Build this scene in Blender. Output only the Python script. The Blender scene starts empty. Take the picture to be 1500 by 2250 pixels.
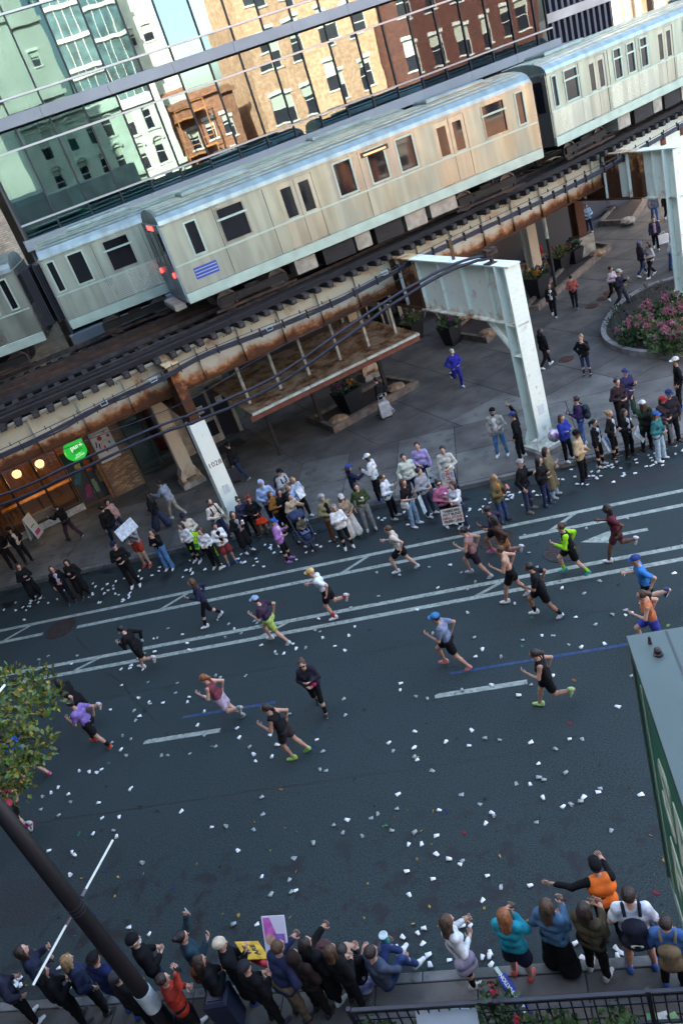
import bpy, math, random
import numpy as np
from math import sin, cos, pi, radians, atan2, hypot
from mathutils import Vector, Matrix
random.seed(7); np.random.seed(7)
SC = bpy.context.scene
COL = SC.collection

# ---------------------------------------------------------------- camera, sky, sun, exposure
cam = bpy.data.cameras.new('camera'); camo = bpy.data.objects.new('camera', cam); COL.objects.link(camo)
PITCH, ROLL, YAW = radians(28.068), radians(-19.874), radians(-15.406)
_f = Vector((sin(YAW)*cos(PITCH), cos(YAW)*cos(PITCH), -sin(PITCH)))
_r0 = Vector((cos(YAW), -sin(YAW), 0)); _u0 = _r0.cross(_f)
_r = cos(ROLL)*_r0 + sin(ROLL)*_u0; _u = -sin(ROLL)*_r0 + cos(ROLL)*_u0
mw = Matrix((( _r.x, _u.x, -_f.x, 0), (_r.y, _u.y, -_f.y, 0), (_r.z, _u.z, -_f.z, 12.2), (0, 0, 0, 1)))
camo.matrix_world = mw
cam.sensor_fit = 'AUTO'; cam.sensor_width = 36.0; cam.lens = 36.0*1703/2250
cam.clip_start = 0.05; cam.clip_end = 3000
SC.camera = camo
TH = radians(33.67)                      # the diagonal along which the railway and the glass building run
DX, DY = cos(TH), sin(TH)
def W(s, n, z=0.0): return Vector((s*DX - n*DY, s*DY + n*DX, z))

SUN_EL, SUN_AZ = radians(30), None
_to = W(-0.62, 0.78); SUN_AZ = atan2(_to.x, _to.y)          # clockwise from +Y
world = bpy.data.worlds.new('World'); SC.world = world; world.use_nodes = True
wn = world.node_tree.nodes; wl = world.node_tree.links
sky = wn.new('ShaderNodeTexSky'); sky.sky_type = 'NISHITA'; sky.sun_disc = False
sky.sun_elevation = SUN_EL; sky.sun_rotation = SUN_AZ; sky.altitude = 180; sky.air_density = 1.0; sky.dust_density = 3.0; sky.ozone_density = 0.0
bgn = wn['Background']; wl.new(sky.outputs[0], bgn.inputs[0]); bgn.inputs[1].default_value = 0.12
sl = bpy.data.lights.new('sun', 'SUN'); sl.energy = 4.6; sl.angle = radians(0.53); sl.color = (1.0, 0.89, 0.74)
so = bpy.data.objects.new('sun', sl); COL.objects.link(so)
tosun = Vector((sin(SUN_AZ)*cos(SUN_EL), cos(SUN_AZ)*cos(SUN_EL), sin(SUN_EL)))
so.rotation_euler = tosun.to_track_quat('Z', 'Y').to_euler(); so.location = (0, 0, 60)
SC.view_settings.view_transform = 'Standard'; SC.view_settings.look = 'None'
SC.view_settings.exposure = 3.5; SC.view_settings.gamma = 1.0; SC.view_settings.use_curve_mapping = False
SC.render.engine = 'CYCLES'
cy = SC.cycles; cy.use_denoising = True; cy.max_bounces = 8; cy.diffuse_bounces = 3; cy.glossy_bounces = 4; cy.transparent_max_bounces = 12
cy.caustics_reflective = False; cy.caustics_refractive = False; cy.sample_clamp_indirect = 6.0
try: cy.denoiser = 'OPENIMAGEDENOISE'; cy.denoising_prefilter = 'ACCURATE'
except Exception: pass

# ---------------------------------------------------------------- materials
_mats = {}
def mat(name, col, rough=0.7, metal=0.0, nz=None, bump=None, spec=0.5, emit=None, stretch=None, nz2=None, trans=0.0, coords='Object'):
    """procedural surface: colour, broken up by noise nz=(scale, amount), relief bump=(scale, strength)"""
    if name in _mats: return _mats[name]
    m = bpy.data.materials.new(name); m.use_nodes = True; _mats[name] = m
    N = m.node_tree.nodes; L = m.node_tree.links; b = N['Principled BSDF']
    b.inputs['Roughness'].default_value = rough; b.inputs['Metallic'].default_value = metal
    b.inputs['Specular IOR Level'].default_value = spec
    b.inputs['Base Color'].default_value = (*col, 1)
    if trans: b.inputs['Transmission Weight'].default_value = trans
    if emit: b.inputs['Emission Color'].default_value = (*emit[0], 1); b.inputs['Emission Strength'].default_value = emit[1]
    src = None
    if nz or bump or nz2:
        tc = N.new('ShaderNodeTexCoord'); src = tc.outputs[coords]
        if stretch:
            mp = N.new('ShaderNodeMapping'); mp.inputs['Scale'].default_value = stretch; L.new(src, mp.inputs[0]); src = mp.outputs[0]
    def noise(scale, detail=4.0):
        t = N.new('ShaderNodeTexNoise'); t.inputs['Scale'].default_value = scale; t.inputs['Detail'].default_value = detail
        L.new(src, t.inputs['Vector']); return t
    if nz:
        t = noise(nz[0]); mx = N.new('ShaderNodeMix'); mx.data_type = 'RGBA'
        a = nz[1]; other = nz[2] if len(nz) > 2 else tuple(c*(1-a) for c in col)
        mx.inputs[6].default_value = (*other, 1); mx.inputs[7].default_value = (*[min(1, c*(1+a*0.6)) for c in col], 1)
        mr = N.new('ShaderNodeMapRange'); mr.inputs[1].default_value = 0.36; mr.inputs[2].default_value = 0.64
        L.new(t.outputs[0], mr.inputs[0]); L.new(mr.outputs[0], mx.inputs[0]); out = mx.outputs[2]
        if nz2:
            t2 = noise(nz2[0], 6); mr2 = N.new('ShaderNodeMapRange'); mr2.inputs[1].default_value = nz2[2]; mr2.inputs[2].default_value = nz2[3]
            m2 = N.new('ShaderNodeMix'); m2.data_type = 'RGBA'; L.new(t2.outputs[0], mr2.inputs[0]); L.new(mr2.outputs[0], m2.inputs[0])
            L.new(out, m2.inputs[6]); m2.inputs[7].default_value = (*nz2[1], 1); out = m2.outputs[2]
        L.new(out, b.inputs['Base Color'])
    if bump:
        t = noise(bump[0]); bp = N.new('ShaderNodeBump'); bp.inputs['Strength'].default_value = bump[1]; bp.inputs['Distance'].default_value = 0.02
        L.new(t.outputs[0], bp.inputs['Height']); L.new(bp.outputs[0], b.inputs['Normal'])
    return m
def fabric(col, rough=0.9, key='fabric'):
    col = tuple(round(c, 3) for c in col)
    return mat('%s_%d_%d_%d' % ((key,)+tuple(int(c*999) for c in col)), col, rough, nz=(9.0, 0.28), bump=(38.0, 0.35), spec=0.2)

# ---------------------------------------------------------------- mesh builder and scene helpers
class MB:
    def __init__(s): s.v = []; s.f = []; s.mi = []; s.m = 0
    def add(s, vs, fs):
        o = len(s.v); s.v += [tuple(p) for p in vs]; s.f += [tuple(i+o for i in f) for f in fs]; s.mi += [s.m]*len(fs); return s
    def box(s, x0, x1, y0, y1, z0, z1, M=None, bev=0.0):
        if bev > 0:
            b = min(bev, (x1-x0)/3, (y1-y0)/3, (z1-z0)/3); vs = []; 
            for z, k in ((z0, 1), (z0+b, 0), (z1-b, 0), (z1, 1)):
                i = b*k; vs += [(x0+i, y0+i, z), (x1-i, y0+i, z), (x1-i, y1-i, z), (x0+i, y1-i, z)]
            fs = [(3, 2, 1, 0), (12, 13, 14, 15)]
            for r in range(3):
                for q in range(4): a = r*4+q; c = r*4+(q+1) % 4; fs.append((a, c, c+4, a+4))
        else:
            vs = [(x0, y0, z0), (x1, y0, z0), (x1, y1, z0), (x0, y1, z0), (x0, y0, z1), (x1, y0, z1), (x1, y1, z1), (x0, y1, z1)]
            fs = [(3, 2, 1, 0), (4, 5, 6, 7), (0, 1, 5, 4), (1, 2, 6, 5), (2, 3, 7, 6), (3, 0, 4, 7)]
        if M is not None: vs = [M @ Vector(p) for p in vs]
        return s.add(vs, fs)
    def tube(s, pts, r, n=8, cap=True):
        pts = [Vector(p) for p in pts]; rs = r if hasattr(r, '__len__') else [r]*len(pts); o = len(s.v); up = None
        for i, p in enumerate(pts):
            d = (pts[min(i+1, len(pts)-1)] - pts[max(i-1, 0)]); d = d.normalized() if d.length > 1e-9 else Vector((0, 0, 1))
            if up is None: up = Vector((0, 0, 1)) if abs(d.z) < 0.9 else Vector((1, 0, 0))
            a = d.cross(up); a = a.normalized() if a.length > 1e-6 else Vector((1, 0, 0)); b = a.cross(d); up = b
            for k in range(n): t = 2*pi*k/n; s.v.append(tuple(p + a*(cos(t)*rs[i]) + b*(sin(t)*rs[i])))
        nf = 0
        for i in range(len(pts)-1):
            for k in range(n):
                k2 = (k+1) % n; s.f.append((o+i*n+k, o+i*n+k2, o+(i+1)*n+k2, o+(i+1)*n+k)); nf += 1
        if cap: s.f.append(tuple(o+k for k in range(n-1, -1, -1))); s.f.append(tuple(o+(len(pts)-1)*n+k for k in range(n))); nf += 2
        s.mi += [s.m]*nf; return s
    def prism(s, poly, z0, z1):
        n = len(poly); vs = [(p[0], p[1], z0) for p in poly] + [(p[0], p[1], z1) for p in poly]
        fs = [tuple(range(n-1, -1, -1)), tuple(range(n, 2*n))] + [(k, (k+1) % n, (k+1) % n+n, k+n) for k in range(n)]
        return s.add(vs, fs)
    def extrude(s, prof, p0, p1, ax_u, ax_v):
        """profile (u,v) swept from p0 to p1"""
        p0, p1, U, V = Vector(p0), Vector(p1), Vector(ax_u), Vector(ax_v); n = len(prof)
        vs = [p0 + U*u + V*v for u, v in prof] + [p1 + U*u + V*v for u, v in prof]
        fs = [tuple(range(n-1, -1, -1)), tuple(range(n, 2*n))] + [(k, (k+1) % n, (k+1) % n+n, k+n) for k in range(n)]
        return s.add(vs, fs)
    def lathe(s, prof, n=12, M=None):
        o = len(s.v); vs = []
        for r, z in prof:
            for k in range(n): t = 2*pi*k/n; vs.append(Vector((r*cos(t), r*sin(t), z)))
        fs = []
        for i in range(len(prof)-1):
            for k in range(n): k2 = (k+1) % n; fs.append((i*n+k, i*n+k2, (i+1)*n+k2, (i+1)*n+k))
        fs.append(tuple(range(n-1, -1, -1))); fs.append(tuple((len(prof)-1)*n+k for k in range(n)))
        if M is not None: vs = [M @ p for p in vs]
        return s.add(vs, fs)
    def mesh(s, name, mats, smooth=False):
        me = bpy.data.meshes.new(name); me.from_pydata(s.v, [], s.f)
        for m in (mats if isinstance(mats, (list, tuple)) else [mats]): me.materials.append(m)
        if isinstance(mats, (list, tuple)) and len(mats) > 1: me.polygons.foreach_set('material_index', s.mi)
        if smooth: me.polygons.foreach_set('use_smooth', [True]*len(me.polygons))
        me.update(); return me
    def build(s, name, mats, parent=None, loc=None, rz=None, smooth=False):
        return obj(name, s.mesh(name, mats, smooth), parent, loc, rz)
def obj(name, me, parent=None, loc=None, rz=None):
    o = bpy.data.objects.new(name, me); COL.objects.link(o)
    if parent is not None: o.parent = parent
    if loc is not None: o.location = loc
    if rz is not None: o.rotation_euler = (0, 0, rz)
    return o
def tag(o, label=None, cat=None, group=None, kind=None):
    if label: o['label'] = label
    if cat: o['category'] = cat
    if group: o['group'] = group
    if kind: o['kind'] = kind
    return o
def thing(name, label, cat, loc=(0, 0, 0), rz=0.0, group=None):
    o = bpy.data.objects.new(name, None); COL.objects.link(o); o.location = loc; o.rotation_euler = (0, 0, rz); o.empty_display_size = 0.2
    return tag(o, label, cat, group)
def struct(o): o['kind'] = 'structure'; return o
def text_mesh(txt, size, mt, depth=0.003, shear=0.0, align='CENTER', space=1.0, bold=0.0):
    cu = bpy.data.curves.new('lettering', 'FONT'); cu.body = txt; cu.size = size; cu.extrude = depth; cu.align_x = align; cu.align_y = 'CENTER'
    cu.shear = shear; cu.space_character = space; cu.offset = bold; cu.resolution_u = 2
    o = bpy.data.objects.new('lettering', cu); COL.objects.link(o); bpy.context.view_layer.update()
    me = bpy.data.meshes.new_from_object(o.evaluated_get(bpy.context.evaluated_depsgraph_get())); bpy.data.objects.remove(o)
    me.materials.clear(); me.materials.append(mt); me.name = 'lettering'; return me
def face_matrix(org, right, up):
    r = Vector(right).normalized(); u = Vector(up).normalized(); n = r.cross(u); o = Vector(org)
    return Matrix(((r.x, u.x, n.x, o.x), (r.y, u.y, n.y, o.y), (r.z, u.z, n.z, o.z), (0, 0, 0, 1)))
def lettering(txt, size, mt, parent, M, name='lettering', **k):
    o = obj(name, text_mesh(txt, size, mt, **k), parent); o.matrix_local = M; return o
def clip_poly(poly, a, b, c):
    """keep the part of poly with a*x+b*y <= c"""
    out = []; n = len(poly)
    for i in range(n):
        p, q = poly[i], poly[(i+1) % n]; dp, dq = a*p[0]+b*p[1]-c, a*q[0]+b*q[1]-c
        if dp <= 0: out.append(p)
        if dp*dq < 0: t = dp/(dp-dq); out.append((p[0]+(q[0]-p[0])*t, p[1]+(q[1]-p[1])*t))
    return out
def inset_poly(poly, d):
    cx = sum(p[0] for p in poly)/len(poly); cy_ = sum(p[1] for p in poly)/len(poly); out = []
    n = len(poly); area = sum(poly[i][0]*poly[(i+1) % n][1]-poly[(i+1) % n][0]*poly[i][1] for i in range(n)); sg = 1 if area > 0 else -1
    for i in range(n):
        p0, p, p1 = Vector(poly[i-1]), Vector(poly[i]), Vector(poly[(i+1) % n])
        a = (p-p0).normalized(); b = (p1-p).normalized(); na = Vector((-a.y, a.x))*sg; nb = Vector((-b.y, b.x))*sg
        k = na+nb; l = k.length_squared
        out.append(tuple(p + k*(2*d/l)) if l > 0.2 else tuple(p+na*d))
    return out
def holes_wall(mb, x0, x1, z0, z1, y0, y1, holes):
    """a slab in the XZ plane from y0 to y1 with rectangular openings (hx0,hx1,hz0,hz1)"""
    xs = sorted({x0, x1, *[h[0] for h in holes], *[h[1] for h in holes]}); xs = [x for x in xs if x0-1e-6 <= x <= x1+1e-6]
    for a, b in zip(xs[:-1], xs[1:]):
        mid = (a+b)/2; hs = sorted([(h[2], h[3]) for h in holes if h[0] < mid < h[1]]); z = z0
        for ha, hb in hs:
            if ha > z+1e-6: mb.box(a, b, y0, y1, z, ha)
            z = max(z, hb)
        if z1 > z+1e-6: mb.box(a, b, y0, y1, z, z1)
    return mb

# ---------------------------------------------------------------- ground, road, pavements
def asphalt_material():
    m = bpy.data.materials.new('asphalt'); m.use_nodes = True; N = m.node_tree.nodes; L = m.node_tree.links; b = N['Principled BSDF']
    tc = N.new('ShaderNodeTexCoord'); src = tc.outputs['Object']
    def noise(scale, det, rough=0.5):
        t = N.new('ShaderNodeTexNoise'); t.inputs['Scale'].default_value = scale; t.inputs['Detail'].default_value = det; t.inputs['Roughness'].default_value = rough
        L.new(src, t.inputs['Vector']); return t.outputs[0]
    def rng(v, a, c, lo=0.0, hi=1.0):
        r = N.new('ShaderNodeMapRange'); r.inputs[1].default_value = a; r.inputs[2].default_value = c; r.inputs[3].default_value = lo; r.inputs[4].default_value = hi
        L.new(v, r.inputs[0]); return r.outputs[0]
    def mix(f, a, c):
        x = N.new('ShaderNodeMix'); x.data_type = 'RGBA'; L.new(f, x.inputs[0])
        for i, v in ((6, a), (7, c)):
            if isinstance(v, tuple): x.inputs[i].default_value = (*v, 1)
            else: L.new(v, x.inputs[i])
        return x.outputs[2]
    def mul(a, c):
        x = N.new('ShaderNodeMath'); x.operation = 'MULTIPLY'; L.new(a, x.inputs[0]); L.new(c, x.inputs[1]); return x.outputs[0]
    grain = noise(40.0, 2.0, 0.8)
    base = mix(rng(grain, 0.36, 0.66), (0.004, 0.0065, 0.007), (0.040, 0.064, 0.064))
    base = mix(rng(noise(0.55, 5.0), 0.35, 0.7, 0.0, 0.45), base, (0.026, 0.041, 0.042))
    sx = N.new('ShaderNodeSeparateXYZ'); L.new(src, sx.inputs[0])
    gut = rng(sx.outputs['Y'], 18.9, 20.6); gut2 = rng(sx.outputs['Y'], 10.4, 8.6)
    st = N.new('ShaderNodeMath'); st.operation = 'MAXIMUM'; L.new(gut, st.inputs[0]); L.new(gut2, st.inputs[1])
    wet = mul(st.outputs[0], rng(noise(2.2, 8.0, 0.66), 0.52, 0.60))
    base = mix(wet, base, (0.007, 0.008, 0.010))
    spots = rng(noise(4.2, 2.0), 0.70, 0.76); base = mix(spots, base, (0.008, 0.009, 0.010))
    vo = N.new('ShaderNodeTexVoronoi'); vo.feature = 'DISTANCE_TO_EDGE'; vo.inputs['Scale'].default_value = 0.17; vo.inputs['Randomness'].default_value = 1.0
    ad = N.new('ShaderNodeMix'); ad.data_type = 'VECTOR'; ad.inputs[0].default_value = 0.04
    nz = N.new('ShaderNodeTexNoise'); nz.inputs['Scale'].default_value = 1.4; nz.inputs['Detail'].default_value = 5; L.new(src, nz.inputs['Vector'])
    va = N.new('ShaderNodeVectorMath'); va.operation = 'MULTIPLY_ADD'; va.inputs[1].default_value = (1.6, 1.6, 0); L.new(nz.outputs['Color'], va.inputs[0]); L.new(src, va.inputs[2]); L.new(va.outputs[0], vo.inputs['Vector'])
    crack = rng(vo.outputs['Distance'], 0.0, 0.0022, 0.30, 0.0); base = mix(crack, base, (0.007, 0.007, 0.008))
    L.new(base, b.inputs['Base Color']); L.new(rng(wet, 0, 1, 0.82, 0.55), b.inputs['Roughness']); b.inputs['Specular IOR Level'].default_value = 0.35
    bp = N.new('ShaderNodeBump'); bp.inputs['Strength'].default_value = 0.5; bp.inputs['Distance'].default_value = 0.006; L.new(grain, bp.inputs['Height']); L.new(bp.outputs[0], b.inputs['Normal'])
    return m
ASPH = asphalt_material()
CONC = [mat('pavement_concrete_%d' % i, c, 0.85, nz=(0.9, 0.35), nz2=(2.6, (0.055, 0.048, 0.042), 0.56, 0.76), bump=(30, 0.25)) for i, c in enumerate([(.135, .131, .115), (.100, .092, .080), (.086, .078, .068), (.158, .154, .136)])]
KERB = mat('kerb_concrete', (.14, .14, .13), .85, nz=(2.0, .35), nz2=(5, (.045, .042, .04), .58, .72), bump=(24, .3))
JOINT = mat('joint_dirt', (.028, .026, .024), .95, nz=(4, .4))
PAINT = mat('road_paint', (.29, .33, .28), .7, nz=(6, .25), nz2=(13.0, (.05, .055, .06), .57, .68), bump=(26, .3))
BLUEP = mat('blue_line_paint', (.006, .045, .15), .75, nz=(7, .3), nz2=(12.0, (.06, .07, .09), .48, .62))

mb = MB(); mb.add([(-700, -700, -.03), (700, -700, -.03), (700, 700, -.03), (-700, 700, -.03)], [(0, 1, 2, 3)])
struct(mb.build('ground', mat('ground_far', (.16, .155, .15), .9, nz=(.05, .3))))
road = MB(); road.add([(-70, 6.72, 0), (60, 6.72, 0), (60, 21.75, 0), (-70, 21.75, 0)], [(0, 1, 2, 3)])
road = struct(road.build('road', ASPH))
def strip(name, poly, mt, z=.004):
    m = MB(); m.add([(x, y, z) for x, y in poly], [tuple(range(len(poly)))]); return m.build(name, mt, road)
for y, w in ((19.1, .15), (18.4, .15), (16.6, .15), (16.1, .15)):
    xs = [-60, -31, 40] if y != 18.4 else [-60, -15.95, -14.6, 40]
    segs = [(-60, 40)] if y != 18.4 else [(-60, -15.9), (-14.62, -1.75), (-.52, 40)]
    for a, b in segs: strip('lane_line', [(a, y-w/2), (b, y-w/2), (b, y+w/2), (a, y+w/2)], PAINT)
for x in (-29.1, -23.2, -17.15, -11.35, -5.4, .62, 6.6):
    strip('buffer_bar', [(x-.34, 18.48), (x-.16, 18.48), (x+.52, 19.02), (x+.34, 19.02)], PAINT)
for x in (-25.6, -19.6, -13.5, -7.55, -1.6, 4.4):
    strip('buffer_bar', [(x-.3, 16.18), (x-.1, 16.18), (x+.5, 16.52), (x+.3, 16.52)], PAINT)
for x in (-24.4, -17.3, -10.25, -2.95, 4.3):
    strip('dash_line', [(x, 12.74), (x+2.05, 12.74), (x+2.05, 12.88), (x+.1, 12.88), (x, 12.84)], PAINT)
strip('direction_arrow', [(1.02, 17.62), (1.85, 17.28), (1.83, 17.55), (2.72, 17.55), (2.72, 17.68), (1.83, 17.68), (1.9, 17.92)], PAINT)
strip('course_line', [(-2.6, 13.42), (1.9, 13.42), (1.9, 13.51), (-2.6, 13.50)], BLUEP)
strip('course_line', [(-9.4, 13.42), (-6.9, 13.41), (-6.9, 13.50), (-9.4, 13.50)], BLUEP)
TAR = mat('tar_seal', (.006, .0065, .007), .5, nz=(6, .3)); PATCH = mat('asphalt_patch', (.017, .022, .023), .8, nz=(30, .5), bump=(40, .4))
def tar(x0, x1, y0, y1, n, amp, w):
    p = [(x0+(x1-x0)*i/n, y0+(y1-y0)*i/n+random.gauss(0, amp)) for i in range(n+1)]; m = MB()
    for (a, b), (c, d) in zip(p[:-1], p[1:]): l = hypot(c-a, d-b); u, v = -(d-b)/l*w/2, (c-a)/l*w/2; k = random.uniform(.5, 1.2); m.add([(a-u*k, b-v*k, .0025), (c-u, d-v, .0025), (c+u, d+v, .0025), (a+u*k, b+v*k, .0025)], [(0, 1, 2, 3)])
    m.build('tar_seam', TAR, road)
tar(-16, 4, 10.75, 10.95, 60, .012, .022); tar(-14.5, -8.9, 17.9, 12.2, 26, .05, .016); tar(-3.1, 2.2, 11.6, 15.8, 26, .05, .014); tar(-20, 5, 14.75, 14.7, 60, .01, .014); tar(-7.6, -6.2, 8.2, 12.4, 20, .05, .012)
strip('road_patch', [(-7.9, 19.75), (-6.3, 19.7), (-6.3, 20.9), (-7.85, 20.95)], PATCH, .0028); strip('road_patch', [(1.9, 19.6), (4.6, 19.65), (4.6, 20.6), (1.95, 20.6)], PATCH, .0028); strip('road_patch', [(-12.4, 8.3), (-10.9, 8.25), (-10.85, 9.3), (-12.4, 9.35)], PATCH, .0028)
# patched utility cut beside the far kerb
def kerb_run(name, y0, y1, sign, x0, x1, step):
    base = MB().box(x0, x1, y0+.012*sign if sign > 0 else y0, y1 if sign > 0 else y1-.012, -.02, .135); k = struct(base.build(name, JOINT)); x = x0
    while x < x1:
        L = step*random.uniform(.8, 1.15); m = MB().box(x+.008, min(x+L, x1)-.008, y0, y1, -.01, .15+random.uniform(-.004, .004), bev=.012); m.build('kerb_stone', KERB, k); x += L
kerb_run('far_kerb', 21.75, 21.93, 1, -32, 22, 2.6)
kerb_run('near_kerb', 6.56, 6.72, -1, -18, 8, 2.1)
# far pavement: the strip along the kerb and the plaza laid on the diagonal behind it
pv = struct(MB().box(-34, 26, 21.932, 70, -.02, .132).build('far_pavement', JOINT))
def slab(parent, poly, zt, mt, gap=.013):
    if len(poly) < 3: return
    p = inset_poly(poly, gap); m = MB().prism(p, zt-.06, zt); m.build('paving_slab', mt, parent)
x = -32.0
while x < 22:
    w = random.choice((1.9, 2.1, 2.4))
    slab(pv, [(x, 21.94), (x+w, 21.94), (x+w, 24.1), (x, 24.1)], .15, random.choice((CONC[0], CONC[3], CONC[0]))); slab(pv, [(x, 24.1), (x+w, 24.1), (x+w, 26.2), (x, 26.2)], .15, random.choice(CONC[:2])); x += w
step = 2.6
for i in range(-16, 24):
    for j in range(6, 26):
        s0, n0 = i*step, j*step*0.72+3
        q = [W(s0, n0), W(s0+step, n0), W(s0+step, n0+step*.72), W(s0, n0+step*.72)]
        poly = clip_poly([(p.x, p.y) for p in q], 0, -1, -26.2)
        if len(poly) < 3: continue
        if n0 > 52 or n0 + step*.72 < 10: continue
        if max(p[0] for p in poly) < -30 or min(p[0] for p in poly) > 24: continue
        slab(pv, poly, .15, random.choice(CONC[1:3] if n0 > 22 else CONC[:3]))
# near pavement with the planted strip behind the railing
np_ = struct(MB().box(-18, 8, .25, 6.558, -.02, .13).build('near_pavement', JOINT))
x = -17.6
while x < 8:
    w = random.choice((1.45, 1.55, 1.6)); slab(np_, [(x, 5.9), (x+w, 5.9), (x+w, 6.55), (x, 6.55)], .148, random.choice((CONC[1], CONC[2]))); slab(np_, [(x, 4.9), (x+w, 4.9), (x+w, 5.9), (x, 5.9)], .148, random.choice((CONC[1], CONC[2]))); x += w

IRON = mat('cast_iron', (.045, .034, .03), .6, metal=.3, nz=(14, .5), bump=(40, .4))
RUSTI = mat('rusted_iron', (.085, .035, .022), .8, nz=(9, .5), bump=(30, .5))
def manhole(x, y, z, r, mt, label, group=None):
    t = thing('manhole_cover', label, 'manhole', (x, y, z), random.uniform(0, 3), group)
    m = MB().lathe([(r, .0), (r, .012), (r*.93, .012), (r*.93, .006)], 28); m.build('frame_ring', mt, t)
    m = MB().lathe([(r*.9, .0), (r*.9, .011)], 28)
    for k in range(-3, 4):
        for l in range(-3, 4):
            a, b = k*r*.24, l*r*.24
            if hypot(a, b) < r*.78: m.box(a-r*.085, a+r*.085, b-r*.085, b+r*.085, .011, .016)
    m.build('lid', mt, t)
manhole(-1.14, 18.5, .004, .5, IRON, 'round iron manhole cover breaking the upper bike lane line')
manhole(.5, 17.36, .004, .48, IRON, 'round iron manhole cover at the tip of the painted arrow')
manhole(-15.26, 18.5, .004, .5, IRON, 'round iron manhole cover on the left end of the road')
for (x, y), lb in (((2.51, 29.99), 'rust brown manhole lid beside the woman in black on the plaza'), ((4.42, 35.38), 'rust brown manhole lid nearest the flower bed tip of the row of three'), ((5.03, 36.01), 'rust brown manhole lid in the middle of the row on the plaza'), ((5.41, 36.60), 'rust brown manhole lid behind the walking couple on the plaza'), ((6.35, 35.67), 'rust brown manhole lid beside the curved bed kerb')):
    manhole(x, y, .151, .3, RUSTI, lb, 'manhole lids on the plaza')

# ---------------------------------------------------------------- glass building
BAND = mat('grey_metal_panel', (.24, .27, .29), .5, metal=.1, nz=(.5, .1))
MULL = mat('dark_mullion', (.018, .022, .03), .45, metal=.4)
TRANS = mat('aluminium_transom', (.30, .33, .37), .35, metal=.7)
def glass_material(name, tint, refl, thru, wav):
    m = bpy.data.materials.new(name); m.use_nodes = True; N = m.node_tree.nodes; L = m.node_tree.links; N.remove(N['Principled BSDF']); out = N['Material Output']
    g = N.new('ShaderNodeBsdfGlossy'); g.inputs['Color'].default_value = (*tint, 1); g.inputs['Roughness'].default_value = 0.012
    t = N.new('ShaderNodeBsdfTransparent'); t.inputs['Color'].default_value = (*thru, 1)
    x = N.new('ShaderNodeMixShader'); x.inputs[0].default_value = refl; L.new(t.outputs[0], x.inputs[1]); L.new(g.outputs[0], x.inputs[2]); L.new(x.outputs[0], out.inputs[0])
    tc = N.new('ShaderNodeTexCoord'); mp = N.new('ShaderNodeMapping'); mp.inputs['Scale'].default_value = (1.0, 1.0, 0.55); L.new(tc.outputs['Object'], mp.inputs[0])
    nz = N.new('ShaderNodeTexNoise'); nz.inputs['Scale'].default_value = 1.1; nz.inputs['Detail'].default_value = 1.0; L.new(mp.outputs[0], nz.inputs['Vector'])
    bp = N.new('ShaderNodeBump'); bp.inputs['Strength'].default_value = wav; bp.inputs['Distance'].default_value = 0.02; L.new(nz.outputs[0], bp.inputs['Height']); L.new(bp.outputs[0], g.inputs['Normal'])
    return m
GL = [glass_material('facade_glass_a', (.23, .29, .29), .76, (.35, .62, .60), .06), glass_material('facade_glass_b', (.18, .24, .25), .70, (.35, .62, .60), .10), glass_material('facade_glass_c', (.16, .24, .24), .45, (.36, .70, .66), .07)]
GLD = glass_material('facade_glass_dark', (.18, .20, .21), .42, (.30, .42, .45), .10)
gb = thing('glass_building', 'glass curtain wall building with grey bands reflecting sunlit brick and sky', 'building', W(3.1, 35.5), TH)
PW = 1.41; NP = 20; BL = PW*NP-.7
def gpane(x0, x1, z0, z1, mt):
    w, h = (x1-x0)/2, (z1-z0)/2
    o = MB().box(-w, w, 0, .012, -h, h).build('pane', mt, gb); o.location = ((x0+x1)/2, .03, (z0+z1)/2)
    o.rotation_euler = (random.gauss(0, .0035), 0, random.gauss(0, .0035)); return o
rows = []
for b0 in (5.9, 9.95, 14.22, 18.5):
    top = b0+.42
    rows.append((top, [(0, .54), (.57, 3.12), (3.15, 3.80)]))
for ri, (zb, subs) in enumerate(rows[:3]):
    for k in range(NP):
        x0, x1 = k*PW+.03, min((k+1)*PW, BL)-.03
        if x1-x0 < .2: continue
        for si, (a, c) in enumerate(subs):
            s_f = 3.1+k*PW
            mt = GLD if s_f > 21.8 else (GL[2] if s_f < 7.2 or (s_f < 8.6 and ri == 1) else random.choice(GL[:2]))
            gpane(x0, x1, zb+a+.015, zb+c-.015, mt)
for ri, (zb, subs) in enumerate(rows[:3]):
    for k in range(NP+1):
        x = min(k*PW, BL); MB().box(x-.028, x+.028, -.035, .09, zb, zb+3.85).build('mullion', MULL, gb)
    for z in (zb+.54, zb+3.12):
        MB().box(-.03, BL+.25, -.075, -.036, z-.035, z+.035).build('transom', TRANS, gb)
for b0 in (5.9, 9.95, 14.22, 18.5):
    x = -.25
    while x < BL+.4:
        x2 = min(x+2.82, BL+.45); MB().box(x+.006, x2-.006, -.30, .1, b0, b0+.415, bev=.01).build('band_panel', BAND, gb); x = x2
m = MB(); m.box(0, BL, .3, 9.0, 18.9, 36); m.build('upper_floors', GL[0], gb)
FLR = mat('interior_floor', (.20, .19, .17), .8); INW = mat('interior_wall', (.16, .17, .17), .9); INC = mat('interior_column', (.55, .50, .38), .7)
for z in (5.9, 9.95, 14.22, 18.5): MB().box(.1, BL-.1, .12, 9.0, z+.02, z+.38).build('floor_slab', FLR, gb)
MB().box(0, BL, 8.8, 9.3, 0, 36).build('core_wall', INW, gb)
MB().box(-.12, .0, .1, 9.2, 5.9, 18.5).build('end_wall', INW, gb); MB().box(BL, BL+.12, .1, 9.2, 5.9, 36).build('end_wall', INW, gb)
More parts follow.
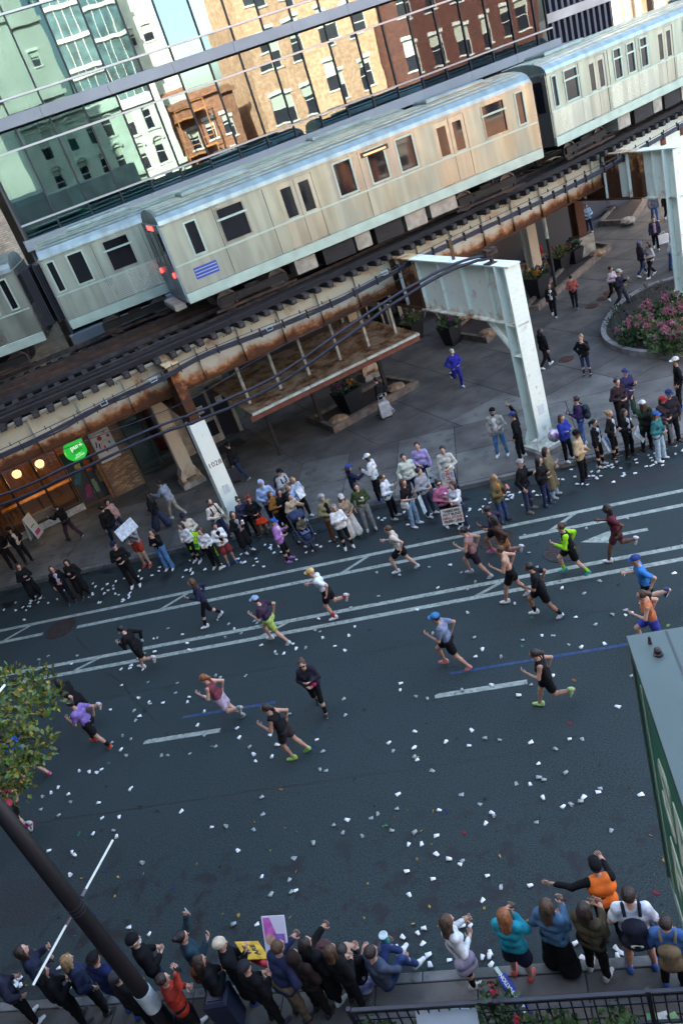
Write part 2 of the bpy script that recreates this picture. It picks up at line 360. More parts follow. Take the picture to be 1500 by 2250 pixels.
for x in (2.7, 8.3, 14, 19.6, 25.2):
    for z0, z1 in ((6.3, 9.95), (10.36, 14.22), (14.64, 18.5)): MB().lathe([(.28, z0), (.28, z1)], 14).build('column', INC, gb, (x, 1.1, 0))
BLIND = mat('roller_blind', (.50, .58, .50), .9, nz=(3, .1))
for x0, z0, z1 in ((.2, 11.6, 13.9), (3.1, 12.4, 13.9), (4.5, 17.0, 18.3), (18.6, 12.7, 13.9), (20.0, 12.2, 13.9), (22.8, 11.6, 13.9), (24.2, 12.9, 13.9)):
    MB().box(x0, x0+1.1, .28, .30, z0, z1).build('blind', BLIND, gb)
# ground storey under the glass
DARKW = mat('dark_storefront', (.035, .035, .038), .5); 
MB().box(5.2, BL, .25, .6, 0, 5.88).build('ground_wall', DARKW, gb)

# neighbours left and right
BRK = bpy.data.materials.new('beige_brick'); 
def brick_material(name, c1, c2, mort, scale=1.0, bw=.24, bh=.075):
    m = bpy.data.materials.new(name); m.use_nodes = True; N = m.node_tree.nodes; L = m.node_tree.links; b = N['Principled BSDF']
    tc = N.new('ShaderNodeTexCoord'); sp = N.new('ShaderNodeSeparateXYZ'); cb = N.new('ShaderNodeCombineXYZ'); L.new(tc.outputs['Object'], sp.inputs[0])
    ad = N.new('ShaderNodeMath'); ad.operation = 'ADD'; L.new(sp.outputs[0], ad.inputs[0]); L.new(sp.outputs[1], ad.inputs[1]); L.new(ad.outputs[0], cb.inputs[0]); L.new(sp.outputs[2], cb.inputs[1])
    t = N.new('ShaderNodeTexBrick'); t.inputs['Color1'].default_value = (*c1, 1); t.inputs['Color2'].default_value = (*c2, 1); t.inputs['Mortar'].default_value = (*mort, 1)
    t.inputs['Scale'].default_value = scale; t.inputs['Brick Width'].default_value = bw; t.inputs['Row Height'].default_value = bh; t.inputs['Mortar Size'].default_value = .008; L.new(cb.outputs[0], t.inputs['Vector'])
    nz = N.new('ShaderNodeTexNoise'); nz.inputs['Scale'].default_value = 2.2; nz.inputs['Detail'].default_value = 6; L.new(tc.outputs['Object'], nz.inputs['Vector'])
    mr = N.new('ShaderNodeMapRange'); mr.inputs[1].default_value = .35; mr.inputs[2].default_value = .7; mr.inputs[3].default_value = .65; mr.inputs[4].default_value = 1.1; L.new(nz.outputs[0], mr.inputs[0])
    mx = N.new('ShaderNodeMix'); mx.data_type = 'RGBA'; mx.blend_type = 'MULTIPLY'; mx.inputs[0].default_value = 1; L.new(t.outputs[0], mx.inputs[6]); L.new(mr.outputs[0], mx.inputs[7])
    L.new(mx.outputs[2], b.inputs['Base Color']); b.inputs['Roughness'].default_value = .9
    bp = N.new('ShaderNodeBump'); bp.inputs['Strength'].default_value = .6; bp.inputs['Distance'].default_value = .01; L.new(t.outputs['Fac'], bp.inputs['Height']); bp.invert = True; L.new(bp.outputs[0], b.inputs['Normal'])
    return m
BEIGE = brick_material('beige_brick_wall', (.60, .50, .36), (.42, .34, .24), (.26, .23, .18))
lb = thing('brick_building', 'beige speckled brick building at the left edge behind the trains', 'building', W(2.55, 34.0), TH)
m = MB(); holes_wall(m, -16, 0, 4.6, 44, 0, .4, [(-1.9, -.62, 11.75, 13.6), (-5, -3.6, 11.75, 13.6), (-1.9, -.62, 7.2, 9.2)]); m.build('wall', BEIGE, lb)
MB().box(-16, 0, .4, 10, 4.6, 44).build('rear_wall', BEIGE, lb)
for x0, x1, z0, z1 in ((-1.9, -.62, 11.75, 13.6), (-5, -3.6, 11.75, 13.6), (-1.9, -.62, 7.2, 9.2)):
    w = MB().box(x0, x1, .18, .22, z0, z1).build('window', mat('dark_window_glass', (.02, .02, .03), .08, spec=.8), lb)
    MB().box(x0-.08, x1+.08, -.06, .17, z0-.12, z0).build('sill', mat('white_stone', (.62, .60, .56), .7, nz=(3, .2)), w)
FIN = mat('dark_fin_metal', (.055, .06, .085), .45, metal=.3); CONB = mat('pale_concrete', (.42, .40, .37), .8, nz=(.8, .2))
fb = thing('finned_building', 'dark building with close vertical metal fins behind the train', 'building', W(30.9, 38.0), TH)
MB().box(0, 6.4, .15, 8, 0, 30).build('wall', mat('dark_facade', (.04, .042, .055), .5), fb)
for i in range(16):
    MB().box(i*.41, i*.41+.16, -.12, .149, 6, 11.05).build('fin', FIN, fb); MB().box(i*.41, i*.41+.16, -.12, .149, 11.5, 16).build('fin', FIN, fb)
for z in (5.4, 11.05, 16.0): MB().box(0, 6.5, -.16, .14, z, z+.45).build('concrete_band', CONB, fb)
MB().box(0, 6.4, -.05, .14, 16.5, 30).build('upper_wall', mat('dark_facade', (.04, .042, .055), .5), fb)
CREAM = mat('cream_masonry', (.66, .55, .42), .85, nz=(.8, .18), bump=(8, .3))
cb_ = thing('cream_building', 'sunlit cream masonry building with tall dark windows at top right', 'building', W(45, 37), TH)
hl = [(y, y+1.1, z, z+2.3) for z in (1.5, 5.2, 8.6, 12, 15.6) for y in (1.0, 2.9, 4.8, 8.4, 10.3, 12.2)]
m = MB(); 
holes_wall(m, 0, 16, 0, 26, 0, .5, hl); w = m.build('wall', CREAM, cb_); w.rotation_euler = (0, 0, pi/2)
MB().box(0.01, 14, .0, 15.9, 0, 25.9).build('block', mat('dark_window_glass', (.02, .02, .03), .08, spec=.8), cb_)
for a, b, c, d in hl:
    MB().box(-.62, -.48, a-.1, b+.1, c-.2, c-.02).build('sill', mat('white_stone', (.62, .60, .56), .7, nz=(3, .2)), cb_)
for y in (0, 6.6, 7.4, 14): MB().box(-.75, -.502, y, y+.45, 0, 22).build('pilaster', CREAM, cb_)
MB().box(-1.0, -.5, -.2, 16.2, 22, 22.9).build('cornice', CREAM, cb_)

cbk = thing('shade_block_far', 'unseen tall block added to shade the far left side of the street', 'building', (-31.5, 24.5, 0))  # added out of view to block sky and sun from the left road
m = MB(); holes_wall(m, -70, 0, 0, 52, 0, .4, [(x, x+2, z, z+2.3) for z in range(4, 52, 4) for x in range(-68, -2, 4)]); m.build('wall', BEIGE, cbk); MB().box(-70, 0, .41, 18, 0, 51.9).build('rear_block', mat('dark_window_glass', (.02, .02, .03), .08, spec=.8), cbk)
ebk = thing('shade_block_end', 'unseen block added to cut skylight beyond the left edge of the street', 'building', (-46, 0, 0))  # added past the frame edge to close off skylight at the street end
m = MB(); holes_wall(m, -30, 34, 0, 56, 0, .4, [(x, x+2, z, z+2.3) for z in range(4, 56, 4) for x in range(-28, 30, 4)]); w = m.build('wall', BEIGE, ebk); w.rotation_euler = (0, 0, pi/2); MB().box(-14, -.41, -30, 34, 0, 55.9).build('rear_block', mat('dark_window_glass', (.02, .02, .03), .08, spec=.8), ebk)
# ---------------------------------------------------------------- the block across the street, which the glass wall reflects
DWG = mat('dark_window_glass', (.02, .02, .03), .08, spec=.8); WST = mat('white_stone', (.62, .60, .56), .7, nz=(3, .2)); SHADE = mat('window_shade', (.42, .43, .36), .9)
def block(name, label, s0, s1, n, h, wm, wins, arched=False, depth=12, sillm=None, cornice=None):
    t = thing(name, label, 'building', W(s1, n), TH+pi)         # local x runs towards -s, local -y looks at the glass
    Lw = s1-s0; m = MB(); holes_wall(m, 0, Lw, 0, h, 0, .35, wins); m.build('wall', wm, t)
    MB().box(.02, Lw-.02, .36, depth, 0, h-.05).build('rear_block', wm, t)
    for x0, x1, z0, z1 in wins:
        w = MB(); w.box(x0, x1, .22, .26, z0, z1); w.m = 1
        for a, b, c, d in ((x0, x0+.09, z0, z1), (x1-.09, x1, z0, z1), (x0, x1, (z0+z1)/2-.05, (z0+z1)/2+.05)): w.box(a, b, .16, .22, c, d)
        w.m = 2; zs = z1-(z1-z0)*random.choice((.2, .35, .5)); w.box(x0+.1, x1-.1, .205, .215, zs, z1-.05)
        wo = w.build('window', [DWG, sillm or WST, SHADE], t)
        if arched:
            a = MB(); pts = [((x0+x1)/2+cos(u)*(x1-x0)*.62, -.10, z1-.1+sin(u)*.55) for u in [pi*k/8 for k in range(9)]]; a.tube(pts, .14, 6); a.build('arch_hood', wm, wo)
        else: MB().box(x0-.2, x1+.2, -.08, .15, z1, z1+.38).build('lintel', sillm or WST, wo)
        MB().box(x0-.15, x1+.15, -.14, .15, z0-.2, z0).build('sill', sillm or WST, wo)
    for z in (cornice or []): MB().box(-.3, Lw+.3, -.5, -.002, z, z+.55).build('cornice', sillm or wm, t)
    return t
ORB = brick_material('orange_brick', (.60, .35, .23), (.52, .29, .18), (.40, .25, .17), 1.0, 1.0, .33)
RDB = brick_material('shade_red_brick', (.15, .055, .04), (.11, .04, .032), (.08, .05, .04), 1.0, .8, .27)  # shade put into the colour: dark maroon for brick lying in shadow
BRB = brick_material('brown_brick', (.34, .15, .085), (.26, .11, .07), (.20, .12, .09), 1.0, .5, .16)
WHT = mat('white_painted_masonry', (.56, .57, .49), .75, nz=(.7, .12), bump=(6, .3)); GRYW = mat('grey_render_wall', (.36, .36, .33), .9, nz=(.2, .12))
block('orange_brick_building', 'sunlit orange brick warehouse seen in the reflection in the glass', 42.4, 60.0, -30, 34, ORB, [(x, x+2.0, z, z+3.3) for z in (3.5, 9.6, 15.7, 21.8, 28) for x in (1.6, 6.1, 10.6, 14.2)])
block('shade_brick_building', 'red brick building coloured dark for shade in the right half of the reflection', 60.3, 84, -28, 36, RDB, [(x, x+2.2, z, z+3.6) for z in (3, 9.2, 15.4, 21.6) for x in (2, 6.4, 10.8, 15.2, 19.6)])
block('white_corner_building', 'white painted building with arched windows seen in the reflection', 13, 29.8, -30, 18.2, WHT, [(x, x+1.15, z, z+2.6) for z in (2.2, 6.3, 10.2, 14.0) for x in (1.2, 3.6, 6.4, 8.6, 11.2, 13.6)], True, cornice=(9.2, 17.3))
bb = block('brown_brick_building', 'brown brick building with orange framed balconies seen in the reflection', 30.0, 39.6, -31, 15.5, BRB, [(x, x+1.3, z, z+2.2) for z in (2, 6, 10) for x in (1.2, 3.6, 6.6)], cornice=(14.7,))
TIMB = mat('orange_timber', (.42, .17, .06), .7, nz=(4, .3))
for z in (5.4, 9.6, 13.6):
    b = MB().box(4.6, 9.2, -2.0, -.02, z-.2, z).build('balcony', TIMB, bb)
    MB().box(4.6, 9.2, -2.0, -1.94, z+.9, z+1.0).build('rail', TIMB, b)
    for x in (4.65, 6.9, 9.1): MB().box(x, x+.12, -1.98, -1.86, z-4, z+1).build('post', TIMB, b)
block('low_white_building', 'low white flat roofed building seen in the reflection before the brick', 37, 42.3, -52, 16, WHT, [(x, x+1.2, z, z+1.8) for z in (8, 12) for x in (1, 3.2)])
block('grey_tower', 'plain grey rendered tower seen top left in the reflection', 8.5, 25.5, -62, 60, GRYW, [(2, 3.4, z, z+2) for z in (14, 20, 26)], cornice=(22, 31))
tw = thing('glass_tower', 'green glass tower with white floor bands seen in the reflection', 'building', W(37, -64), TH+pi)
MB().box(0, 9.8, 0, 12, 0, 70).build('wall', mat('green_tower_glass', (.07, .13, .14), .08, spec=1.0, nz=(.6, .5)), tw)
for k in range(8): MB().box(k*1.35, k*1.35+.09, -.12, -.003, 0, 70).build('mullion', WST, tw)
for z in range(4, 70, 4): MB().box(-.3, 10.1, -.35, -.121, z, z+.55).build('floor_band', WST, tw)
block('red_capped_building', 'pale building with a dark red upper wall seen in the reflection', 39.2, 47, -72, 44, WHT, [(x, x+1.6, z, z+2.4) for z in (20, 26, 38) for x in (1.2, 4.4)])
# parking garage under the camera
gar = thing('parking_garage', 'parking garage wall that carries the green sign', 'building', (0, 0, 0))
MB().box(-8.6, 24, -14, .18, 0, 11.0).build('wall', CONB, gar)
nb = thing('shade_block_near', 'unseen tall block added on the camera side to darken the left', 'building', (-8.8, 0, 0))  # out-of-frame mass added so the left of the street falls dark
m = MB(); holes_wall(m, -60, 0, 0, 60, 1.4, 1.8, [(x, x+2.2, z, z+2.2) for z in range(4, 60, 4) for x in range(-58, -2, 4)]); m.build('wall', RDB, nb); MB().box(-60, 0, -16, 1.39, 0, 59.9).build('rear_block', DWG, nb)
tw2 = thing('shade_tower', 'unseen grey tower added behind the parking garage to cut skylight', 'building', (-26, -16, 0))  # unseen, added to take away sky behind the garage
m = MB(); holes_wall(m, -6, 24, 0, 40, 0, .4, [(x, x+2, z, z+2.2) for z in range(4, 38, 4) for x in range(-4, 22, 4)]); m.build('wall', GRYW, tw2); MB().box(-6, 24, -12, -.01, 0, 39.9).build('rear_block', DWG, tw2)

# ---------------------------------------------------------------- elevated railway structure
def rust_material(name, paint, rust, zlo, zhi, amt=.5, nscale=1.6):
    m = bpy.data.materials.new(name); m.use_nodes = True; N = m.node_tree.nodes; L = m.node_tree.links; b = N['Principled BSDF']
    tc = N.new('ShaderNodeTexCoord'); sp = N.new('ShaderNodeSeparateXYZ'); L.new(tc.outputs['Object'], sp.inputs[0])
    nz = N.new('ShaderNodeTexNoise'); nz.inputs['Scale'].default_value = nscale; nz.inputs['Detail'].default_value = 7; nz.inputs['Roughness'].default_value = .62; L.new(tc.outputs['Object'], nz.inputs['Vector'])
    g = N.new('ShaderNodeMapRange'); g.inputs[1].default_value = zhi; g.inputs[2].default_value = zlo; g.inputs[3].default_value = 0; g.inputs[4].default_value = .55; L.new(sp.outputs[2], g.inputs[0])
    ad = N.new('ShaderNodeMath'); ad.operation = 'ADD'; L.new(nz.outputs[0], ad.inputs[0]); L.new(g.outputs[0], ad.inputs[1])
    r1 = N.new('ShaderNodeMapRange'); r1.inputs[1].default_value = .62-amt*.2; r1.inputs[2].default_value = .95-amt*.2; L.new(ad.outputs[0], r1.inputs[0])
    cr = N.new('ShaderNodeValToRGB'); L.new(r1.outputs[0], cr.inputs[0]); e = cr.color_ramp.elements
    e[0].position = 0; e[0].color = (*paint, 1); e[1].position = 1; e[1].color = (*[c*.28 for c in rust], 1)
    e2 = cr.color_ramp.elements.new(.42); e2.color = (*[(p*.5+r*.6) for p, r in zip(paint, rust)], 1); e3 = cr.color_ramp.elements.new(.7); e3.color = (*rust, 1)
    L.new(cr.outputs[0], b.inputs['Base Color']); b.inputs['Roughness'].default_value = .78
    bp = N.new('ShaderNodeBump'); bp.inputs['Strength'].default_value = .35; bp.inputs['Distance'].default_value = .01; L.new(nz.outputs[0], bp.inputs['Height']); L.new(bp.outputs[0], b.inputs['Normal'])
    return m
RGIRD = rust_material('rusty_girder_paint', (.50, .46, .33), (.27, .09, .018), 4.95, 5.55, .55)
RBRKT = rust_material('rusty_bracket', (.62, .48, .26), (.26, .085, .02), 4.2, 6.4, .95, 3.0)
PGIRD = rust_material('pale_girder_paint', (.76, .84, .72), (.30, .14, .045), 3.6, 4.9, .24, 2.4)
PCOL = rust_material('pale_column_paint', (.82, .90, .78), (.28, .16, .08), -.6, .9, .16, 2.6)
BCOL = rust_material('beige_column_paint', (.52, .45, .33), (.26, .15, .08), -.4, 1.1, .2, 2.6)
TIE = mat('creosoted_timber', (.012, .010, .0095), .85, nz=(7, .5, (.028, .025, .024)), bump=(18, .6), stretch=(1, 6, 6))
GTIM = mat('guard_timber', (.010, .0075, .0085), .85, nz=(3, .5), bump=(16, .6), stretch=(.4, 3, 3))
RAIL = mat('rail_steel', (.16, .15, .16), .28, metal=.9, nz=(5, .3)); RUSTY = mat('rusty_steel', (.045, .024, .015), .8, nz=(4, .5), bump=(20, .4))
DKGRD = mat('dark_girder', (.010, .007, .005), .85, nz=(2, .5))
Z_T = 6.28                                       # underside of the sleepers
def nt(s): return 24.65 - .0709*s + .00477*s*s
def tang(s): return atan2(-.0709 + .00954*s, 1.0)
def off(s, o, z):
    a = tang(s); return (s - sin(a)*o, nt(s) + cos(a)*o, z)
el = thing('elevated_railway', 'rusty elevated railway structure on steel columns crossing over the pavement', 'railway', W(0, 0), TH)
def tie_mesh(L):
    me = MB().box(-.1, .1, 0, L, 0, .2, bev=.012).mesh('sleeper', TIE); return me
ties = [tie_mesh(2.75), tie_mesh(2.62), tie_mesh(2.85)]
CUPT = mat('tie_end_plate', (.07, .07, .075), .5, metal=.6, nz=(20, .4))
plate = MB().box(-.055, .055, -.008, .0, .05, .16).mesh('end_plate', CUPT)
s = -7.0; k = 0
while s < 36:
    a = tang(s); p = off(s, random.uniform(-.06, .06), Z_T+random.uniform(-.006, .006))
    o = obj('sleeper', random.choice(ties), el, p, a+random.uniform(-.012, .012))
    if -2 < s < 32: obj('end_plate', plate, o)
    if s < 12: obj('sleeper', ties[0], el, off(s, 3.65, Z_T), a)
    s += random.choice((.47, .5, .55, .5)); k += 1
def along(o0, o1, z0, z1, s0, s1, name, mt, seg=4.0, sub=.9, par=None, gap=.006):
    s = s0
    while s < s1-.05:
        e = min(s+seg, s1); n = max(1, int((e-s)/sub)); m = MB()
        for i in range(n):
            a, b = s+(e-s)*i/n+(gap if i == 0 else 0), s+(e-s)*(i+1)/n-(gap if i == n-1 else 0)
            q = [off(a, o0, z0), off(b, o0, z0), off(b, o1, z0), off(a, o1, z0), off(a, o0, z1), off(b, o0, z1), off(b, o1, z1), off(a, o1, z1)]
            m.add(q, [(3, 2, 1, 0), (4, 5, 6, 7), (0, 1, 5, 4), (2, 3, 7, 6)] + ([(3, 0, 4, 7)] if i == 0 else []) + ([(1, 2, 6, 5)] if i == n-1 else []))
        m.build(name, mt, par or el); s = e
along(.22, .44, Z_T+.2, Z_T+.36, -7, 36, 'guard_timber', GTIM, 4.6)
along(1.05, 1.2, Z_T+.2, Z_T+.30, -7, 36, 'guard_timber', GTIM, 5.2)
along(2.95, 3.1, Z_T+.2, Z_T+.30, -7, 20, 'guard_timber', GTIM, 5.0)
for c in (2.15, 5.9):
    for g in (-.72, .72): along(c+g-.035, c+g+.035, Z_T+.2, Z_T+.36, -7, 36 if c < 3 else 24, 'rail', RAIL, 12)
for q in range(3): along(2.82+q*.26, 3.06+q*.26, Z_T+.14, Z_T+.19, -7, 20, 'walkway_plank', GTIM, 3.6)
along(3.42, 3.50, Z_T+.2, Z_T+.42, -7, 20, 'contact_rail', RUSTY, 10); along(4.5, 4.58, Z_T+.2, Z_T+.42, -7, 20, 'contact_rail', RUSTY, 10)
BENTS = [(-6.0, 24.6, 33), (4.33, 24.02, 33.5), (13.35, 18.45, 34), (24.5, 22.6, 35), (34.5, 27, 36)]
# longitudinal girders between the bents
def rivets(m, pts, r=.022, nrm=(0, -1, 0)):
    n = Vector(nrm); u = Vector((1, 0, 0)) if abs(n.x) < .9 else Vector((0, 0, 1)); v = n.cross(u)
    for p in pts:
        p = Vector(p); ring = [p + u*(cos(t)*r) + v*(sin(t)*r) for t in [2*pi*i/6 for i in range(6)]]; top = [p + n*r*.7 + u*(cos(t)*r*.5) + v*(sin(t)*r*.5) for t in [2*pi*i/6 for i in range(6)]]
        o = ring+top; m.add(o, [(i, (i+1) % 6, (i+1) % 6+6, i+6) for i in range(6)] + [tuple(range(6, 12))])
for (s0, _, _), (s1, _, _) in zip(BENTS[:-1], BENTS[1:]):
    right = s0 > 20; zb = 5.05 if not right else 4.85
    mt = RGIRD if not right else PGIRD
    w = None
    for i, o in enumerate((.62, 2.9, 4.9, 7.0)):
        m = MB(); n = 10; a0, a1 = s0+.16, s1-.16
        for j in range(n):
            a, b = a0+(a1-a0)*j/n, a0+(a1-a0)*(j+1)/n
            for u0, u1, z0, z1 in ((o-.012, o+.012, zb+.03, Z_T-.03), (o-.16, o+.16, Z_T-.03, Z_T-.002), (o-.16, o+.16, zb, zb+.03)):
                q = [off(a, u0, z0), off(b, u0, z0), off(b, u1, z0), off(a, u1, z0), off(a, u0, z1), off(b, u0, z1), off(b, u1, z1), off(a, u1, z1)]
                m.add(q, [(3, 2, 1, 0), (4, 5, 6, 7), (0, 1, 5, 4), (2, 3, 7, 6)])
        gd = m.build('girder', mt if i == 0 else DKGRD, el)
        if i == 0:
            st = s0+1.1
            while st < s1-.6:
                m = MB(); p = off(st, .53, 0)
                if not right: m.box(-.05, .05, -.03, .075, zb+.03, Z_T-.03); m.build('stiffener', mt, gd, p, tang(st))
                elif int(st*3) % 2 == 0: m.box(-.17, .17, .02, .08, 5.35, 5.75); m.build('web_opening', mat('rust_red_plate', (.16, .05, .03), .85, nz=(6, .4)), gd, p, tang(st))
                st += 1.55
            m = MB(); rv = []
            for st in np.arange(s0+.6, s1-.4, 1.05):
                for q in range(4):
                    x, y, z = off(st+q*.09, .606, zb+.16+.0*q); rv.append((x, y, z)); 
                    if q < 3: x, y, z = off(st+.5+q*.10, .606, Z_T-.15); rv.append((x, y, z))
            rivets(m, rv, .026); m.build('rivet_row', mat('rust_rivet', (.13, .05, .02), .8), gd)['kind'] = 'stuff'
# cross girders, columns
def ibeam_col(m, x, y, z0, z1, w=.54, d=.54, t=.045):
    m.box(x-w/2, x+w/2, y-d/2, y-d/2+t, z0, z1); m.box(x-w/2, x+w/2, y+d/2-t, y+d/2, z0, z1); m.box(x-.02, x+.02, y-d/2+t, y+d/2-t, z0, z1)
def cross_girder(s, n0, n1, zb, zt, mt, split=None):
    m = MB(); m.box(s-.014, s+.014, n0+.02, n1, zb+.04, zt-.04); m.box(s-.23, s+.23, n0-.12, n1, zt-.04, zt); m.box(s-.2, s+.2, n0-.02, n1, zb, zb+.04)
    g = m.build('cross_girder', mt, el)
    if split:
        m = MB(); m.box(s-.018, s+.018, split, n1+.01, zb+.03, zt-.03); m.box(s-.234, s+.234, split, n1+.01, zt-.045, zt+.003); m.box(s-.204, s+.204, split, n1+.01, zb-.003, zb+.045); m.build('rear_web', RBRKT, g)
    for y in np.arange(n0+1.15, n1, 1.3):
        for sd in (-1, 1): MB().box(min(s+sd*.016, s+sd*.13), max(s+sd*.016, s+sd*.13), y-.015, y+.015, zb+.042, zt-.042).build('stiffener', mt, g)
    return g
for i, (s0, n0, n1) in enumerate(BENTS):
    zb, zt = (4.2, 6.25) if i < 2 else (4.45, 6.27)
    mt = (RBRKT, RBRKT, PGIRD, PGIRD, PGIRD)[i]; g = cross_girder(s0, n0, n1, zb, zt, mt, (None, None, 23.7, 24.4, None)[i])
    if i in (1, 2, 3):
        m = MB()
        if i == 1: rivets(m, [(s0+u, n0+.008, z) for z in np.arange(4.32, 6.2, .11) for u in (-.12, .0, .12)], .02); MB().box(s0-.17, s0+.17, n0+.01, n0+.05, zb+.04, zt-.04).build('end_plate', mt, g)
        for y in (n0+2.55, n0+2.8): rivets(m, [(s0-.016, y+(.07 if j % 2 else 0), z) for j, z in enumerate(np.arange(zb+.1, zt-.1, .09))], .022, (-1, 0, 0))
        rivets(m, [(s0+u, y, zt) for y in np.arange(n0+2.0, n0+3.3, .16) for u in (-.16, -.09, .09, .16)], .024, (0, 0, 1)); m.build('rivet_row', mt, g)['kind'] = 'stuff'
        MB().box(s0-.026, s0-.0145, n0+2.4, n0+2.98, zb+.06, zt-.06).build('splice_plate', mt, g)
        # rusty connection angle where the outer longitudinal girder frames in
        y = (0, nt(s0)+.42, 23.62, 24.32)[i]; m = MB(); m.box(s0-.17, s0-.016, y-.05, y+.05, zb+.05, zt-.05)
        rivets(m, [(s0-.17, y+u, z) for z in np.arange(zb+.15, zt-.1, .13) for u in (-.025, .025)], .02, (-1, 0, 0)); m.build('connection_angle', RBRKT, g)
for (s0, n0), mt, zt, lab, mark in (((4.33, 24.28), PCOL, 4.2, 'column', '1028'), ((13.35, 18.7), PCOL, 6.22, 'column', '9'), ((24.5, 22.85), PCOL, 6.22, 'column', None), ((4.2, 29.6), BCOL, 4.2, 'column', '1028'), ((28.6, 33.2), RBRKT, 4.85, 'column', None), ((13.9, 31.4), BCOL, 4.45, 'column', None), ((24.5, 32), BCOL, 4.45, 'column', None)):
    m = MB(); ibeam_col(m, s0, n0, .5, zt); c = m.build('column', mt, el)
    CB = mat('plinth_concrete', (.30, .28, .24), .9, nz=(3, .4), bump=(14, .5)); big = n0 > 33
    MB().box(s0-.48, s0+.48, n0-.5, n0+.5, .1, 1.3 if big else .34, bev=.04).build('plinth', CB, c)
    MB().box(s0-.42, s0+.42, n0-.42, n0+.42, .342 if not big else 1.302, .38 if not big else 1.34).build('base_plate', mt, c)
    if not big:
        for sx in (-1, 1):
            for sy in (-1, 1):
                g = MB(); y = n0+sy*.285; g.add([(s0+sx*.23, y-.012, .38), (s0+sx*.41, y-.012, .38), (s0+sx*.41, y-.012, .62), (s0+sx*.23, y-.012, .95), (s0+sx*.23, y+.012, .38), (s0+sx*.41, y+.012, .38), (s0+sx*.41, y+.012, .62), (s0+sx*.23, y+.012, .95)], [(0, 1, 2, 3), (7, 6, 5, 4), (0, 4, 5, 1), (1, 5, 6, 2), (2, 6, 7, 3)]); g.build('gusset', mt, c)
    if n0 < 26:
        m = MB(); rivets(m, [(s0+u, n0-.27, z) for z in np.arange(.7, zt-.15, .17) for u in (-.17, -.1, .1, .17)], .017); m.build('rivet_row', mt, c)['kind'] = 'stuff'
    if mark:
        z = 2.65 if s0 < 10 else 2.4
        lettering(mark, .25 if s0 < 10 else .16, mat('stencil_brown', (.10, .05, .02), .9) if s0 < 10 else mat('faded_stencil', (.42, .47, .40), .9), c, face_matrix((s0, n0-.273, z), (1, 0, 0), (0, 0, 1)), depth=.002)
    if n0 < 26:
        nt_ = MB().box(s0-.1, s0+.12, n0-.282, n0-.274, 1.5, 1.82).build('notice', mat('paper_notice', (.62, .70, .68), .8, nz=(6, .2)), c)
    if zt > 6 and s0 < 20:
        g = MB(); g.extrude([(.25, 4.42), (1.35, 4.42), (1.2, 4.36), (.25, 3.5)], (s0-.014, n0, 0), (s0+.014, n0, 0), (0, 1, 0), (0, 0, 1)); kb = g.build('knee_brace', mt, c)
        g = MB(); g.extrude([(1.3, 4.44), (1.36, 4.40), (.28, 3.40), (.25, 3.46)], (s0-.13, n0, 0), (s0+.13, n0, 0), (0, 1, 0), (0, 0, 1)); g.build('flange', mt, kb)
        for z in (4.44, 3.45): MB().box(s0-.225, s0+.225, n0-.2, n0+.2, z, z+.03).build('diaphragm', mt, c)
# ---------------------------------------------------------------- cables
CAB = mat('black_cable', (.018, .02, .035), .5, nz=(5, .3)); CABT = mat('cable_tie', (.01, .01, .012), .6)
def cable(label, pts, r, strands=1, spread=.05, ties_at=0, name='cable', group=None):
    p0 = Vector(W(*pts[0])); t = thing(name, label, 'cable', p0, 0, group); P = []
    for q in pts: P.append(W(*q)-p0)
    # smooth with Catmull-Rom
    S = []
    for i in range(len(P)-1):
        a, b, c, d = P[max(i-1, 0)], P[i], P[i+1], P[min(i+2, len(P)-1)]
        for u in np.linspace(0, 1, 7)[:-1]: S.append(.5*((2*b)+(c-a)*u+(2*a-5*b+4*c-d)*u*u+(3*b-a-3*c+d)*u**3))
    S.append(P[-1])
    for k in range(strands):
        dv = Vector((0, random.uniform(-.4, .4)*spread, (k-(strands-1)/2)*spread)); MB().tube([q+dv+Vector((0, 0, random.gauss(0, spread*.12))) for q in S], r, 6).build('strand', CAB, t, smooth=True)
    if ties_at:
        me = MB().box(-.012, .012, -r*1.8, r*1.8, -strands*spread*.62-.02, strands*spread*.62+.07).mesh('cable_tie', CABT); acc = 0
        for a, b in zip(S[:-1], S[1:]):
            acc += (b-a).length
            if acc > ties_at: acc = 0; o = obj('cable_tie', me, t, b, atan2((b-a).y, (b-a).x))
    return t
cable('thick bundle of black cables tied along the rusty girder', [(-3.5, 23.85, 5.95), (-.2, 23.9, 5.88), (2.0, 24.0, 5.98), (3.6, 23.85, 6.0), (5.5, 23.85, 6.12), (7.8, 23.95, 5.96), (10.5, 23.95, 5.9), (13.2, 23.9, 6.06), (15.5, 24.3, 6.0), (18.0, 24.45, 5.98), (21.5, 24.75, 5.98), (25, 25.2, 6.05), (31, 26.6, 6.1)], .032, 3, .055, .55)
cable('thin black messenger wire with ties running above the cable bundle', [(-3.5, 23.8, 6.05), (2.0, 23.9, 6.12), (5.5, 23.8, 6.26), (10.5, 23.9, 6.05), (14.5, 24.2, 6.2), (20, 24.55, 6.22), (26, 25.3, 6.25), (31, 26.5, 6.3)], .012, 1, .02, .8)
cable('sagging thin black wire strung below the cable bundle', [(-3.5, 24.0, 5.5), (.5, 24.0, 5.25), (4.2, 23.8, 5.05), (7, 24.0, 5.25), (10, 24.0, 5.42), (13.4, 23.6, 5.9)], .012, 1, .02, 0)
cable('upper of the two heavy black cables slung from the column bracket', [(13.35, 19.3, 6.5), (12.33, 19.58, 6.62), (10.6, 20.05, 6.40), (8.53, 20.62, 5.9), (6.41, 21.2, 5.36), (4.31, 21.78, 5.22), (2.69, 22.22, 5.22), (.15, 22.92, 5.05), (-1.92, 23.49, 4.95), (-5.92, 24.59, 5.25)], .042)
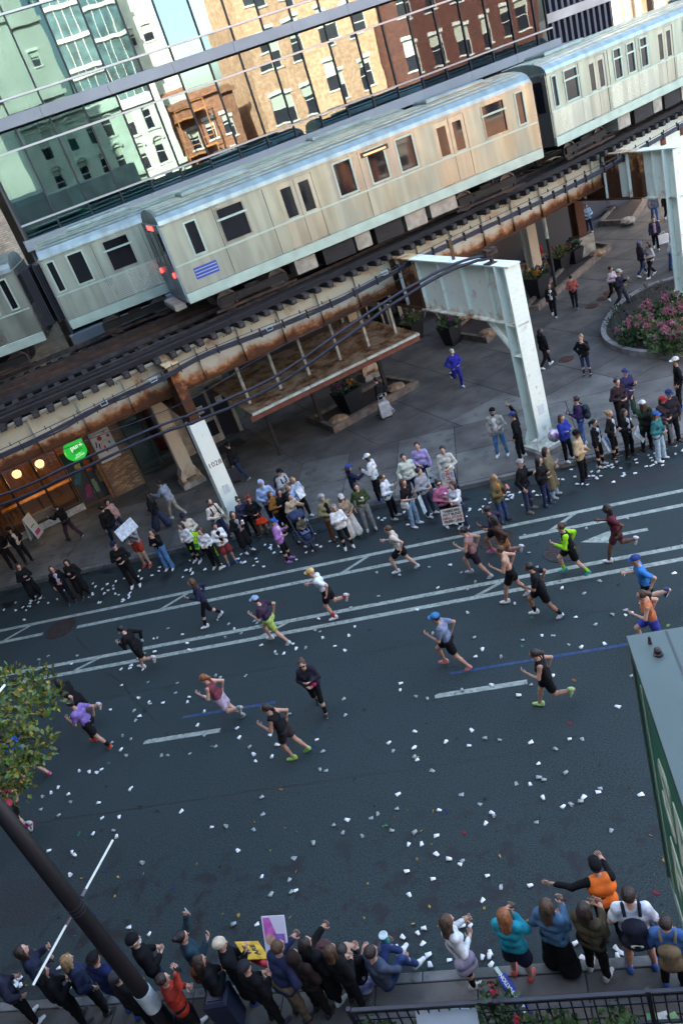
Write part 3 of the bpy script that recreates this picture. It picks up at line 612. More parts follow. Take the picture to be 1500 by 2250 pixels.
cable('lower of the two heavy black cables slung from the column bracket', [(13.35, 19.3, 6.42), (12.3, 19.59, 6.5), (10.55, 20.07, 6.22), (8.45, 20.64, 5.65), (6.33, 21.22, 5.11), (4.22, 21.8, 4.97), (2.59, 22.25, 4.99), (.03, 22.95, 4.8), (-2.06, 23.52, 4.69), (-6.06, 24.61, 4.99)], .046)
bk = thing('cable_bracket', 'rusty clamp bracket on the column cap holding the heavy cables', 'bracket', W(13.35, 19.3, 6.27), TH)
MB().box(-.22, .05, -.16, .16, 0, .03).box(-.06, .02, -.05, .05, .03, .42).build('arm', RUSTY, bk); MB().box(-.2, .16, -.1, .1, .34, .42).tube([(-.2, 0, .26), (.2, 0, .26)], .06, 8).build('clamp', RUSTY, bk)
for s0, n0, z, lb_ in ((3.6, 23.85, 6.1, 'pale metal cable hanger just left of the rusty column bracket'), (7.7, 23.9, 6.05, 'pale metal cable hanger above the middle of the corrugated canopy'), (12.2, 23.85, 6.15, 'pale metal cable hanger left of the white cross girder'), (1.95, 23.95, 6.05, 'pale metal cable hanger above the juice shop')):
    b = thing('cable_hanger', lb_, 'bracket', W(s0, n0, z), TH, 'cable hangers on the girder')
    MB().box(-.14, .14, -.03, .09, .02, .05).build('arm', mat('galvanised', (.45, .50, .50), .45, metal=.6), b); MB().tube([(-.1, -.02, .04), (-.1, -.06, -.06), (.1, -.06, -.06), (.1, -.02, .04)], .016, 6).build('clip', mat('galvanised', (.45, .50, .50), .45, metal=.6), b)
pst = thing('marker_post', 'short cream post standing on the cross girder flange beside the cables', 'post', W(13.35, 21.3, 6.27), TH)
MB().box(-.05, .05, -.02, .02, 0, .62).build('plate', PGIRD, pst)

# ---------------------------------------------------------------- trains
def steel(name, col, rough, metal, streak=.22):
    """stainless sheet: rain streaks down the side, brushed sheen, grime gathering in patches"""
    m = bpy.data.materials.new(name); m.use_nodes = True; N = m.node_tree.nodes; L = m.node_tree.links; b = N['Principled BSDF']; tc = N.new('ShaderNodeTexCoord')
    def nz(sc, st, det):
        mp = N.new('ShaderNodeMapping'); mp.inputs['Scale'].default_value = st; L.new(tc.outputs['Object'], mp.inputs[0]); t = N.new('ShaderNodeTexNoise'); t.inputs['Scale'].default_value = sc; t.inputs['Detail'].default_value = det; L.new(mp.outputs[0], t.inputs['Vector']); return t.outputs[0]
    def rg(v, a, c, lo, hi): r = N.new('ShaderNodeMapRange'); r.inputs[1].default_value = a; r.inputs[2].default_value = c; r.inputs[3].default_value = lo; r.inputs[4].default_value = hi; L.new(v, r.inputs[0]); return r.outputs[0]
    def mx(f, a, c):
        x = N.new('ShaderNodeMix'); x.data_type = 'RGBA'; L.new(f, x.inputs[0])
        for i, v in ((6, a), (7, c)):
            if isinstance(v, tuple): x.inputs[i].default_value = (*v, 1)
            else: L.new(v, x.inputs[i])
        return x.outputs[2]
    st = nz(3.2, (1, 1, .10), 3); gr = nz(.8, (1, 1, 1), 3)
    c = mx(rg(st, .38, .62, 0, 1), tuple(q*(1-streak) for q in col), col); c = mx(rg(gr, .50, .80, 0, .35), c, tuple(q*.55 for q in (col[0], col[1]*.93, col[2]*.82)))
    L.new(c, b.inputs['Base Color']); b.inputs['Metallic'].default_value = metal; L.new(rg(nz(1.4, (1, 1, .3), 4), .35, .65, rough-.06, rough+.14), b.inputs['Roughness'])
    _mats[name] = m; return m
STEEL = steel('brushed_steel', (.36, .40, .335), .38, .84); STEELD = steel('steel_window_band', (.33, .335, .30), .30, .85); SILL = mat('side_sill_paint', (.40, .52, .44), .45, metal=.25, nz=(2, .12))
ROOFM = steel('roof_steel', (.30, .36, .33), .38, .80); RIB = steel('fluted_steel', (.60, .63, .57), .24, .92); TGL = mat('train_window', (.008, .009, .012), .04, spec=.45)
UND = mat('underframe', (.010, .009, .009), .7, nz=(3, .5)); UBOX = mat('equipment_box', (.34, .33, .28), .5, metal=.4, nz=(4, .25)); WHL = mat('wheel_steel', (.10, .085, .08), .5, metal=.6, nz=(6, .3)); RUB = mat('gangway_rubber', (.02, .022, .03), .6)
REDL = mat('tail_lamp', (.6, .03, .03), .3, emit=((1, .05, .04), .5)); DRB = steel('door_steel', (.40, .41, .34), .36, .85)
def car(name, label, x, y, ang, wins, doors, L=14.35, fluted=(), tail=False, hop=(), group='train cars on the elevated track', narrow=()):
    t = thing(name, label, 'train car', (x, y, 6.64), ang, group); Wd = 2.84; ze = 3.30
    holes = [(a, b, c, d) for a, b, c, d in wins] + [(a, b, 1.16, 3.2) for a, b in doors]
    # cut the side into the lower panel and the window band
    m = MB(); holes_wall(m, 0, L, 1.14, 2.0, 0, .05, [(a, b, 1.16, 2.0) for a, b in doors]); m.build('lower_side_panel', STEEL, t)
    m = MB(); holes_wall(m, 0, L, 2.002, ze, 0, .05, [(a, b, c, d) for a, b, c, d in wins] + [(a, b, 2.0, 3.2) for a, b in doors]); m.build('window_band', STEEL, t)
    MB().box(0, L, Wd-.05, Wd, .83, ze).build('far_side', STEEL, t)
    MB().box(-.01, L+.01, -.035, .0-.001, .80, 1.13, bev=.015).build('side_sill', SILL, t)
    MB().box(.05, L-.05, .06, Wd-.06, .83, .95).build('floor', UND, t)
    MB().box(-.005, L+.005, -.025, -.001, 1.985, 2.035).build('belt_rail', SILL, t); MB().box(-.01, L+.01, -.03, -.001, ze-.05, ze+.01).build('gutter', STEELD, t)
    m = MB()
    for k in range(1, 8):
        u = k*L/8
        if not any(a-.05 < u < b+.05 for a, b in doors) and not any(a-.05 < u < b+.05 for a, b, _, _ in wins): m.box(u-.007, u+.007, -.009, -.0015, 1.15, ze-.06)
    if m.v: m.build('panel_seams', UND, t)['kind'] = 'stuff'
    # roof
    prof = [(-.02, ze), (.02, ze+.13), (.16, ze+.27), (.42, ze+.38), (.85, ze+.46), (1.42, ze+.49), (1.99, ze+.46), (2.42, ze+.38), (2.68, ze+.27), (2.82, ze+.13), (2.86, ze)]
    m = MB(); m.extrude(prof, (0, 0, 0), (L, 0, 0), (0, 1, 0), (0, 0, 1)); rf = m.build('roof', ROOFM, t, smooth=False)
    for u, v in ((.28, ze+.335), (.55, ze+.418), (.80, ze+.462), (1.08, ze+.482), (1.42, ze+.492), (1.76, ze+.482), (2.1, ze+.46), (2.5, ze+.37)): MB().box(.1, L-.1, u-.014, u+.014, v-.02, v+.016).build('roof_rib', ROOFM, rf)
    for a, b in ((1.2, 3.6), (L-3.6, L-1.2)): MB().box(a, b, .92, 1.92, ze+.44, ze+.60, bev=.05).build('roof_vent', ROOFM, rf)
    # windows and doors
    for i, (a, b, c, d) in enumerate(wins):
        w = MB().box(a, b, .032, .045, c, d).build('window', TGL, t)
        f = MB(); fw = .045
        for q in ((a-.01, a+fw, c, d), (b-fw, b+.01, c, d), (a+fw, b-fw, d-fw, d+.01), (a+fw, b-fw, c-.01, c+fw)): f.box(q[0], q[1], -.018, .03, q[2], q[3])
        f.build('frame', STEELD if b-a > .9 else SILL, w)
        if i in hop:
            z = c+(d-c)*.68; MB().box(a-.05, b+.05, -.03, .028, z-.03, z+.03).build('bar', SILL, w)
    for a, b in doors:
        mid = (a+b)/2
        for q0, q1 in ((a+.01, mid-.008), (mid+.008, b-.01)):
            dl = MB(); holes_wall(dl, q0, q1, 1.17, 3.19, .015, .045, [(q0+.13, q1-.13, 2.1, 3.02)]); d = dl.build('door', DRB, t)
            MB().box(q0+.12, q1-.12, .03, .04, 2.08, 3.04).build('pane', TGL, d); MB().box(q0+.1, q1-.1, .0, .014, 2.02, 2.06).build('rail', SILL, d)
        MB().box(a-.05, b+.05, -.045, -.002, 1.132, 1.17).build('threshold', STEELD, t)
    for a, b in fluted:
        m = MB()
        for k in range(15): z = 1.20+k*.054; m.box(a, b, -.018, -.001, z, z+.027)
        m.build('fluted_panel', RIB, t)
    # ends
    for e in (0, 1):
        x0 = -.06 if e == 0 else L+.002
        m = MB(); m.box(x0, x0+.058, .02, Wd-.02, .85, ze+.05, bev=.02); en = m.build('end_wall', (_mats.get('end_blue_steel') or steel('end_blue_steel', (.26, .34, .40), .35, .6)) if tail and e == 0 else STEELD, t)
        xx = x0-.012 if e == 0 else x0+.059
        for u0, u1 in ((.2, .85), (1.05, 1.8), (2.0, 2.65)): MB().box(xx, xx+.011, u0, u1, 2.05, 3.1).build('pane', TGL, en)
        if tail and e == 0:
            for u in (.35, 2.5): MB().lathe([(.085, 0), (.09, .03), (.07, .05)], 12, Matrix.Translation((xx-.001, u, 1.75)) @ Matrix.Rotation(-pi/2, 4, 'Y')).build('tail_lamp', REDL, en)
            MB().box(xx, xx+.01, .9, 1.95, 3.15, 3.3).build('run_sign', REDL, en)
            MB().box(-.45, -.06, .5, 2.34, .62, .84, bev=.04).build('anticlimber', UBOX, t)
        else:
            m = MB()
            for k in range(5): q = (-.08-k*.075) if e == 0 else (L+.062+k*.075); m.box(q-.03, q+.03, .85, 2.0, 1.1, 3.15)
            m.build('gangway', RUB, t)
    # underframe: bogies, wheels, boxes
    for c in (2.25, L-2.25):
        b = MB(); b.box(c-1.25, c+1.25, .42, .56, .28, .52).box(c-1.25, c+1.25, 2.28, 2.42, .28, .52).box(c-.25, c+.25, .5, 2.34, .32, .62); b.box(c-.6, c+.6, .36, .42, .4, .48); bg = b.build('bogie', UND, t)
        for dx in (-.95, .95):
            for yy in (.62, 2.12):
                Mx = Matrix.Translation((c+dx, yy, .36)) @ Matrix.Rotation(pi/2, 4, 'X'); MB().lathe([(.36, 0), (.36, .1), (.30, .11), (.30, .03), (.12, .03), (.12, .14), (.05, .15)], 20, Mx).build('wheel', WHL, bg)
        MB().box(c-1.5, c+1.5, .25, .35, .12, .2).build('shoe_beam', RUSTY, bg)
    for a, b, z, mt in ((3.9, 4.7, .28, UBOX), (5.0, 6.2, .22, UND), (6.3, 6.9, .25, UBOX), (7.1, 8.2, .2, UND), (8.35, 9.2, .22, UBOX), (9.4, 10.5, .3, UBOX)):
        q = MB().box(a*L/14.35, b*L/14.35, .12, .9, z, .79, bev=.03).build('equipment_box', mt, t)
        for k in range(3): MB().box(a*L/14.35+.08, b*L/14.35-.08, .108, .119, z+.12+k*.14, z+.16+k*.14).build('louvre', mt, q)
    return t
z0, z1 = 2.1, 3.18
main = car('train_car', 'smooth steel train car nearest the camera with red tail lamps at its left end', -9.10,24.37, radians(29.75), [(.72, 1.15, 2.1, 3.15), (1.82, 2.78, z0, z1), (6.02, 6.72, z0, z1), (7.28, 7.98, z0, z1), (8.4, 9.1, z0, z1), (11.85, 12.8, z0, z1), (13.25, 13.62, z0, z1)], [(3.95, 5.25), (9.9, 11.15)], 14.0, tail=True, hop=(1, 5))
holes_wall(MB(), 5.9, 9.2, z0-.05, z1+.06, -.008, -.001, [(6.02, 6.72, z0, z1), (7.28, 7.98, z0, z1), (8.4, 9.1, z0, z1)]).build('bay_panel', STEELD, main)
lg = MB().box(.5, 1.3, -.008, -.001, 1.42, 1.78).build('emblem', mat('emblem_blue', (.03, .06, .36), .5), main); 
for z in (1.5, 1.6, 1.7): MB().box(.52, 1.28, -.011, -.0085, z-.012, z+.012).build('emblem_stripe', SILL, lg)
ds = MB().box(7.1, 8.15, -.02, -.0065, 3.0, 3.16).build('destination_sign', mat('sign_black', (.02, .015, .015), .4), main)
MB().box(7.2, 8.05, -.024, -.0205, 3.04, 3.09).build('sign_line', mat('led_orange', (.9, .3, .1), .5, emit=((1, .35, .12), .3)), ds)
car('train_car', 'fluted steel train car leading away at the right end of the near train', 3.75,32.70, radians(43.5), [(.22, .52, z0, z1), (.92, 1.72, z0, z1), (3.9, 4.4, z0, z1), (4.75, 5.25, z0, z1), (5.6, 6.1, z0, z1), (8.6, 9.3, z0, z1), (9.7, 10.4, z0, z1), (11.9, 12.7, z0, z1)], [(2.3, 3.4), (6.75, 7.85)], 14.3, fluted=((.05, 2.2), (3.5, 6.65), (7.95, 14.2)), hop=(1, 2, 3, 4, 5, 6))
car('train_car', 'fluted steel car of the far train passing behind the tail lamps', -14.25, 26.1, radians(23.6), [(.12, .42, z0, z1), (.85, 1.45, z0, z1), (2.15, 3.1, z0, z1), (6.2, 6.9, z0, z1), (7.4, 8.1, z0, z1)], [(3.9, 5.1), (9.5, 10.7)], 14.3, fluted=((1.5, 3.8), (5.2, 9.4)), hop=(2,))
_a = radians(19.5); _e = Vector((-14.25-.95*cos(_a), 26.1-.95*sin(_a)-.12))
car('train_car', 'fluted steel car of the far train cut by the left edge of the picture', _e.x-14.3*cos(_a), _e.y-14.3*sin(_a), _a, [(13.7, 14.0, z0, z1), (12.6, 13.3, z0, z1), (11.2, 12.1, z0, z1)], [(9.4, 10.6)], 14.3, fluted=((10.8, 13.1),), hop=(2,))

# ---------------------------------------------------------------- shopfronts under the railway
SH = thing('juice_shop', 'dark framed juice shop with warm lit interior under the railway', 'shop', W(-6.5, 32.3, .15), TH)
FRM = mat('bronze_frame', (.05, .042, .036), .4, metal=.5); SHG = glass_material('shop_glass', (.5, .55, .55), .16, (.9, .9, .88), .05)
WOOD = mat('warm_wood_panel', (.50, .24, .08), .6, nz=(2, .3), bump=(8, .2), stretch=(3, 3, .4)); BLK = mat('black_fascia', (.016, .016, .018), .5)
def L(s): return s+6.5
MB().box(0, 7.6, .0, .35, 3.05, 4.6).build('fascia', BLK, SH); MB().box(0, 7.6, 5.0, 5.2, 0, 4.5).build('back_wall', WOOD, SH); MB().box(0, 7.6, .3, 5.0, 4.0, 4.2).build('ceiling', WOOD, SH); MB().box(0, 7.6, .3, 5.0, -.12, .02).build('floor', mat('shop_floor', (.15, .10, .07), .6), SH)
MB().box(7.5, 7.6, .36, 5, 0, 4).build('side_wall', WOOD, SH); MB().box(0, .1, .36, 5, 0, 4).build('side_wall', WOOD, SH)
for a, b in ((L(-6.3), L(-4.6)), (L(-4.5), L(-3.3)), (L(-3.2), L(-2.25)), (L(-2.15), L(-1.05)), (L(-.95), L(.0))):
    f = MB(); f.box(a-.05, a, -.03, .1, .3, 3.05).box(b, b+.05, -.03, .1, .3, 3.05).box(a, b, -.03, .1, .3, .36).box(a, b, -.03, .1, 2.98, 3.05); w = f.build('window', FRM, SH); MB().box(a, b, .02, .03, .36, 2.98).build('pane', SHG, w)
MB().box(0, L(.05), -.05, .12, -.02, .298).build('sill_wall', mat('pale_sill', (.50, .52, .47), .8, nz=(4, .3)), SH)
rad = MB()
for i in range(16): rad.box(L(-1.95)+i*.055, L(-1.95)+i*.055+.035, .12, .17, .36, .72)
rad.build('radiator', mat('pale_sill', (.50, .52, .47), .8, nz=(4, .3)), SH)
# dark door bay with printed bottles
bay = MB().box(L(.08), L(1.35), -.03, .04, .1, 2.55).build('poster_panel', mat('poster_dark', (.05, .05, .055), .5), SH)
BOT = [((.05, .16, .20), .25, 1.35, .5), ((.45, .36, .16), .5, 2.0, .2), ((.55, .10, .03), .85, 1.7, 0.1), ((.35, .26, .08), 1.1, 1.05, -.05), ((.22, .05, .12), .38, .62, .3), ((.18, .30, .22), .72, .72, .1)]
for c, x, z, r in BOT:
    o = MB().box(-.12, .12, 0, .006, -.28, .2, bev=.0).box(-.07, .07, 0, .006, .2, .34).box(-.09, .09, -.004, .0, -.15, .05).build('bottle_print', fabric(c, .6, 'print'), bay); o.location = (L(.08)+x, -.038, z); o.rotation_euler = (0, r, 0)
MB().box(L(.68), L(.74), -.045, -.031, .1, 2.55).build('mullion', FRM, bay)
lettering('pure', .3, mat('sign_grey', (.30, .34, .36), .6), SH, face_matrix((L(.55), -.02, 2.82), (1, 0, 0), (0, 0, 1)))
for x in (-2.2, -1.05, -.5, -3.4): MB().box(L(x), L(x)+.25, -.06, -.01, 3.12, 3.2).build('fascia_light', mat('green_strip', (.05, .5, .08), .5, emit=((.05, .9, .12), .15)), SH)
GREEN = mat('green_sign_face', (.02, .42, .05), .45, emit=((.03, .75, .08), .05))
gs = thing('round_sign', 'round green backlit juice bar sign above the shop corner', 'sign', W(.78, 31.85, 2.78), TH)
Mx = Matrix.Rotation(radians(24), 4, 'Z') @ Matrix.Rotation(pi/2, 4, 'X')
MB().lathe([(.46, -.09), (.48, -.08), (.48, .08), (.46, .09)], 36, Mx).build('drum', GREEN, gs)
wl_ = mat('sign_white', (.8, .85, .8), .5, emit=((.9, 1, .9), .06)); R24 = Matrix.Rotation(radians(24), 4, 'Z')
lettering('pure', .30, wl_, gs, R24 @ face_matrix((.04, -.095, .14), (1, 0, 0), (0, 0, 1)), bold=.006)
lettering('GREEN', .17, mat('sign_green_text', (.01, .24, .03), .5), gs, R24 @ face_matrix((.0, -.095, -.06), (1, 0, 0), (0, 0, 1)))
lettering('JUICE +\nSMOOTHIES', .09, wl_, gs, R24 @ face_matrix((.0, -.095, -.25), (1, 0, 0), (0, 0, 1)))
MB().box(-.03, .03, .08, .5, -.04, .04).build('bracket', FRM, gs)
GLOBE = mat('lit_globe', (.9, .7, .45), .4, emit=((1, .62, .26), .30))
for s_, n_, lb in ((-1.7, 33.0, 'left glowing globe pendant lamp in the juice shop window'), (-.72, 32.95, 'right glowing globe pendant lamp in the juice shop window')):
    t = thing('pendant_lamp', lb, 'lamp', W(s_, n_, 2.55), TH, 'globe lamps in the juice shop')
    MB().lathe([(.02, -.17), (.11, -.15), (.17, -.07), (.185, 0), (.17, .08), (.10, .14), (.03, .16)], 18).build('globe', GLOBE, t, smooth=True); MB().tube([(0, 0, .16), (0, 0, 1.45)], .01, 6).build('cord', FRM, t)
    l = bpy.data.lights.new('lamp_light', 'POINT'); l.energy = 5; l.color = (1, .62, .28); l.shadow_soft_size = .18; lo = bpy.data.objects.new('lamp_light', l); COL.objects.link(lo); lo.parent = t; lo.location = (0, .32, -.2)
ct = thing('shop_counter', 'long wooden window counter inside the juice shop', 'counter', W(-3.0, 33.3, .15), TH); MB().box(0, 3.1, 0, .4, 1.0, 1.06).build('top', WOOD, ct); 
for x in (.1, 1.5, 2.9): MB().box(x, x+.06, .1, .3, 0, .999).build('leg', FRM, ct)
# brick pier with the big poster, shop window, doorway
RBK = brick_material('weathered_brick', (.30, .20, .12), (.20, .125, .08), (.16, .13, .10))
pr_ = thing('brick_pier', 'weathered brown brick pier carrying the poster under the railway', 'wall', W(1.35, 31.9, .15), TH)
MB().box(0, 1.35, 0, 1.4, 0, 4.5).build('wall', RBK, pr_); MB().box(-.16, -.02, -.02, .2, 0, 4.5).build('downpipe', mat('rust_pipe', (.20, .09, .04), .7, nz=(5, .4)), pr_)
# bricks one can pick out at the pier's near corner
bmesh_ = MB().box(0, .23, -.012, .0-.001, 0, .062).mesh('brick', RBK)
bms = [MB().box(0, .225, -.010, -.001, 0, .06).mesh('brick', mat('brick_tone_%d' % i, c, .9, nz=(9, .3), bump=(30, .4))) for i, c in enumerate([(.30, .19, .11), (.22, .13, .08), (.36, .25, .15), (.17, .11, .075)])]
for r in range(22):
    for c in range(5):
        x = c*.245+(.12 if r % 2 else 0)+.03
        if x > 1.1: continue
        obj('brick', random.choice(bms), pr_, (x, 0, .05+r*.075))
po = thing('wall_poster', 'white poster with colourful beauty products on the brick pier', 'poster', W(1.45, 31.86, 1.75), TH)
MB().box(0, .86, -.02, .015, 0, 1.5).build('board', mat('poster_white', (.62, .66, .64), .6, nz=(2, .08)), po)
def disc(par, x, z, r, c, y=-.026, name='print_dot'):
    return MB().lathe([(r, 0), (r, .004)], 16, Matrix.Translation((x, y+.004, z)) @ Matrix.Rotation(pi/2, 4, 'X')).build(name, fabric(c, .6, 'print'), par)
for x, z, r, c in ((.36, 1.02, .10, (.42, .06, .05)), (.62, 1.22, .06, (.6, .35, .25)), (.72, 1.0, .065, (.5, .03, .18)), (.66, .72, .05, (.05, .20, .24))): disc(po, x, z, r, c)
for x, z, w, h, c, a in ((.14, .82, .05, .26, (.03, .05, .14), .25), (.24, .72, .05, .24, (.03, .04, .12), .2), (.42, .52, .07, .3, (.55, .03, .04), -.05)):
    o = MB().box(-w/2, w/2, -.004, 0, -h/2, h/2).build('print_bar', fabric(c, .6, 'print'), po); o.location = (x, -.022, z); o.rotation_euler = (0, a, 0)
MB().tube([(.5+.16*cos(t)*(1+.2*sin(3*t)), -.024, .62+.26*sin(t)) for t in np.linspace(0, 6.2, 26)], .006, 4).build('print_line', fabric((.08, .08, .1), .6, 'print'), po)
lettering('HELLO,', .15, fabric((.05, .16, .22), .6, 'print'), po, face_matrix((.27, -.024, 1.38), (1, 0, 0), (0, 0, 1))); lettering('RIVER NORTH', .115, fabric((.12, .36, .10), .6, 'print'), po, face_matrix((.40, -.024, 1.24), (1, 0, 0), (0, 0, 1)))
en = thing('entrance_bay', 'recessed shop window and glazed entrance door beside the numbered columns', 'shopfront', W(2.8, 32.45, .15), TH)
MB().box(-.2, 5.6, .0, .3, 3.3, 6.2).build('lintel', BLK, en); MB().box(-.1, 5.6, 1.6, 1.8, 0, 3.3).build('back_wall', mat('teal_interior', (.10, .15, .14), .8, nz=(1, .3)), en)
for a, b in ((.0, .9), (.98, 1.9)):
    f = MB().box(a, a+.05, 0, .1, .1, 3.3).box(b-.05, b, 0, .1, .1, 3.3).box(a+.05, b-.05, 0, .1, .1, .2).build('window', FRM, en); MB().box(a+.05, b-.05, .04, .05, .2, 3.3).build('pane', SHG, f)
rd = MB().lathe([(.30, .5), (.32, .6), (.32, 2.5), (.30, 2.6)], 18).build('red_vending_panel', mat('dark_red', (.16, .012, .012), .5), en); rd.location = (1.5, .9, 0)
lettering('Hollo', .3, mat('faded_white', (.35, .33, .32), .7), rd, face_matrix((0, -.33, 1.5), (0, 0, 1), (-1, 0, 0)))
STN = mat('stone_frame', (.36, .33, .27), .8, nz=(3, .25))
MB().box(2.05, 2.5, -.05, .3, 0, 3.3).build('pier', STN, en); MB().box(4.7, 4.86, -.02, .3, 0, 3.3).build('pier', STN, en)
d = MB(); holes_wall(d, 2.9, 3.95, 0, 2.5, 0, .06, [(3.03, 3.82, .35, 1.05), (3.03, 3.82, 1.25, 2.35)]); dr = d.build('door', STN, en)
MB().box(3.0, 3.85, .02, .04, .33, 1.07).build('pane', mat('dark_window_glass', (.02, .02, .03), .08), dr); MB().box(3.0, 3.85, .02, .04, 1.23, 2.37).build('pane', mat('dark_window_glass', (.02, .02, .03), .08), dr)
MB().tube([(3.85, -.05, 1.0), (3.85, -.05, 1.5)], .02, 6).build('handle', mat('galvanised', (.45, .5, .5), .45, metal=.6), dr)
MB().box(3.25, 3.55, -.006, -.001, 1.5, 1.85).build('notice', mat('paper_notice', (.62, .70, .68), .8), dr)
for a, b in ((2.52, 2.88), (3.98, 4.65)): MB().box(a, b, .03, .05, .1, 2.5).build('side_pane', mat('dark_window_glass', (.02, .02, .03), .08), en)
MB().box(2.5, 4.7, -.02, .28, 2.52, 2.7).build('head_frame', STN, en)
MB().box(4.2, 4.5, -.03, .02, 1.6, 1.95).build('no_smoking_plate', mat('paper_notice', (.62, .70, .68), .8), en)
mt_ = thing('door_mat', 'black mat lying in front of the glazed entrance door', 'mat', W(5.3, 30.9, .151), TH); MB().box(0, 1.9, 0, .95, 0, .015, bev=.005).build('rubber', mat('rubber_black', (.015, .015, .016), .9, bump=(60, .6)), mt_)
sf = thing('seafood_restaurant', 'restaurant front with a pale canopy sign under the railway', 'shop', W(14.6, 33.4, .15), TH)
MB().box(-6.3, 3.6, 1.4, 1.7, 0, 6).build('wall', mat('dark_interior', (.03, .026, .024), .8), sf); cn = MB().box(-1.4, 1.9, -.9, 1.3, 3.0, 3.16, bev=.02).build('canopy', mat('pale_sill', (.50, .52, .47), .8), sf)
lettering('seafood', .3, mat('sign_black', (.02, .015, .015), .4), cn, face_matrix((1.0, -.905, 3.12), (1, 0, 0), (0, 0, 1))); lettering('AOI', .42, mat('lit_orange_letters', (.9, .5, .2), .5, emit=((1, .65, .3), .5)), cn, face_matrix((.0, -.88, 3.42), (1, 0, 0), (0, 0, 1)))
for x in (1.6, 2.6, 3.4): 
    f = MB().box(x, x+.08, 1.2, 1.3, 0, 3).box(x+.7, x+.78, 1.2, 1.3, 0, 3).build('window', STN, sf); MB().box(x+.08, x+.7, 1.24, 1.25, .3, 2.9).build('pane', SHG, f)
MB().box(.2, .9, 1.3, 1.38, 0, 2.2).build('door', STN, sf)
nsf = thing('corner_shopfront', 'dim shopfront with pale piers behind the seated people', 'shop', W(22, 38.2, .15), TH)
MB().box(-3.5, 14, .5, .8, 0, 6).build('wall', mat('dark_interior', (.03, .026, .024), .8), nsf)
for x in (-3, -.2, 2.6, 5.4, 8.2, 11): MB().box(x, x+.5, .1, .49, 0, 5).build('pier', STN, nsf); f = MB().box(x+.55, x+2.7, .4, .46, .5, 4).build('window', mat('dark_window_glass', (.02, .02, .03), .08), nsf); MB().box(x+1.58, x+1.66, .36, .399, .5, 4).build('bar', STN, f)

# ---------------------------------------------------------------- corrugated canopy hung below the track
CORR = rust_material('weathered_corrugated', (.24, .20, .14), (.13, .06, .02), 2.0, 3.2, .75, 2.2)
cp = thing('corrugated_canopy', 'rusty corrugated canopy hung from the railway girder over the planter', 'canopy', W(6.7, 26.35, 0), TH)
m = MB(); nseg = 60
for i in range(nseg):
    x0, x1 = i*7.5/nseg, (i+1)*7.5/nseg; zz = lambda j: 2.78+(.028 if j % 2 else 0)
# ribs run along the canopy
vs = []; fs = []; nr = 40
for j in range(nr+1):
    y = j*5.2/nr; z = 2.80 + (.06 if j % 2 else -.0) + .02*y
    vs += [(0, y, z), (7.5, y, z)]
for j in range(nr): a = j*2; fs.append((a, a+1, a+3, a+2))
m = MB(); m.add(vs, fs); m.build('corrugated_sheet', CORR, cp)
for x in (0, 2.5, 5.0): MB().box(x+.02, x+2.48, -.10, -.002, 2.74, 2.84, bev=.01).build('gutter', mat('pale_gutter', (.50, .54, .47), .6, nz=(5, .3)), cp)
MB().box(-.05, 7.55, .1, .22, 2.48, 2.70).build('edge_beam', mat('red_oxide', (.17, .055, .035), .7, nz=(4, .3)), cp); MB().box(-.05, 7.55, 4.6, 4.72, 2.55, 2.8).build('edge_beam', mat('red_oxide', (.17, .055, .035), .7, nz=(4, .3)), cp)
HG = mat('galvanised_post', (.40, .41, .36), .6, metal=.3, nz=(5, .35))
for x in (.38, 1.72, 3.0, 4.42, 5.75, 7.05): MB().box(x-.055, x+.055, .95, 1.06, 2.84, 5.06).build('hanger_post', HG, cp)
for x in (3.3, 6.55): MB().box(x-.07, x+.07, 2.2, 2.34, .2, 2.8).build('support_post', mat('black_paint', (.012, .012, .014), .6), cp)
MB().box(.9, 1.02, 1.6, 1.72, .15, 2.75).build('support_post', mat('black_paint', (.012, .012, .014), .6), cp)

# ---------------------------------------------------------------- planters, rocks, plants
SOIL = mat('mulch', (.035, .022, .015), .95, nz=(18, .6), bump=(22, .9)); PKERB = mat('planter_kerb', (.16, .12, .09), .85, nz=(3, .4), bump=(20, .4)); GKERB = mat('bed_kerb', (.22, .21, .19), .85, nz=(3, .35), bump=(20, .4))
LEAF = [mat('leaf_%d' % i, c, .6, nz=(3, .35)) for i, c in enumerate([(.035, .075, .022), (.05, .10, .025), (.075, .11, .03), (.025, .055, .03)])]
PET = {'pink': mat('petal_pink', (.33, .10, .15), .7, nz=(8, .4)), 'orange': mat('petal_orange', (.55, .22, .03), .7, nz=(8, .4)), 'purple': mat('petal_purple', (.22, .05, .22), .7, nz=(8, .4)), 'red': mat('petal_red', (.5, .02, .05), .7)}
def leaf_cloud(m, c, rad, n, size, up=.3, thin=.35, rng=random):
    for _ in range(n):
        u = Vector((rng.gauss(0, 1), rng.gauss(0, 1), rng.gauss(0, 1))).normalized()*(rng.random()**.4); p = Vector((c[0]+u.x*rad[0], c[1]+u.y*rad[1], c[2]+u.z*rad[2]))
        d = (u+Vector((rng.gauss(0, .5), rng.gauss(0, .5), rng.gauss(up, .5)))).normalized(); sd = d.cross(Vector((rng.gauss(0, 1), rng.gauss(0, 1), rng.gauss(0, 1)))).normalized(); s = size*rng.uniform(.6, 1.3)
        mid = p+d*s*.5+Vector((0, 0, s*.08)); m.add([p, mid+sd*s*thin, p+d*s, mid-sd*s*thin], [(0, 1, 2, 3)])
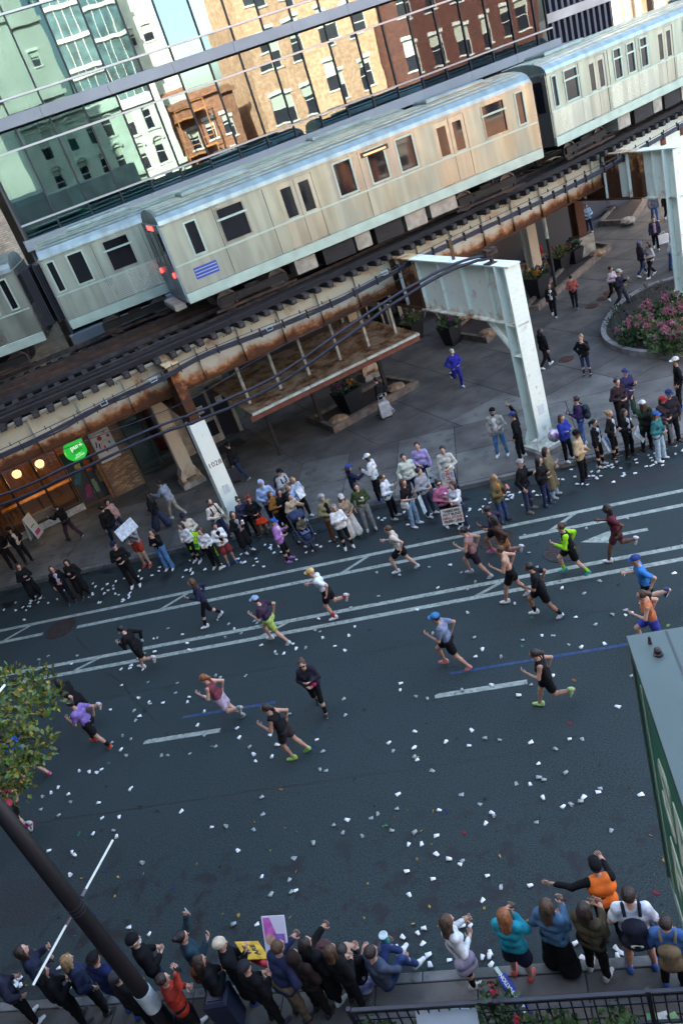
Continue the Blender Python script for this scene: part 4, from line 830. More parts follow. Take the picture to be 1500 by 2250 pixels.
def planter_bed(label, quad, kerb=PKERB, h=.3):
    P = [W(*q) for q in quad]; c = sum(P, Vector())/4; t = thing('planter_bed', label, 'planter', (c.x, c.y, .14)); Q = [(p.x-c.x, p.y-c.y) for p in P]; I = inset_poly(Q, .2)
    for i in range(4):
        a, b, ia, ib = Q[i], Q[(i+1) % 4], I[i], I[(i+1) % 4]; ln = hypot(b[0]-a[0], b[1]-a[1]); k = max(1, int(ln/1.6))
        for j in range(k):
            f0, f1 = j/k+.002, (j+1)/k-.002; lp = lambda u, v, f: (u[0]+(v[0]-u[0])*f, u[1]+(v[1]-u[1])*f); MB().prism([lp(a, b, f0), lp(a, b, f1), lp(ia, ib, f1), lp(ia, ib, f0)], 0, h*random.uniform(.97, 1.03)).build('kerb_stone', kerb, t)
    MB().prism(inset_poly(Q, .205), 0, h*.55).build('soil', SOIL, t); return t
def rock(label, s_, n_, z, c=(.26, .17, .10), r=.34):
    m = MB(); V = []; rng = random.Random(int(s_*100))
    for i in range(5):
        ph = -pi/2+pi*(i+.5)/5
        for k in range(9): u = 2*pi*k/9; q = r*rng.uniform(.8, 1.15); V.append((q*1.3*cos(ph)*cos(u), q*cos(ph)*sin(u), r*.62*sin(ph)+r*.4))
    F = [(i*9+k, i*9+(k+1) % 9, (i+1)*9+(k+1) % 9, (i+1)*9+k) for i in range(4) for k in range(9)]+[tuple(range(8, -1, -1)), tuple(36+k for k in range(9))]
    m.add(V, F); o = m.build('boulder', mat('boulder_%d' % int(c[0]*100), c, .9, nz=(5, .4), bump=(9, .8)), None, W(s_, n_, z)); return tag(o, label, 'boulder', 'boulders in the planters')
def urn(label, s_, n_, z, h, w, cols, seed):
    t = thing('planter_pot', label, 'planter', W(s_, n_, z), TH+.2); wb = w*.62; m = MB()
    m.add([(-wb/2, -wb/2, 0), (wb/2, -wb/2, 0), (wb/2, wb/2, 0), (-wb/2, wb/2, 0), (-w/2, -w/2, h), (w/2, -w/2, h), (w/2, w/2, h), (-w/2, w/2, h), (-w*.42, -w*.42, h), (w*.42, -w*.42, h), (w*.42, w*.42, h), (-w*.42, w*.42, h), (-w*.4, -w*.4, h-.1), (w*.4, -w*.4, h-.1), (w*.4, w*.4, h-.1), (-w*.4, w*.4, h-.1)], [(3, 2, 1, 0)]+[(i+4*r, (i+1) % 4+4*r, (i+1) % 4+4*r+4, i+4*r+4) for r in range(3) for i in range(4)]+[(12, 13, 14, 15)]); m.build('pot', mat('black_pot', (.012, .012, .014), .55), t)
    rng = random.Random(seed); f = MB(); leaf_cloud(f, (0, 0, h+.12), (w*.55, w*.55, .28), 160, .2, .6, .3, rng); f.build('foliage', LEAF[seed % 4], t)
    for k, c in enumerate(cols): f = MB(); leaf_cloud(f, (w*.3*cos(k*2.3+seed), w*.3*sin(k*2.3+seed), h+.25), (.17, .17, .13), 90, .07, .2, .5, rng); f.build('flowers', PET[c], t)
    return t
planter_bed('long dark planter bed under the corrugated canopy with two boulders', [(9.79, 29.65, 0.00)[:2], (9.91, 27.40, 0.00)[:2], (14.36, 27.75, 0.00)[:2], (14.01, 29.90, 0.00)[:2]])
rock('reddish boulder at the left end of the canopy planter bed', *(10.44, 27.86, 0.30)); rock('rounded brown boulder at the right end of the canopy planter bed', *(13.46, 28.12, 0.30))
urn('tall black tapered pot with purple kale in the canopy planter bed', *(11.37, 28.45, 0.20)[:2], .25, 1.0, 1.0, ('purple', 'orange'), 3)
planter_bed('planter bed with a large boulder below the picnic tables', [(18.40, 31.44, 0.00)[:2], (18.60, 28.57, 0.00)[:2], (20.89, 29.65, 0.00)[:2], (20.55, 32.30, 0.00)[:2]])
rock('large tan boulder in the bed below the picnic tables', *(19.00, 28.98, 0.30)); urn('black pot of purple flowers beside the picnic tables', *(18.00, 30.43, 0.15)[:2], .15, .95, .85, ('purple', 'purple'), 5)
urn('black pot of dark foliage by the end of the corrugated canopy', *(17.65, 33.22, 0.15)[:2], .15, .9, .9, ('purple',), 2)
planter_bed('long planter bed beside the walkway with mums and posts', [(21.51, 29.77, 0.00)[:2], (22.19, 29.26, 0.00)[:2], (29.92, 32.44, 0.00)[:2], (30.22, 34.62, 0.00)[:2]])
urn('black pot with yellow mums behind the white column', *(23.36, 30.57, 0.20)[:2], .2, 1.1, .95, ('orange', 'purple', 'orange'), 4); urn('black trough of red and yellow mums by the dark posts', *(26.60, 32.67, 0.20)[:2], .2, .8, .9, ('orange', 'red'), 6); urn('black trough of dark kale by the dark posts', *(27.55, 32.69, 0.20)[:2], .2, .8, .85, ('purple', 'red'), 7)
rock('small brown boulder beside the concrete column base', *(28.52, 31.99, 0.30)); rock('pale round boulder in the far bed', *(33.26, 34.61, 0.30), (.36, .34, .28))
planter_bed('far planter bed with a pale boulder beyond the light streak', [(33.12, 36.76, 0.00)[:2], (33.39, 34.31, 0.00)[:2], (37.58, 37.17, 0.00)[:2], (38.15, 39.76, 0.00)[:2]])
for px_, lb in (((24.36, 30.51, 0.15), 'black post with a white top in the walkway bed, left of two'), ((28.86, 33.91, 0.15), 'black post with a white top in the walkway bed, right of two')):
    t = thing('canopy_post', lb, 'post', W(*px_[:2], .15), TH); MB().tube([(0, 0, 0), (0, 0, 2.6)], .085, 10).build('shaft', mat('black_paint', (.012, .012, .014), .6), t); MB().tube([(0, 0, 2.6), (0, 0, 4.4)], .088, 10).build('upper_shaft', mat('pale_sill', (.5, .52, .47), .8), t)
# picnic tables
def picnic(label, s_, n_, rz):
    t = thing('picnic_table', label, 'table', W(s_, n_, .15), TH+rz, 'picnic tables')
    TT = mat('oiled_table_top', (.34, .15, .055), .6, nz=(3, .35), stretch=(.6, 6, 6)); LG = mat('white_table_leg', (.58, .58, .52), .7)
    for i in range(5): MB().box(-.85, .85, -.36+i*.145, -.36+i*.145+.135, .72, .76).build('table_plank', TT, t)
    for y in (-.75, .5):
        for i in range(2): MB().box(-.85, .85, y+i*.13, y+i*.13+.12, .43, .465).build('bench_plank', TT, t)
    for x in (-.6, .6):
        for sg in (-1, 1): MB().tube([(x, sg*.2, .72), (x, sg*.66, 0)], .045, 4).build('leg', LG, t)
        MB().box(x-.03, x+.03, -.74, .74, .38, .43).build('cross_brace', LG, t)
picnic('wooden picnic table with white legs, left of the two by the planter', *(20.38, 34.93, 0.15)[:2], .1); picnic('wooden picnic table with white legs, right of the two by the planter', *(20.15, 32.47, 0.15)[:2], .25); picnic('wooden picnic table beside the seated people', *(26.20, 34.16, 0.15)[:2], .3)
def cafe_chair(label, s_, n_, rz):
    t = thing('cafe_chair', label, 'chair', W(s_, n_, .15), TH+rz, 'metal cafe chairs'); K = mat('black_paint', (.012, .012, .014), .6)
    MB().box(-.22, .22, -.22, .22, .44, .47).build('seat', K, t)
    for x in (-.2, .2):
        for y in (-.2, .2): MB().tube([(x, y, 0), (x, y, .44)], .015, 5).build('leg', K, t)
    b = MB().tube([(-.2, .2, .47), (-.2, .24, .9), (.2, .24, .9), (.2, .2, .47)], .015, 5)
    for x in (-.1, 0, .1): b.tube([(x, .21, .47), (x, .24, .9)], .01, 4)
    b.build('backrest', K, t)
for i, (px_, lb) in enumerate((((35.89, 39.33, 0.15), 'black metal cafe chair left of the far planter bed'), ((35.21, 37.75, 0.15), 'black metal cafe chair touching the far planter bed'), ((32.88, 39.71, 0.15), 'black metal cafe chair in front of the shopfront piers'), ((34.46, 40.22, 0.15), 'black metal cafe chair at the far end of the shopfront'))): cafe_chair(lb, *px_[:2], i*1.3)
# oval flower bed
def bed():
    out = [(5.53, 37.24), (4.55, 33.92), (4.15, 31.54), (4.21, 30.02), (4.63, 28.90), (5.40, 28.00), (6.50, 27.42), (9.5, 30.2), (10.5, 33.5), (11.5, 38.5), (8.87, 37.52), (7.61, 37.27), (6.32, 36.44)]
    out = [(5.15, 34.04), (4.42, 32.49), (4.10, 31.29), (4.13, 30.19), (4.52, 29.02), (5.26, 28.09), (6.22, 27.53), (8.2, 29.6), (10.5, 31.5), (12.0, 35.5), (11.0, 38.2), (8.26, 35.95), (7.05, 35.71), (6.03, 35.06)]
    P = [Vector((x, y)) for x, y in out]; n = len(P); S_ = []
    for i in range(n):
        a, b, c, d = P[i-1], P[i], P[(i+1) % n], P[(i+2) % n]
        for u in (0, .34, .67): S_.append(.5*((2*b)+(c-a)*u+(2*a-5*b+4*c-d)*u*u+(3*b-a-3*c+d)*u**3))
    c = sum(S_, Vector((0, 0)))/len(S_); Q = [tuple(p-c) for p in S_]; I = inset_poly(Q, .2)
    t = thing('flower_bed', 'curved concrete kerbed bed of pink flowering shrubs on the plaza', 'flower bed', (c.x, c.y, .14)); N_ = len(Q)
    for i in range(0, N_, 2):
        j = (i+1) % N_; k = (i+2) % N_; MB().prism([Q[i], Q[j], Q[k], I[k], I[j], I[i]], 0, .24).build('kerb_stone', GKERB, t)
    MB().prism(I, 0, .17).build('soil', SOIL, t); return c, I
bc, bI = bed()
def inside(p, poly):
    r = False; j = len(poly)-1
    for i in range(len(poly)):
        if (poly[i][1] > p[1]) != (poly[j][1] > p[1]) and p[0] < (poly[j][0]-poly[i][0])*(p[1]-poly[i][1])/(poly[j][1]-poly[i][1])+poly[i][0]: r = not r
        j = i
    return r
rng = random.Random(5)
spots = [(4.91, 29.48, 0.60), (5.47, 30.08, 0.70), (5.67, 28.83, 0.70), (5.96, 31.10, 0.70), (6.34, 29.89, 0.70), (6.45, 28.45, 0.70), (6.85, 30.29, 0.70), (5.66, 27.86, 0.60), (6.24, 27.41, 0.60), (6.90, 31.44, 0.70)]
ordn = ['leftmost', 'second', 'third', 'fourth', 'fifth', 'sixth', 'seventh', 'eighth', 'ninth', 'tenth']
for i, p in enumerate(spots):
    t = thing('flowering_shrub', 'leafy shrub with pink flower heads, %s counted from the left of the curved bed' % ordn[i], 'shrub', (p[0], p[1], .3), 0, 'pink flowering shrubs')
    f = MB(); leaf_cloud(f, (0, 0, .42), (.52, .52, .42), 330, .15, .4, .42, rng); f.build('foliage', LEAF[i % 3], t)
    m = MB(); [m.tube([(0, 0, 0), (rng.uniform(-.3, .3), rng.uniform(-.3, .3), .5)], .012, 5) for _ in range(5)]; m.build('stems', mat('stem', (.10, .07, .04), .8), t)
    for k in range(rng.choice((5, 6, 7))):
        a = rng.uniform(0, 6.28); r = rng.uniform(.1, .5); f = MB(); leaf_cloud(f, (r*cos(a), r*sin(a), .82-r*.35+rng.uniform(-.05, .1)), (.12, .12, .15), 60, .05, .4, .6, rng); f.build('flower_head', PET['pink'], t)['kind'] = 'stuff'
gc = MB()
for _ in range(500):
    p = (rng.uniform(-6, 6), rng.uniform(-6, 6))
    if inside(p, bI): leaf_cloud(gc, (p[0], p[1], .25), (.16, .16, .1), 14, .2, 1.0, .12, rng)
tag(gc.build('ground_cover', LEAF[3], None, (bc.x, bc.y, .14)), 'low dark green grassy ground cover in the curved bed', 'ground cover', kind='stuff')
# A-frame board and luggage
af = thing('pavement_sign', 'white folding pavement sign with a code and pink print by the juice shop', 'sign', (*(-19.51, 25.36, 0.15)[:2], .15), TH+radians(60))
for sg in (-1, 1):
    o = MB().box(-.3, .3, -.015, .015, 0, 1.0).build('panel', mat('sign_panel_white', (.55, .56, .54), .6), af); o.location = (0, sg*.17, 0); o.rotation_euler = (sg*.17, 0, 0)
    if sg < 0: MB().box(-.2, .2, -.019, -.0155, .12, .3).build('print_bar', fabric((.5, .08, .2), .6, 'print'), o); MB().box(-.2, .12, -.019, -.0155, .5, .56).build('print_bar', fabric((.1, .3, .1), .6, 'print'), o)
def suitcase(label, x, y, rz, c):
    t = thing('suitcase', label, 'suitcase', (x, y, .15), rz)
    MB().box(-.23, .23, -.14, .14, .07, .7, bev=.045).build('shell', mat('case_%d' % int(c[0]*100), c, .45, nz=(5, .2)), t)
    m = MB(); [m.box(-.18+k*.08, -.18+k*.08+.03, -.148, -.1405, .12, .65) for k in range(5)]; m.build('ribs', mat('case_%d' % int(c[0]*100), c, .45, nz=(5, .2)), t)
    for a in (-.17, .17):
        for b in (-.09, .09): MB().lathe([(.035, -.015), (.035, .015)], 10, Matrix.Translation((a, b, .035)) @ Matrix.Rotation(pi/2, 4, 'X')).build('wheel', RUB, t)
    MB().tube([(-.1, .1, .7), (-.1, .1, 1.02), (.1, .1, 1.02), (.1, .1, .7)], .012, 5).build('handle', mat('galvanised', (.45, .5, .5), .45, metal=.6), t)
suitcase('silver grey wheeled suitcase pulled past the canopy planter', *(-4.76, 28.60, 0.15)[:2], .4, (.42, .44, .44)); suitcase('dark wheeled suitcase behind the left numbered column', *(-10.73, 25.94, 0.15)[:2], .3, (.05, .05, .06))

# ---------------------------------------------------------------- people: smooth implicit surfaces polygonised into one continuous mesh
def sd_cone(P, a, b, r1, r2):
    a = np.asarray(a, np.float32); b = np.asarray(b, np.float32); ab = b-a; l2 = float(ab@ab)+1e-9
    q = P-a; t = np.clip((q@ab)/l2, 0, 1); d = q-t[:, None]*ab
    return np.sqrt(np.einsum('ij,ij->i', d, d))-(r1+(r2-r1)*t)
def sd_ell(P, c, r):
    q = P-np.asarray(c, np.float32); r = np.asarray(r, np.float32); k0 = np.sqrt((((q/r)**2)).sum(1)); k1 = np.sqrt((((q/(r*r))**2)).sum(1))+1e-9
    return k0*(k0-1)/k1
def smin(a, b, k): h = np.clip(.5+.5*(b-a)/k, 0, 1); return b+(a-b)*h-k*h*(1-h)
def field(P, prims, k=.035):
    d = None
    for p in prims:
        e = sd_cone(P, *p[1:]) if p[0] == 'c' else sd_ell(P, *p[1:3])
        d = e if d is None else smin(d, e, p[3] if p[0] == 'e' and len(p) > 3 else k)
    return d
def bounds(prims, pad):
    lo = np.full(3, 9.); hi = -lo
    for p in prims:
        if p[0] == 'c':
            r = max(p[3], p[4]); pts = (np.asarray(p[1])-r, np.asarray(p[2])-r, np.asarray(p[1])+r, np.asarray(p[2])+r)
        else: pts = (np.asarray(p[1])-np.asarray(p[2]), np.asarray(p[1])+np.asarray(p[2]))
        for q in pts: lo = np.minimum(lo, q); hi = np.maximum(hi, q)
    return lo-pad, hi+pad
def nets(prims, h, k=.035, cut=None, fold=0.0, seed=0):
    """surface nets over a smooth union of round cones"""
    lo, hi = bounds(prims, h*2.2); n = np.ceil((hi-lo)/h).astype(int)+1
    ax = [lo[i]+h*np.arange(n[i]) for i in range(3)]; X = np.stack(np.meshgrid(*ax, indexing='ij'), -1).astype(np.float32); P = X.reshape(-1, 3)
    d = field(P, prims, k)
    if fold:
        f = seed*1.7; d = d+fold*(np.sin(P[:, 2]*31+3*np.sin(P[:, 1]*13+f)+f)*.6+np.sin(P[:, 0]*23+P[:, 2]*17+2*np.sin(P[:, 1]*21)+f)*.4).astype(np.float32)
    if cut is not None: d = np.maximum(d, cut(P))
    F = d.reshape(n); S = F < 0
    c = [S[i:n[0]-1+i, j:n[1]-1+j, l:n[2]-1+l] for i in (0, 1) for j in (0, 1) for l in (0, 1)]; sm = sum(x.astype(np.int8) for x in c); act = (sm > 0) & (sm < 8)
    idx = -np.ones(act.shape, np.int64); A = np.argwhere(act); idx[act] = np.arange(len(A))
    acc = np.zeros((len(A), 3)); cnt = np.zeros(len(A)); offs = [(i, j, l) for i in (0, 1) for j in (0, 1) for l in (0, 1)]
    for a in offs:
        for b in offs:
            if sum(b)-sum(a) == 1 and all(y >= x for x, y in zip(a, b)):
                fa = F[A[:, 0]+a[0], A[:, 1]+a[1], A[:, 2]+a[2]]; fb = F[A[:, 0]+b[0], A[:, 1]+b[1], A[:, 2]+b[2]]; m = (fa < 0) != (fb < 0); t = np.zeros(len(A)); t[m] = fa[m]/(fa[m]-fb[m])
                p = np.array(a)[None]+t[:, None]*(np.array(b)-np.array(a))[None]; acc[m] += p[m]; cnt[m] += 1
    V = lo+h*(A+acc/cnt[:, None]); Q = []
    for axn in range(3):
        u, v = [(1, 2), (2, 0), (0, 1)][axn]; sl = [slice(None)]*3; sl[axn] = slice(0, n[axn]-1); sh = [slice(None)]*3; sh[axn] = slice(1, n[axn])
        E = np.argwhere(S[tuple(sl)] != S[tuple(sh)])
        if not len(E): continue
        ok = (E[:, u] > 0) & (E[:, v] > 0) & (E[:, u] < n[u]-1) & (E[:, v] < n[v]-1); E = E[ok]
        def at(du, dv): e = E.copy(); e[:, u] -= du; e[:, v] -= dv; return idx[e[:, 0], e[:, 1], e[:, 2]]
        q = np.stack([at(1, 1), at(0, 1), at(0, 0), at(1, 0)], 1); ins = S[E[:, 0], E[:, 1], E[:, 2]]; q[~ins] = q[~ins][:, ::-1]; Q.append(q)
    return V, np.concatenate(Q)
def np_mesh(name, V, Q, mats, mi=None):
    me = bpy.data.meshes.new(name); me.vertices.add(len(V)); me.vertices.foreach_set('co', np.asarray(V, np.float32).ravel())
    me.loops.add(len(Q)*4); me.loops.foreach_set('vertex_index', np.asarray(Q, np.int32).ravel()); me.polygons.add(len(Q)); me.polygons.foreach_set('loop_start', np.arange(0, len(Q)*4, 4, dtype=np.int32))
    try: me.polygons.foreach_set('loop_total', np.full(len(Q), 4, np.int32))
    except Exception: pass
    for m in mats: me.materials.append(m)
    if mi is not None: me.polygons.foreach_set('material_index', np.asarray(mi, np.int32))
    me.polygons.foreach_set('use_smooth', np.ones(len(Q), bool)); me.update(calc_edges=True); me.validate(); return me
ARM = {'down': ((.02, .07, -.28), (.06, .07, -.53)), 'phone': ((.07, .05, -.26), (.30, -.07, -.13)), 'chest': ((.05, .09, -.26), (.23, -.12, -.18)), 'belly': ((-.01, .11, -.27), (.21, -.08, -.32)), 'cross': ((.10, .07, -.25), (.22, -.20, -.20)),
       'up': ((.06, .10, .24), (.14, .04, .48)), 'fwd': ((.20, .04, -.18), (.43, .0, -.10)), 'side': ((.04, .26, -.05), (.14, .50, .0)), 'pocket': ((-.08, .11, -.26), (.06, .10, -.44)), 'face': ((.12, .08, -.23), (.17, -.08, .06)), 'hip': ((-.06, .17, -.22), (.04, .03, -.38)),
       'runf': ((.10, .07, -.26), (.31, -.04, -.13)), 'runb': ((-.23, .09, -.17), (-.10, .08, -.40)), 'hold': ((.12, .06, -.24), (.34, .02, -.22)), 'sign': ((.12, .08, -.22), (.32, .04, .02)), 'high': ((.16, .06, .14), (.24, .02, .38)), 'knee': ((.16, .06, -.22), (.36, -.02, -.34)), 'back': ((-.1, .09, -.27), (-.18, -.04, -.4))}
LEG = {'stand': ((.01, .01, -.43), (-.01, .02, -.845)), 'wide': ((.01, .05, -.43), (-.01, .09, -.84)), 'relax': ((.05, .03, -.425), (.03, .06, -.84)), 'walkf': ((.18, 0, -.40), (.27, 0, -.80)), 'walkb': ((-.04, 0, -.43), (-.32, 0, -.74)), 'runs': ((.13, 0, -.41), (.02, 0, -.82)), 'runb': ((-.10, 0, -.42), (-.49, 0, -.36)), 'runf': ((.32, 0, -.29), (.25, 0, -.69)), 'push': ((-.10, 0, -.42), (-.33, 0, -.77)),
       'sit': ((.42, .05, -.02), (.43, .05, -.44)), 'curb': ((.33, .08, .22), (.52, .08, -.18))}
SKIN = [mat('skin_%d' % i, c, .55, nz=(5, .15), spec=.35) for i, c in enumerate([(.56, .33, .23), (.46, .26, .17), (.30, .155, .09), (.14, .065, .038)])]
EYE = mat('eye_dark', (.02, .015, .012), .3); LIP = mat('lips', (.34, .11, .09), .5); SHADES = mat('sunglass_lens', (.008, .008, .01), .12)
HAIRC = {'black': (.012, .010, .010), 'dark': (.030, .017, .011), 'brown': (.075, .038, .018), 'blonde': (.33, .20, .085), 'ginger': (.30, .105, .035), 'grey': (.28, .27, .26), 'white': (.55, .53, .50)}
SOLE = mat('shoe_sole', (.60, .60, .56), .7)
def hairm(c): return mat('hair_'+c, HAIRC[c], .5, nz=(24, .45), bump=(60, .8), stretch=(1, 1, .25))
_shoe = {}
def shoe_mesh(c):
    if c not in _shoe:
        pr = [('c', (-.055, 0, .045), (.03, 0, .045), .042, .043), ('c', (.03, 0, .04), (.13, 0, .032), .043, .034), ('c', (-.05, 0, .06), (-.045, 0, .10), .04, .042)]
        V, Q = nets(pr, .018, .03, cut=lambda P: .002-P[:, 2]); cz = V[Q].mean(1)[:, 2]; _shoe[c] = np_mesh('shoe', V, Q, [fabric(c, .6, 'shoe'), SOLE], (cz < .026).astype(int))
    return _shoe[c]
def hand_geo(w, d, palm, side, k, curl):
    """palm and five bent fingers as tapered four sided tubes; d points along the forearm, palm is the palm normal"""
    w = Vector(w); d = Vector(d).normalized(); pn = Vector(palm); pn = (pn-d*pn.dot(d)); pn = pn.normalized() if pn.length > .05 else d.orthogonal().normalized(); sd = d.cross(pn)*side
    V = []; F = []
    def tube(pts, rs, flat=1.0):
        o = len(V); n = len(pts)
        for i, p in enumerate(pts):
            t = (pts[min(i+1, n-1)]-pts[max(i-1, 0)]).normalized(); a = t.cross(pn); a = a.normalized() if a.length > .1 else sd; b = t.cross(a)
            for q, r in ((a, rs[i]*flat), (b, rs[i]), (-a, rs[i]*flat), (-b, rs[i])): V.append(p+q*r)
        for i in range(n-1):
            for j in range(4): F.append((o+i*4+j, o+i*4+(j+1) % 4, o+(i+1)*4+(j+1) % 4, o+(i+1)*4+j))
        F.append((o+3, o+2, o+1, o)); e = o+(n-1)*4; F.append((e, e+1, e+2, e+3))
    kn = w+d*.085*k
    tube([w-d*.02*k, w+d*.035*k, kn+d*.012*k], [.026*k, .020*k, .016*k], 1.9)
    for i, (o, ln) in enumerate(((.033, .072), (.011, .082), (-.011, .076), (-.032, .058))):
        b0 = kn+sd*o*k; ln *= k; a1, a2 = curl*.7, curl*1.6; p1 = b0+(d*cos(a1)+pn*sin(a1))*ln*.5+sd*o*.12; p2 = p1+(d*cos(a2)+pn*sin(a2))*ln*.5; tube([b0-d*.01, p1, p2], [.0105*k, .0095*k, .007*k])
    t0 = w+d*.028*k+sd*.034*k; t1 = t0+(d*.6+sd*.7+pn*.25).normalized()*.042*k; t2 = t1+(d*.85+sd*.25+pn*.45*(curl+.3)).normalized()*.034*k; tube([t0-sd*.012, t1, t2], [.014*k, .011*k, .008*k])
    return [tuple(v) for v in V], F
def rot_y(p, a, c): x, z = p[0]-c[0], p[2]-c[2]; return np.array((c[0]+x*cos(a)+z*sin(a), p[1], c[2]-x*sin(a)+z*cos(a)))
PEOPLE = {}
def person(key, x, y, z0, h, heading, label, top, bot, shoe, hair, arms=('down', 'down'), legs=('relax', 'stand'), skin=0, hat=None, lean=0.0, look=0.0, nod=0.0, glasses=False, beard=None, fem=False, group='spectators', vox=.027, seat=None, hang=None, wide=1.0):
    k = h/1.75; fem_ = fem; la, lb = LEG[legs[0]], LEG[legs[1]]; A = lambda *q: np.array(q, float)*k
    zmin = min(la[1][2], lb[1][2]); hz = (.085-zmin) if seat is None else seat/k
    hw = .088 if not fem else .092; sh = .168 if not fem else .15; t0 = random.Random(sum(ord(ch)*(i+3) for i, ch in enumerate(key)))
    H = A(0, 0, hz); piv = H.copy()
    def T(q): return rot_y(q+H, lean, piv)                        # torso leans about the hips
    def wd(v): v[1] *= 1; return v
    up = {'waist': A(0, 0, .17), 'chest': A(.005, 0, .34), 'shl': A(0, sh, .455), 'shr': A(0, -sh, .455), 'neck0': A(-.005, 0, .47), 'neck1': A(.012, 0, .57), 'head': A(.02, 0, .68)}
    J = {n: T(v) for n, v in up.items()}
    body = []; w_ = wide
    body += [('c', H+A(0, hw, .01), H+A(0, -hw, .01), .10*k*w_, .10*k*w_), ('c', T(A(0, .05, .15)), T(A(0, -.05, .15)), .098*k*w_, .098*k*w_), ('c', T(A(0, .075, .33)), T(A(0, -.075, .33)), .10*k*w_, .10*k*w_), ('c', J['shl'], J['shr'], .062*k, .062*k), ('c', J['neck0'], J['neck1'], .055*k, .05*k)]
    if fem: body += [('e', T(A(.085, .065, .31)), A(.05, .055, .055)), ('e', T(A(.085, -.065, .31)), A(.05, .055, .055))]
    hd = J['head']; cl, sl = cos(look), sin(look); cn, sn_ = cos(nod), sin(nod)
    def HD(q):                                                    # head turns on the neck
        q = np.array(q, float)*k; x_, z_ = q[0]*cn+q[2]*sn_, -q[0]*sn_+q[2]*cn; return hd+np.array((x_*cl-q[1]*sl, x_*sl+q[1]*cl, z_))
    head = [('e', HD((0, 0, .025)), (.097*k, .078*k, .098*k)), ('e', HD((.018, 0, -.045)), (.07*k, .06*k, .07*k)), ('c', HD((.09, 0, .005)), HD((.108, 0, -.025)), .010*k, .014*k), ('c', HD((.0, .078, .0)), HD((.0, .08, -.03)), .014*k, .010*k), ('c', HD((.0, -.078, .0)), HD((.0, -.08, -.03)), .014*k, .010*k), ('c', HD((.078, .03, .03)), HD((.078, -.03, .03)), .014*k, .014*k)]
    arm = {}; leg = {}
    for sd, sg, nm in ((0, 1, 'l'), (1, -1, 'r')):
        e, w = ARM[arms[sd]]; s = J['sh'+nm]; R = lambda q: rot_y(A(q[0], q[1]*sg, q[2]), lean*(.7 if arms[sd] != 'down' else .3), np.zeros(3))
        arm[nm] = (s, s+R(e), s+R(w), w)
        kn, an = LEG[legs[sd]]; hp = H+A(0, hw*sg, -.02); leg[nm] = (hp, H+A(kn[0], sg*(hw+kn[1]), kn[2]), H+A(an[0], sg*(hw+an[1]), an[2]))
    for nm in 'lr':
        s, e, w, _ = arm[nm]; body += [('c', s, e, .052*k, .040*k), ('c', e, w, .040*k, .027*k)]
        hp, kn, an = leg[nm]; cf = kn*.65+an*.35; body += [('c', hp, kn, .084*k*w_, .056*k), ('c', kn, cf, .055*k, .054*k), ('c', cf, an, .054*k, .036*k), ('c', an, an+A(.05, 0, -.035), .036*k, .036*k)]
    V, Q = nets(body, vox, .035*k); Vh, Qh = nets(head+[('c', J['neck1']-A(0, 0, .05), J['neck1'], .045*k, .045*k)], vox*.62, .018*k); mi = [0]*(len(Q)+len(Qh)); VV = [*map(tuple, V), *map(tuple, Vh)]; FF = [*map(tuple, Q), *map(tuple, Qh+len(V))]
    for nm, sg in (('l', 1), ('r', -1)):
        s, e, w, rel = arm[nm]; d = w-e; pal = (0, -sg, -.1) if rel[2] < -.4 else (0, -sg*.5, .75) if rel[0] > .15 else (1, 0, 0)
        hv, hf = hand_geo(w, d, pal, sg, k*1.08, .35 if rel[2] < -.4 else .75 if rel[1] < .4 else .05); o = len(VV); VV += hv; FF += [tuple(i+o for i in f) for f in hf]; mi += [0]*len(hf)
    def blob(c, r, m_):
        o = len(VV); c = np.array(c)
        for i in range(3):
            for j in range(3): pass
        vs = [c+np.array(q)*r for q in ((1, 0, 0), (-1, 0, 0), (0, 1, 0), (0, -1, 0), (0, 0, 1), (0, 0, -1))]; VV.extend(map(tuple, vs))
        for f in ((0, 2, 4), (2, 1, 4), (1, 3, 4), (3, 0, 4), (2, 0, 5), (1, 2, 5), (3, 1, 5), (0, 3, 5)): FF.append(tuple(i+o for i in f)); mi.append(m_)
    for sg in (1, -1): blob(HD((.083, sg*.034, .008)), np.array((.013, .018, .009))*k, 1)
    blob(HD((.086, 0, -.062)), np.array((.010, .024, .008))*k, 2)
    me = bpy.data.meshes.new('person'); me.from_pydata(VV, [], FF)
    for m in (SKIN[skin], EYE, LIP): me.materials.append(m)
    me.polygons.foreach_set('material_index', mi); me.polygons.foreach_set('use_smooth', [True]*len(FF)); me.update()
    P = obj('person', me, None, (x, y, z0 if seat is None else z0), radians(heading)); tag(P, label, 'person', group)
    sd_ = t0.randint(0, 50)
    # ---- clothes
    kind, tc = top[0], top[1]; lo_ = {'tee': .012, 'tank': .010, 'long': .014, 'jacket': .026, 'hoodie': .022, 'coat': .03, 'puffer': .034, 'none': .0}[kind]*k
    if kind != 'none':
        g = [('c', T(A(0, .055, .14)), T(A(0, -.055, .14)), .10*k*w_+lo_, .10*k*w_+lo_), ('c', T(A(0, .078, .33)), T(A(0, -.078, .33)), .103*k*w_+lo_*.9, .103*k*w_+lo_*.9), ('c', J['shl']+A(0, -.01, 0), J['shr']+A(0, .01, 0), .064*k+lo_*.8, .064*k+lo_*.8)]
        if fem: g += [('e', T(A(.088, .065, .31)), A(.055, .058, .058)+lo_*.5), ('e', T(A(.088, -.065, .31)), A(.055, .058, .058)+lo_*.5)]
        hem = {'tee': -.03, 'tank': .03, 'long': -.03, 'jacket': -.07, 'hoodie': -.05, 'coat': -.05, 'puffer': -.06}[kind]
        g += [('c', H+A(0, hw, hem+.05), H+A(0, -hw, hem+.05), .098*k*w_+lo_, .098*k*w_+lo_)]
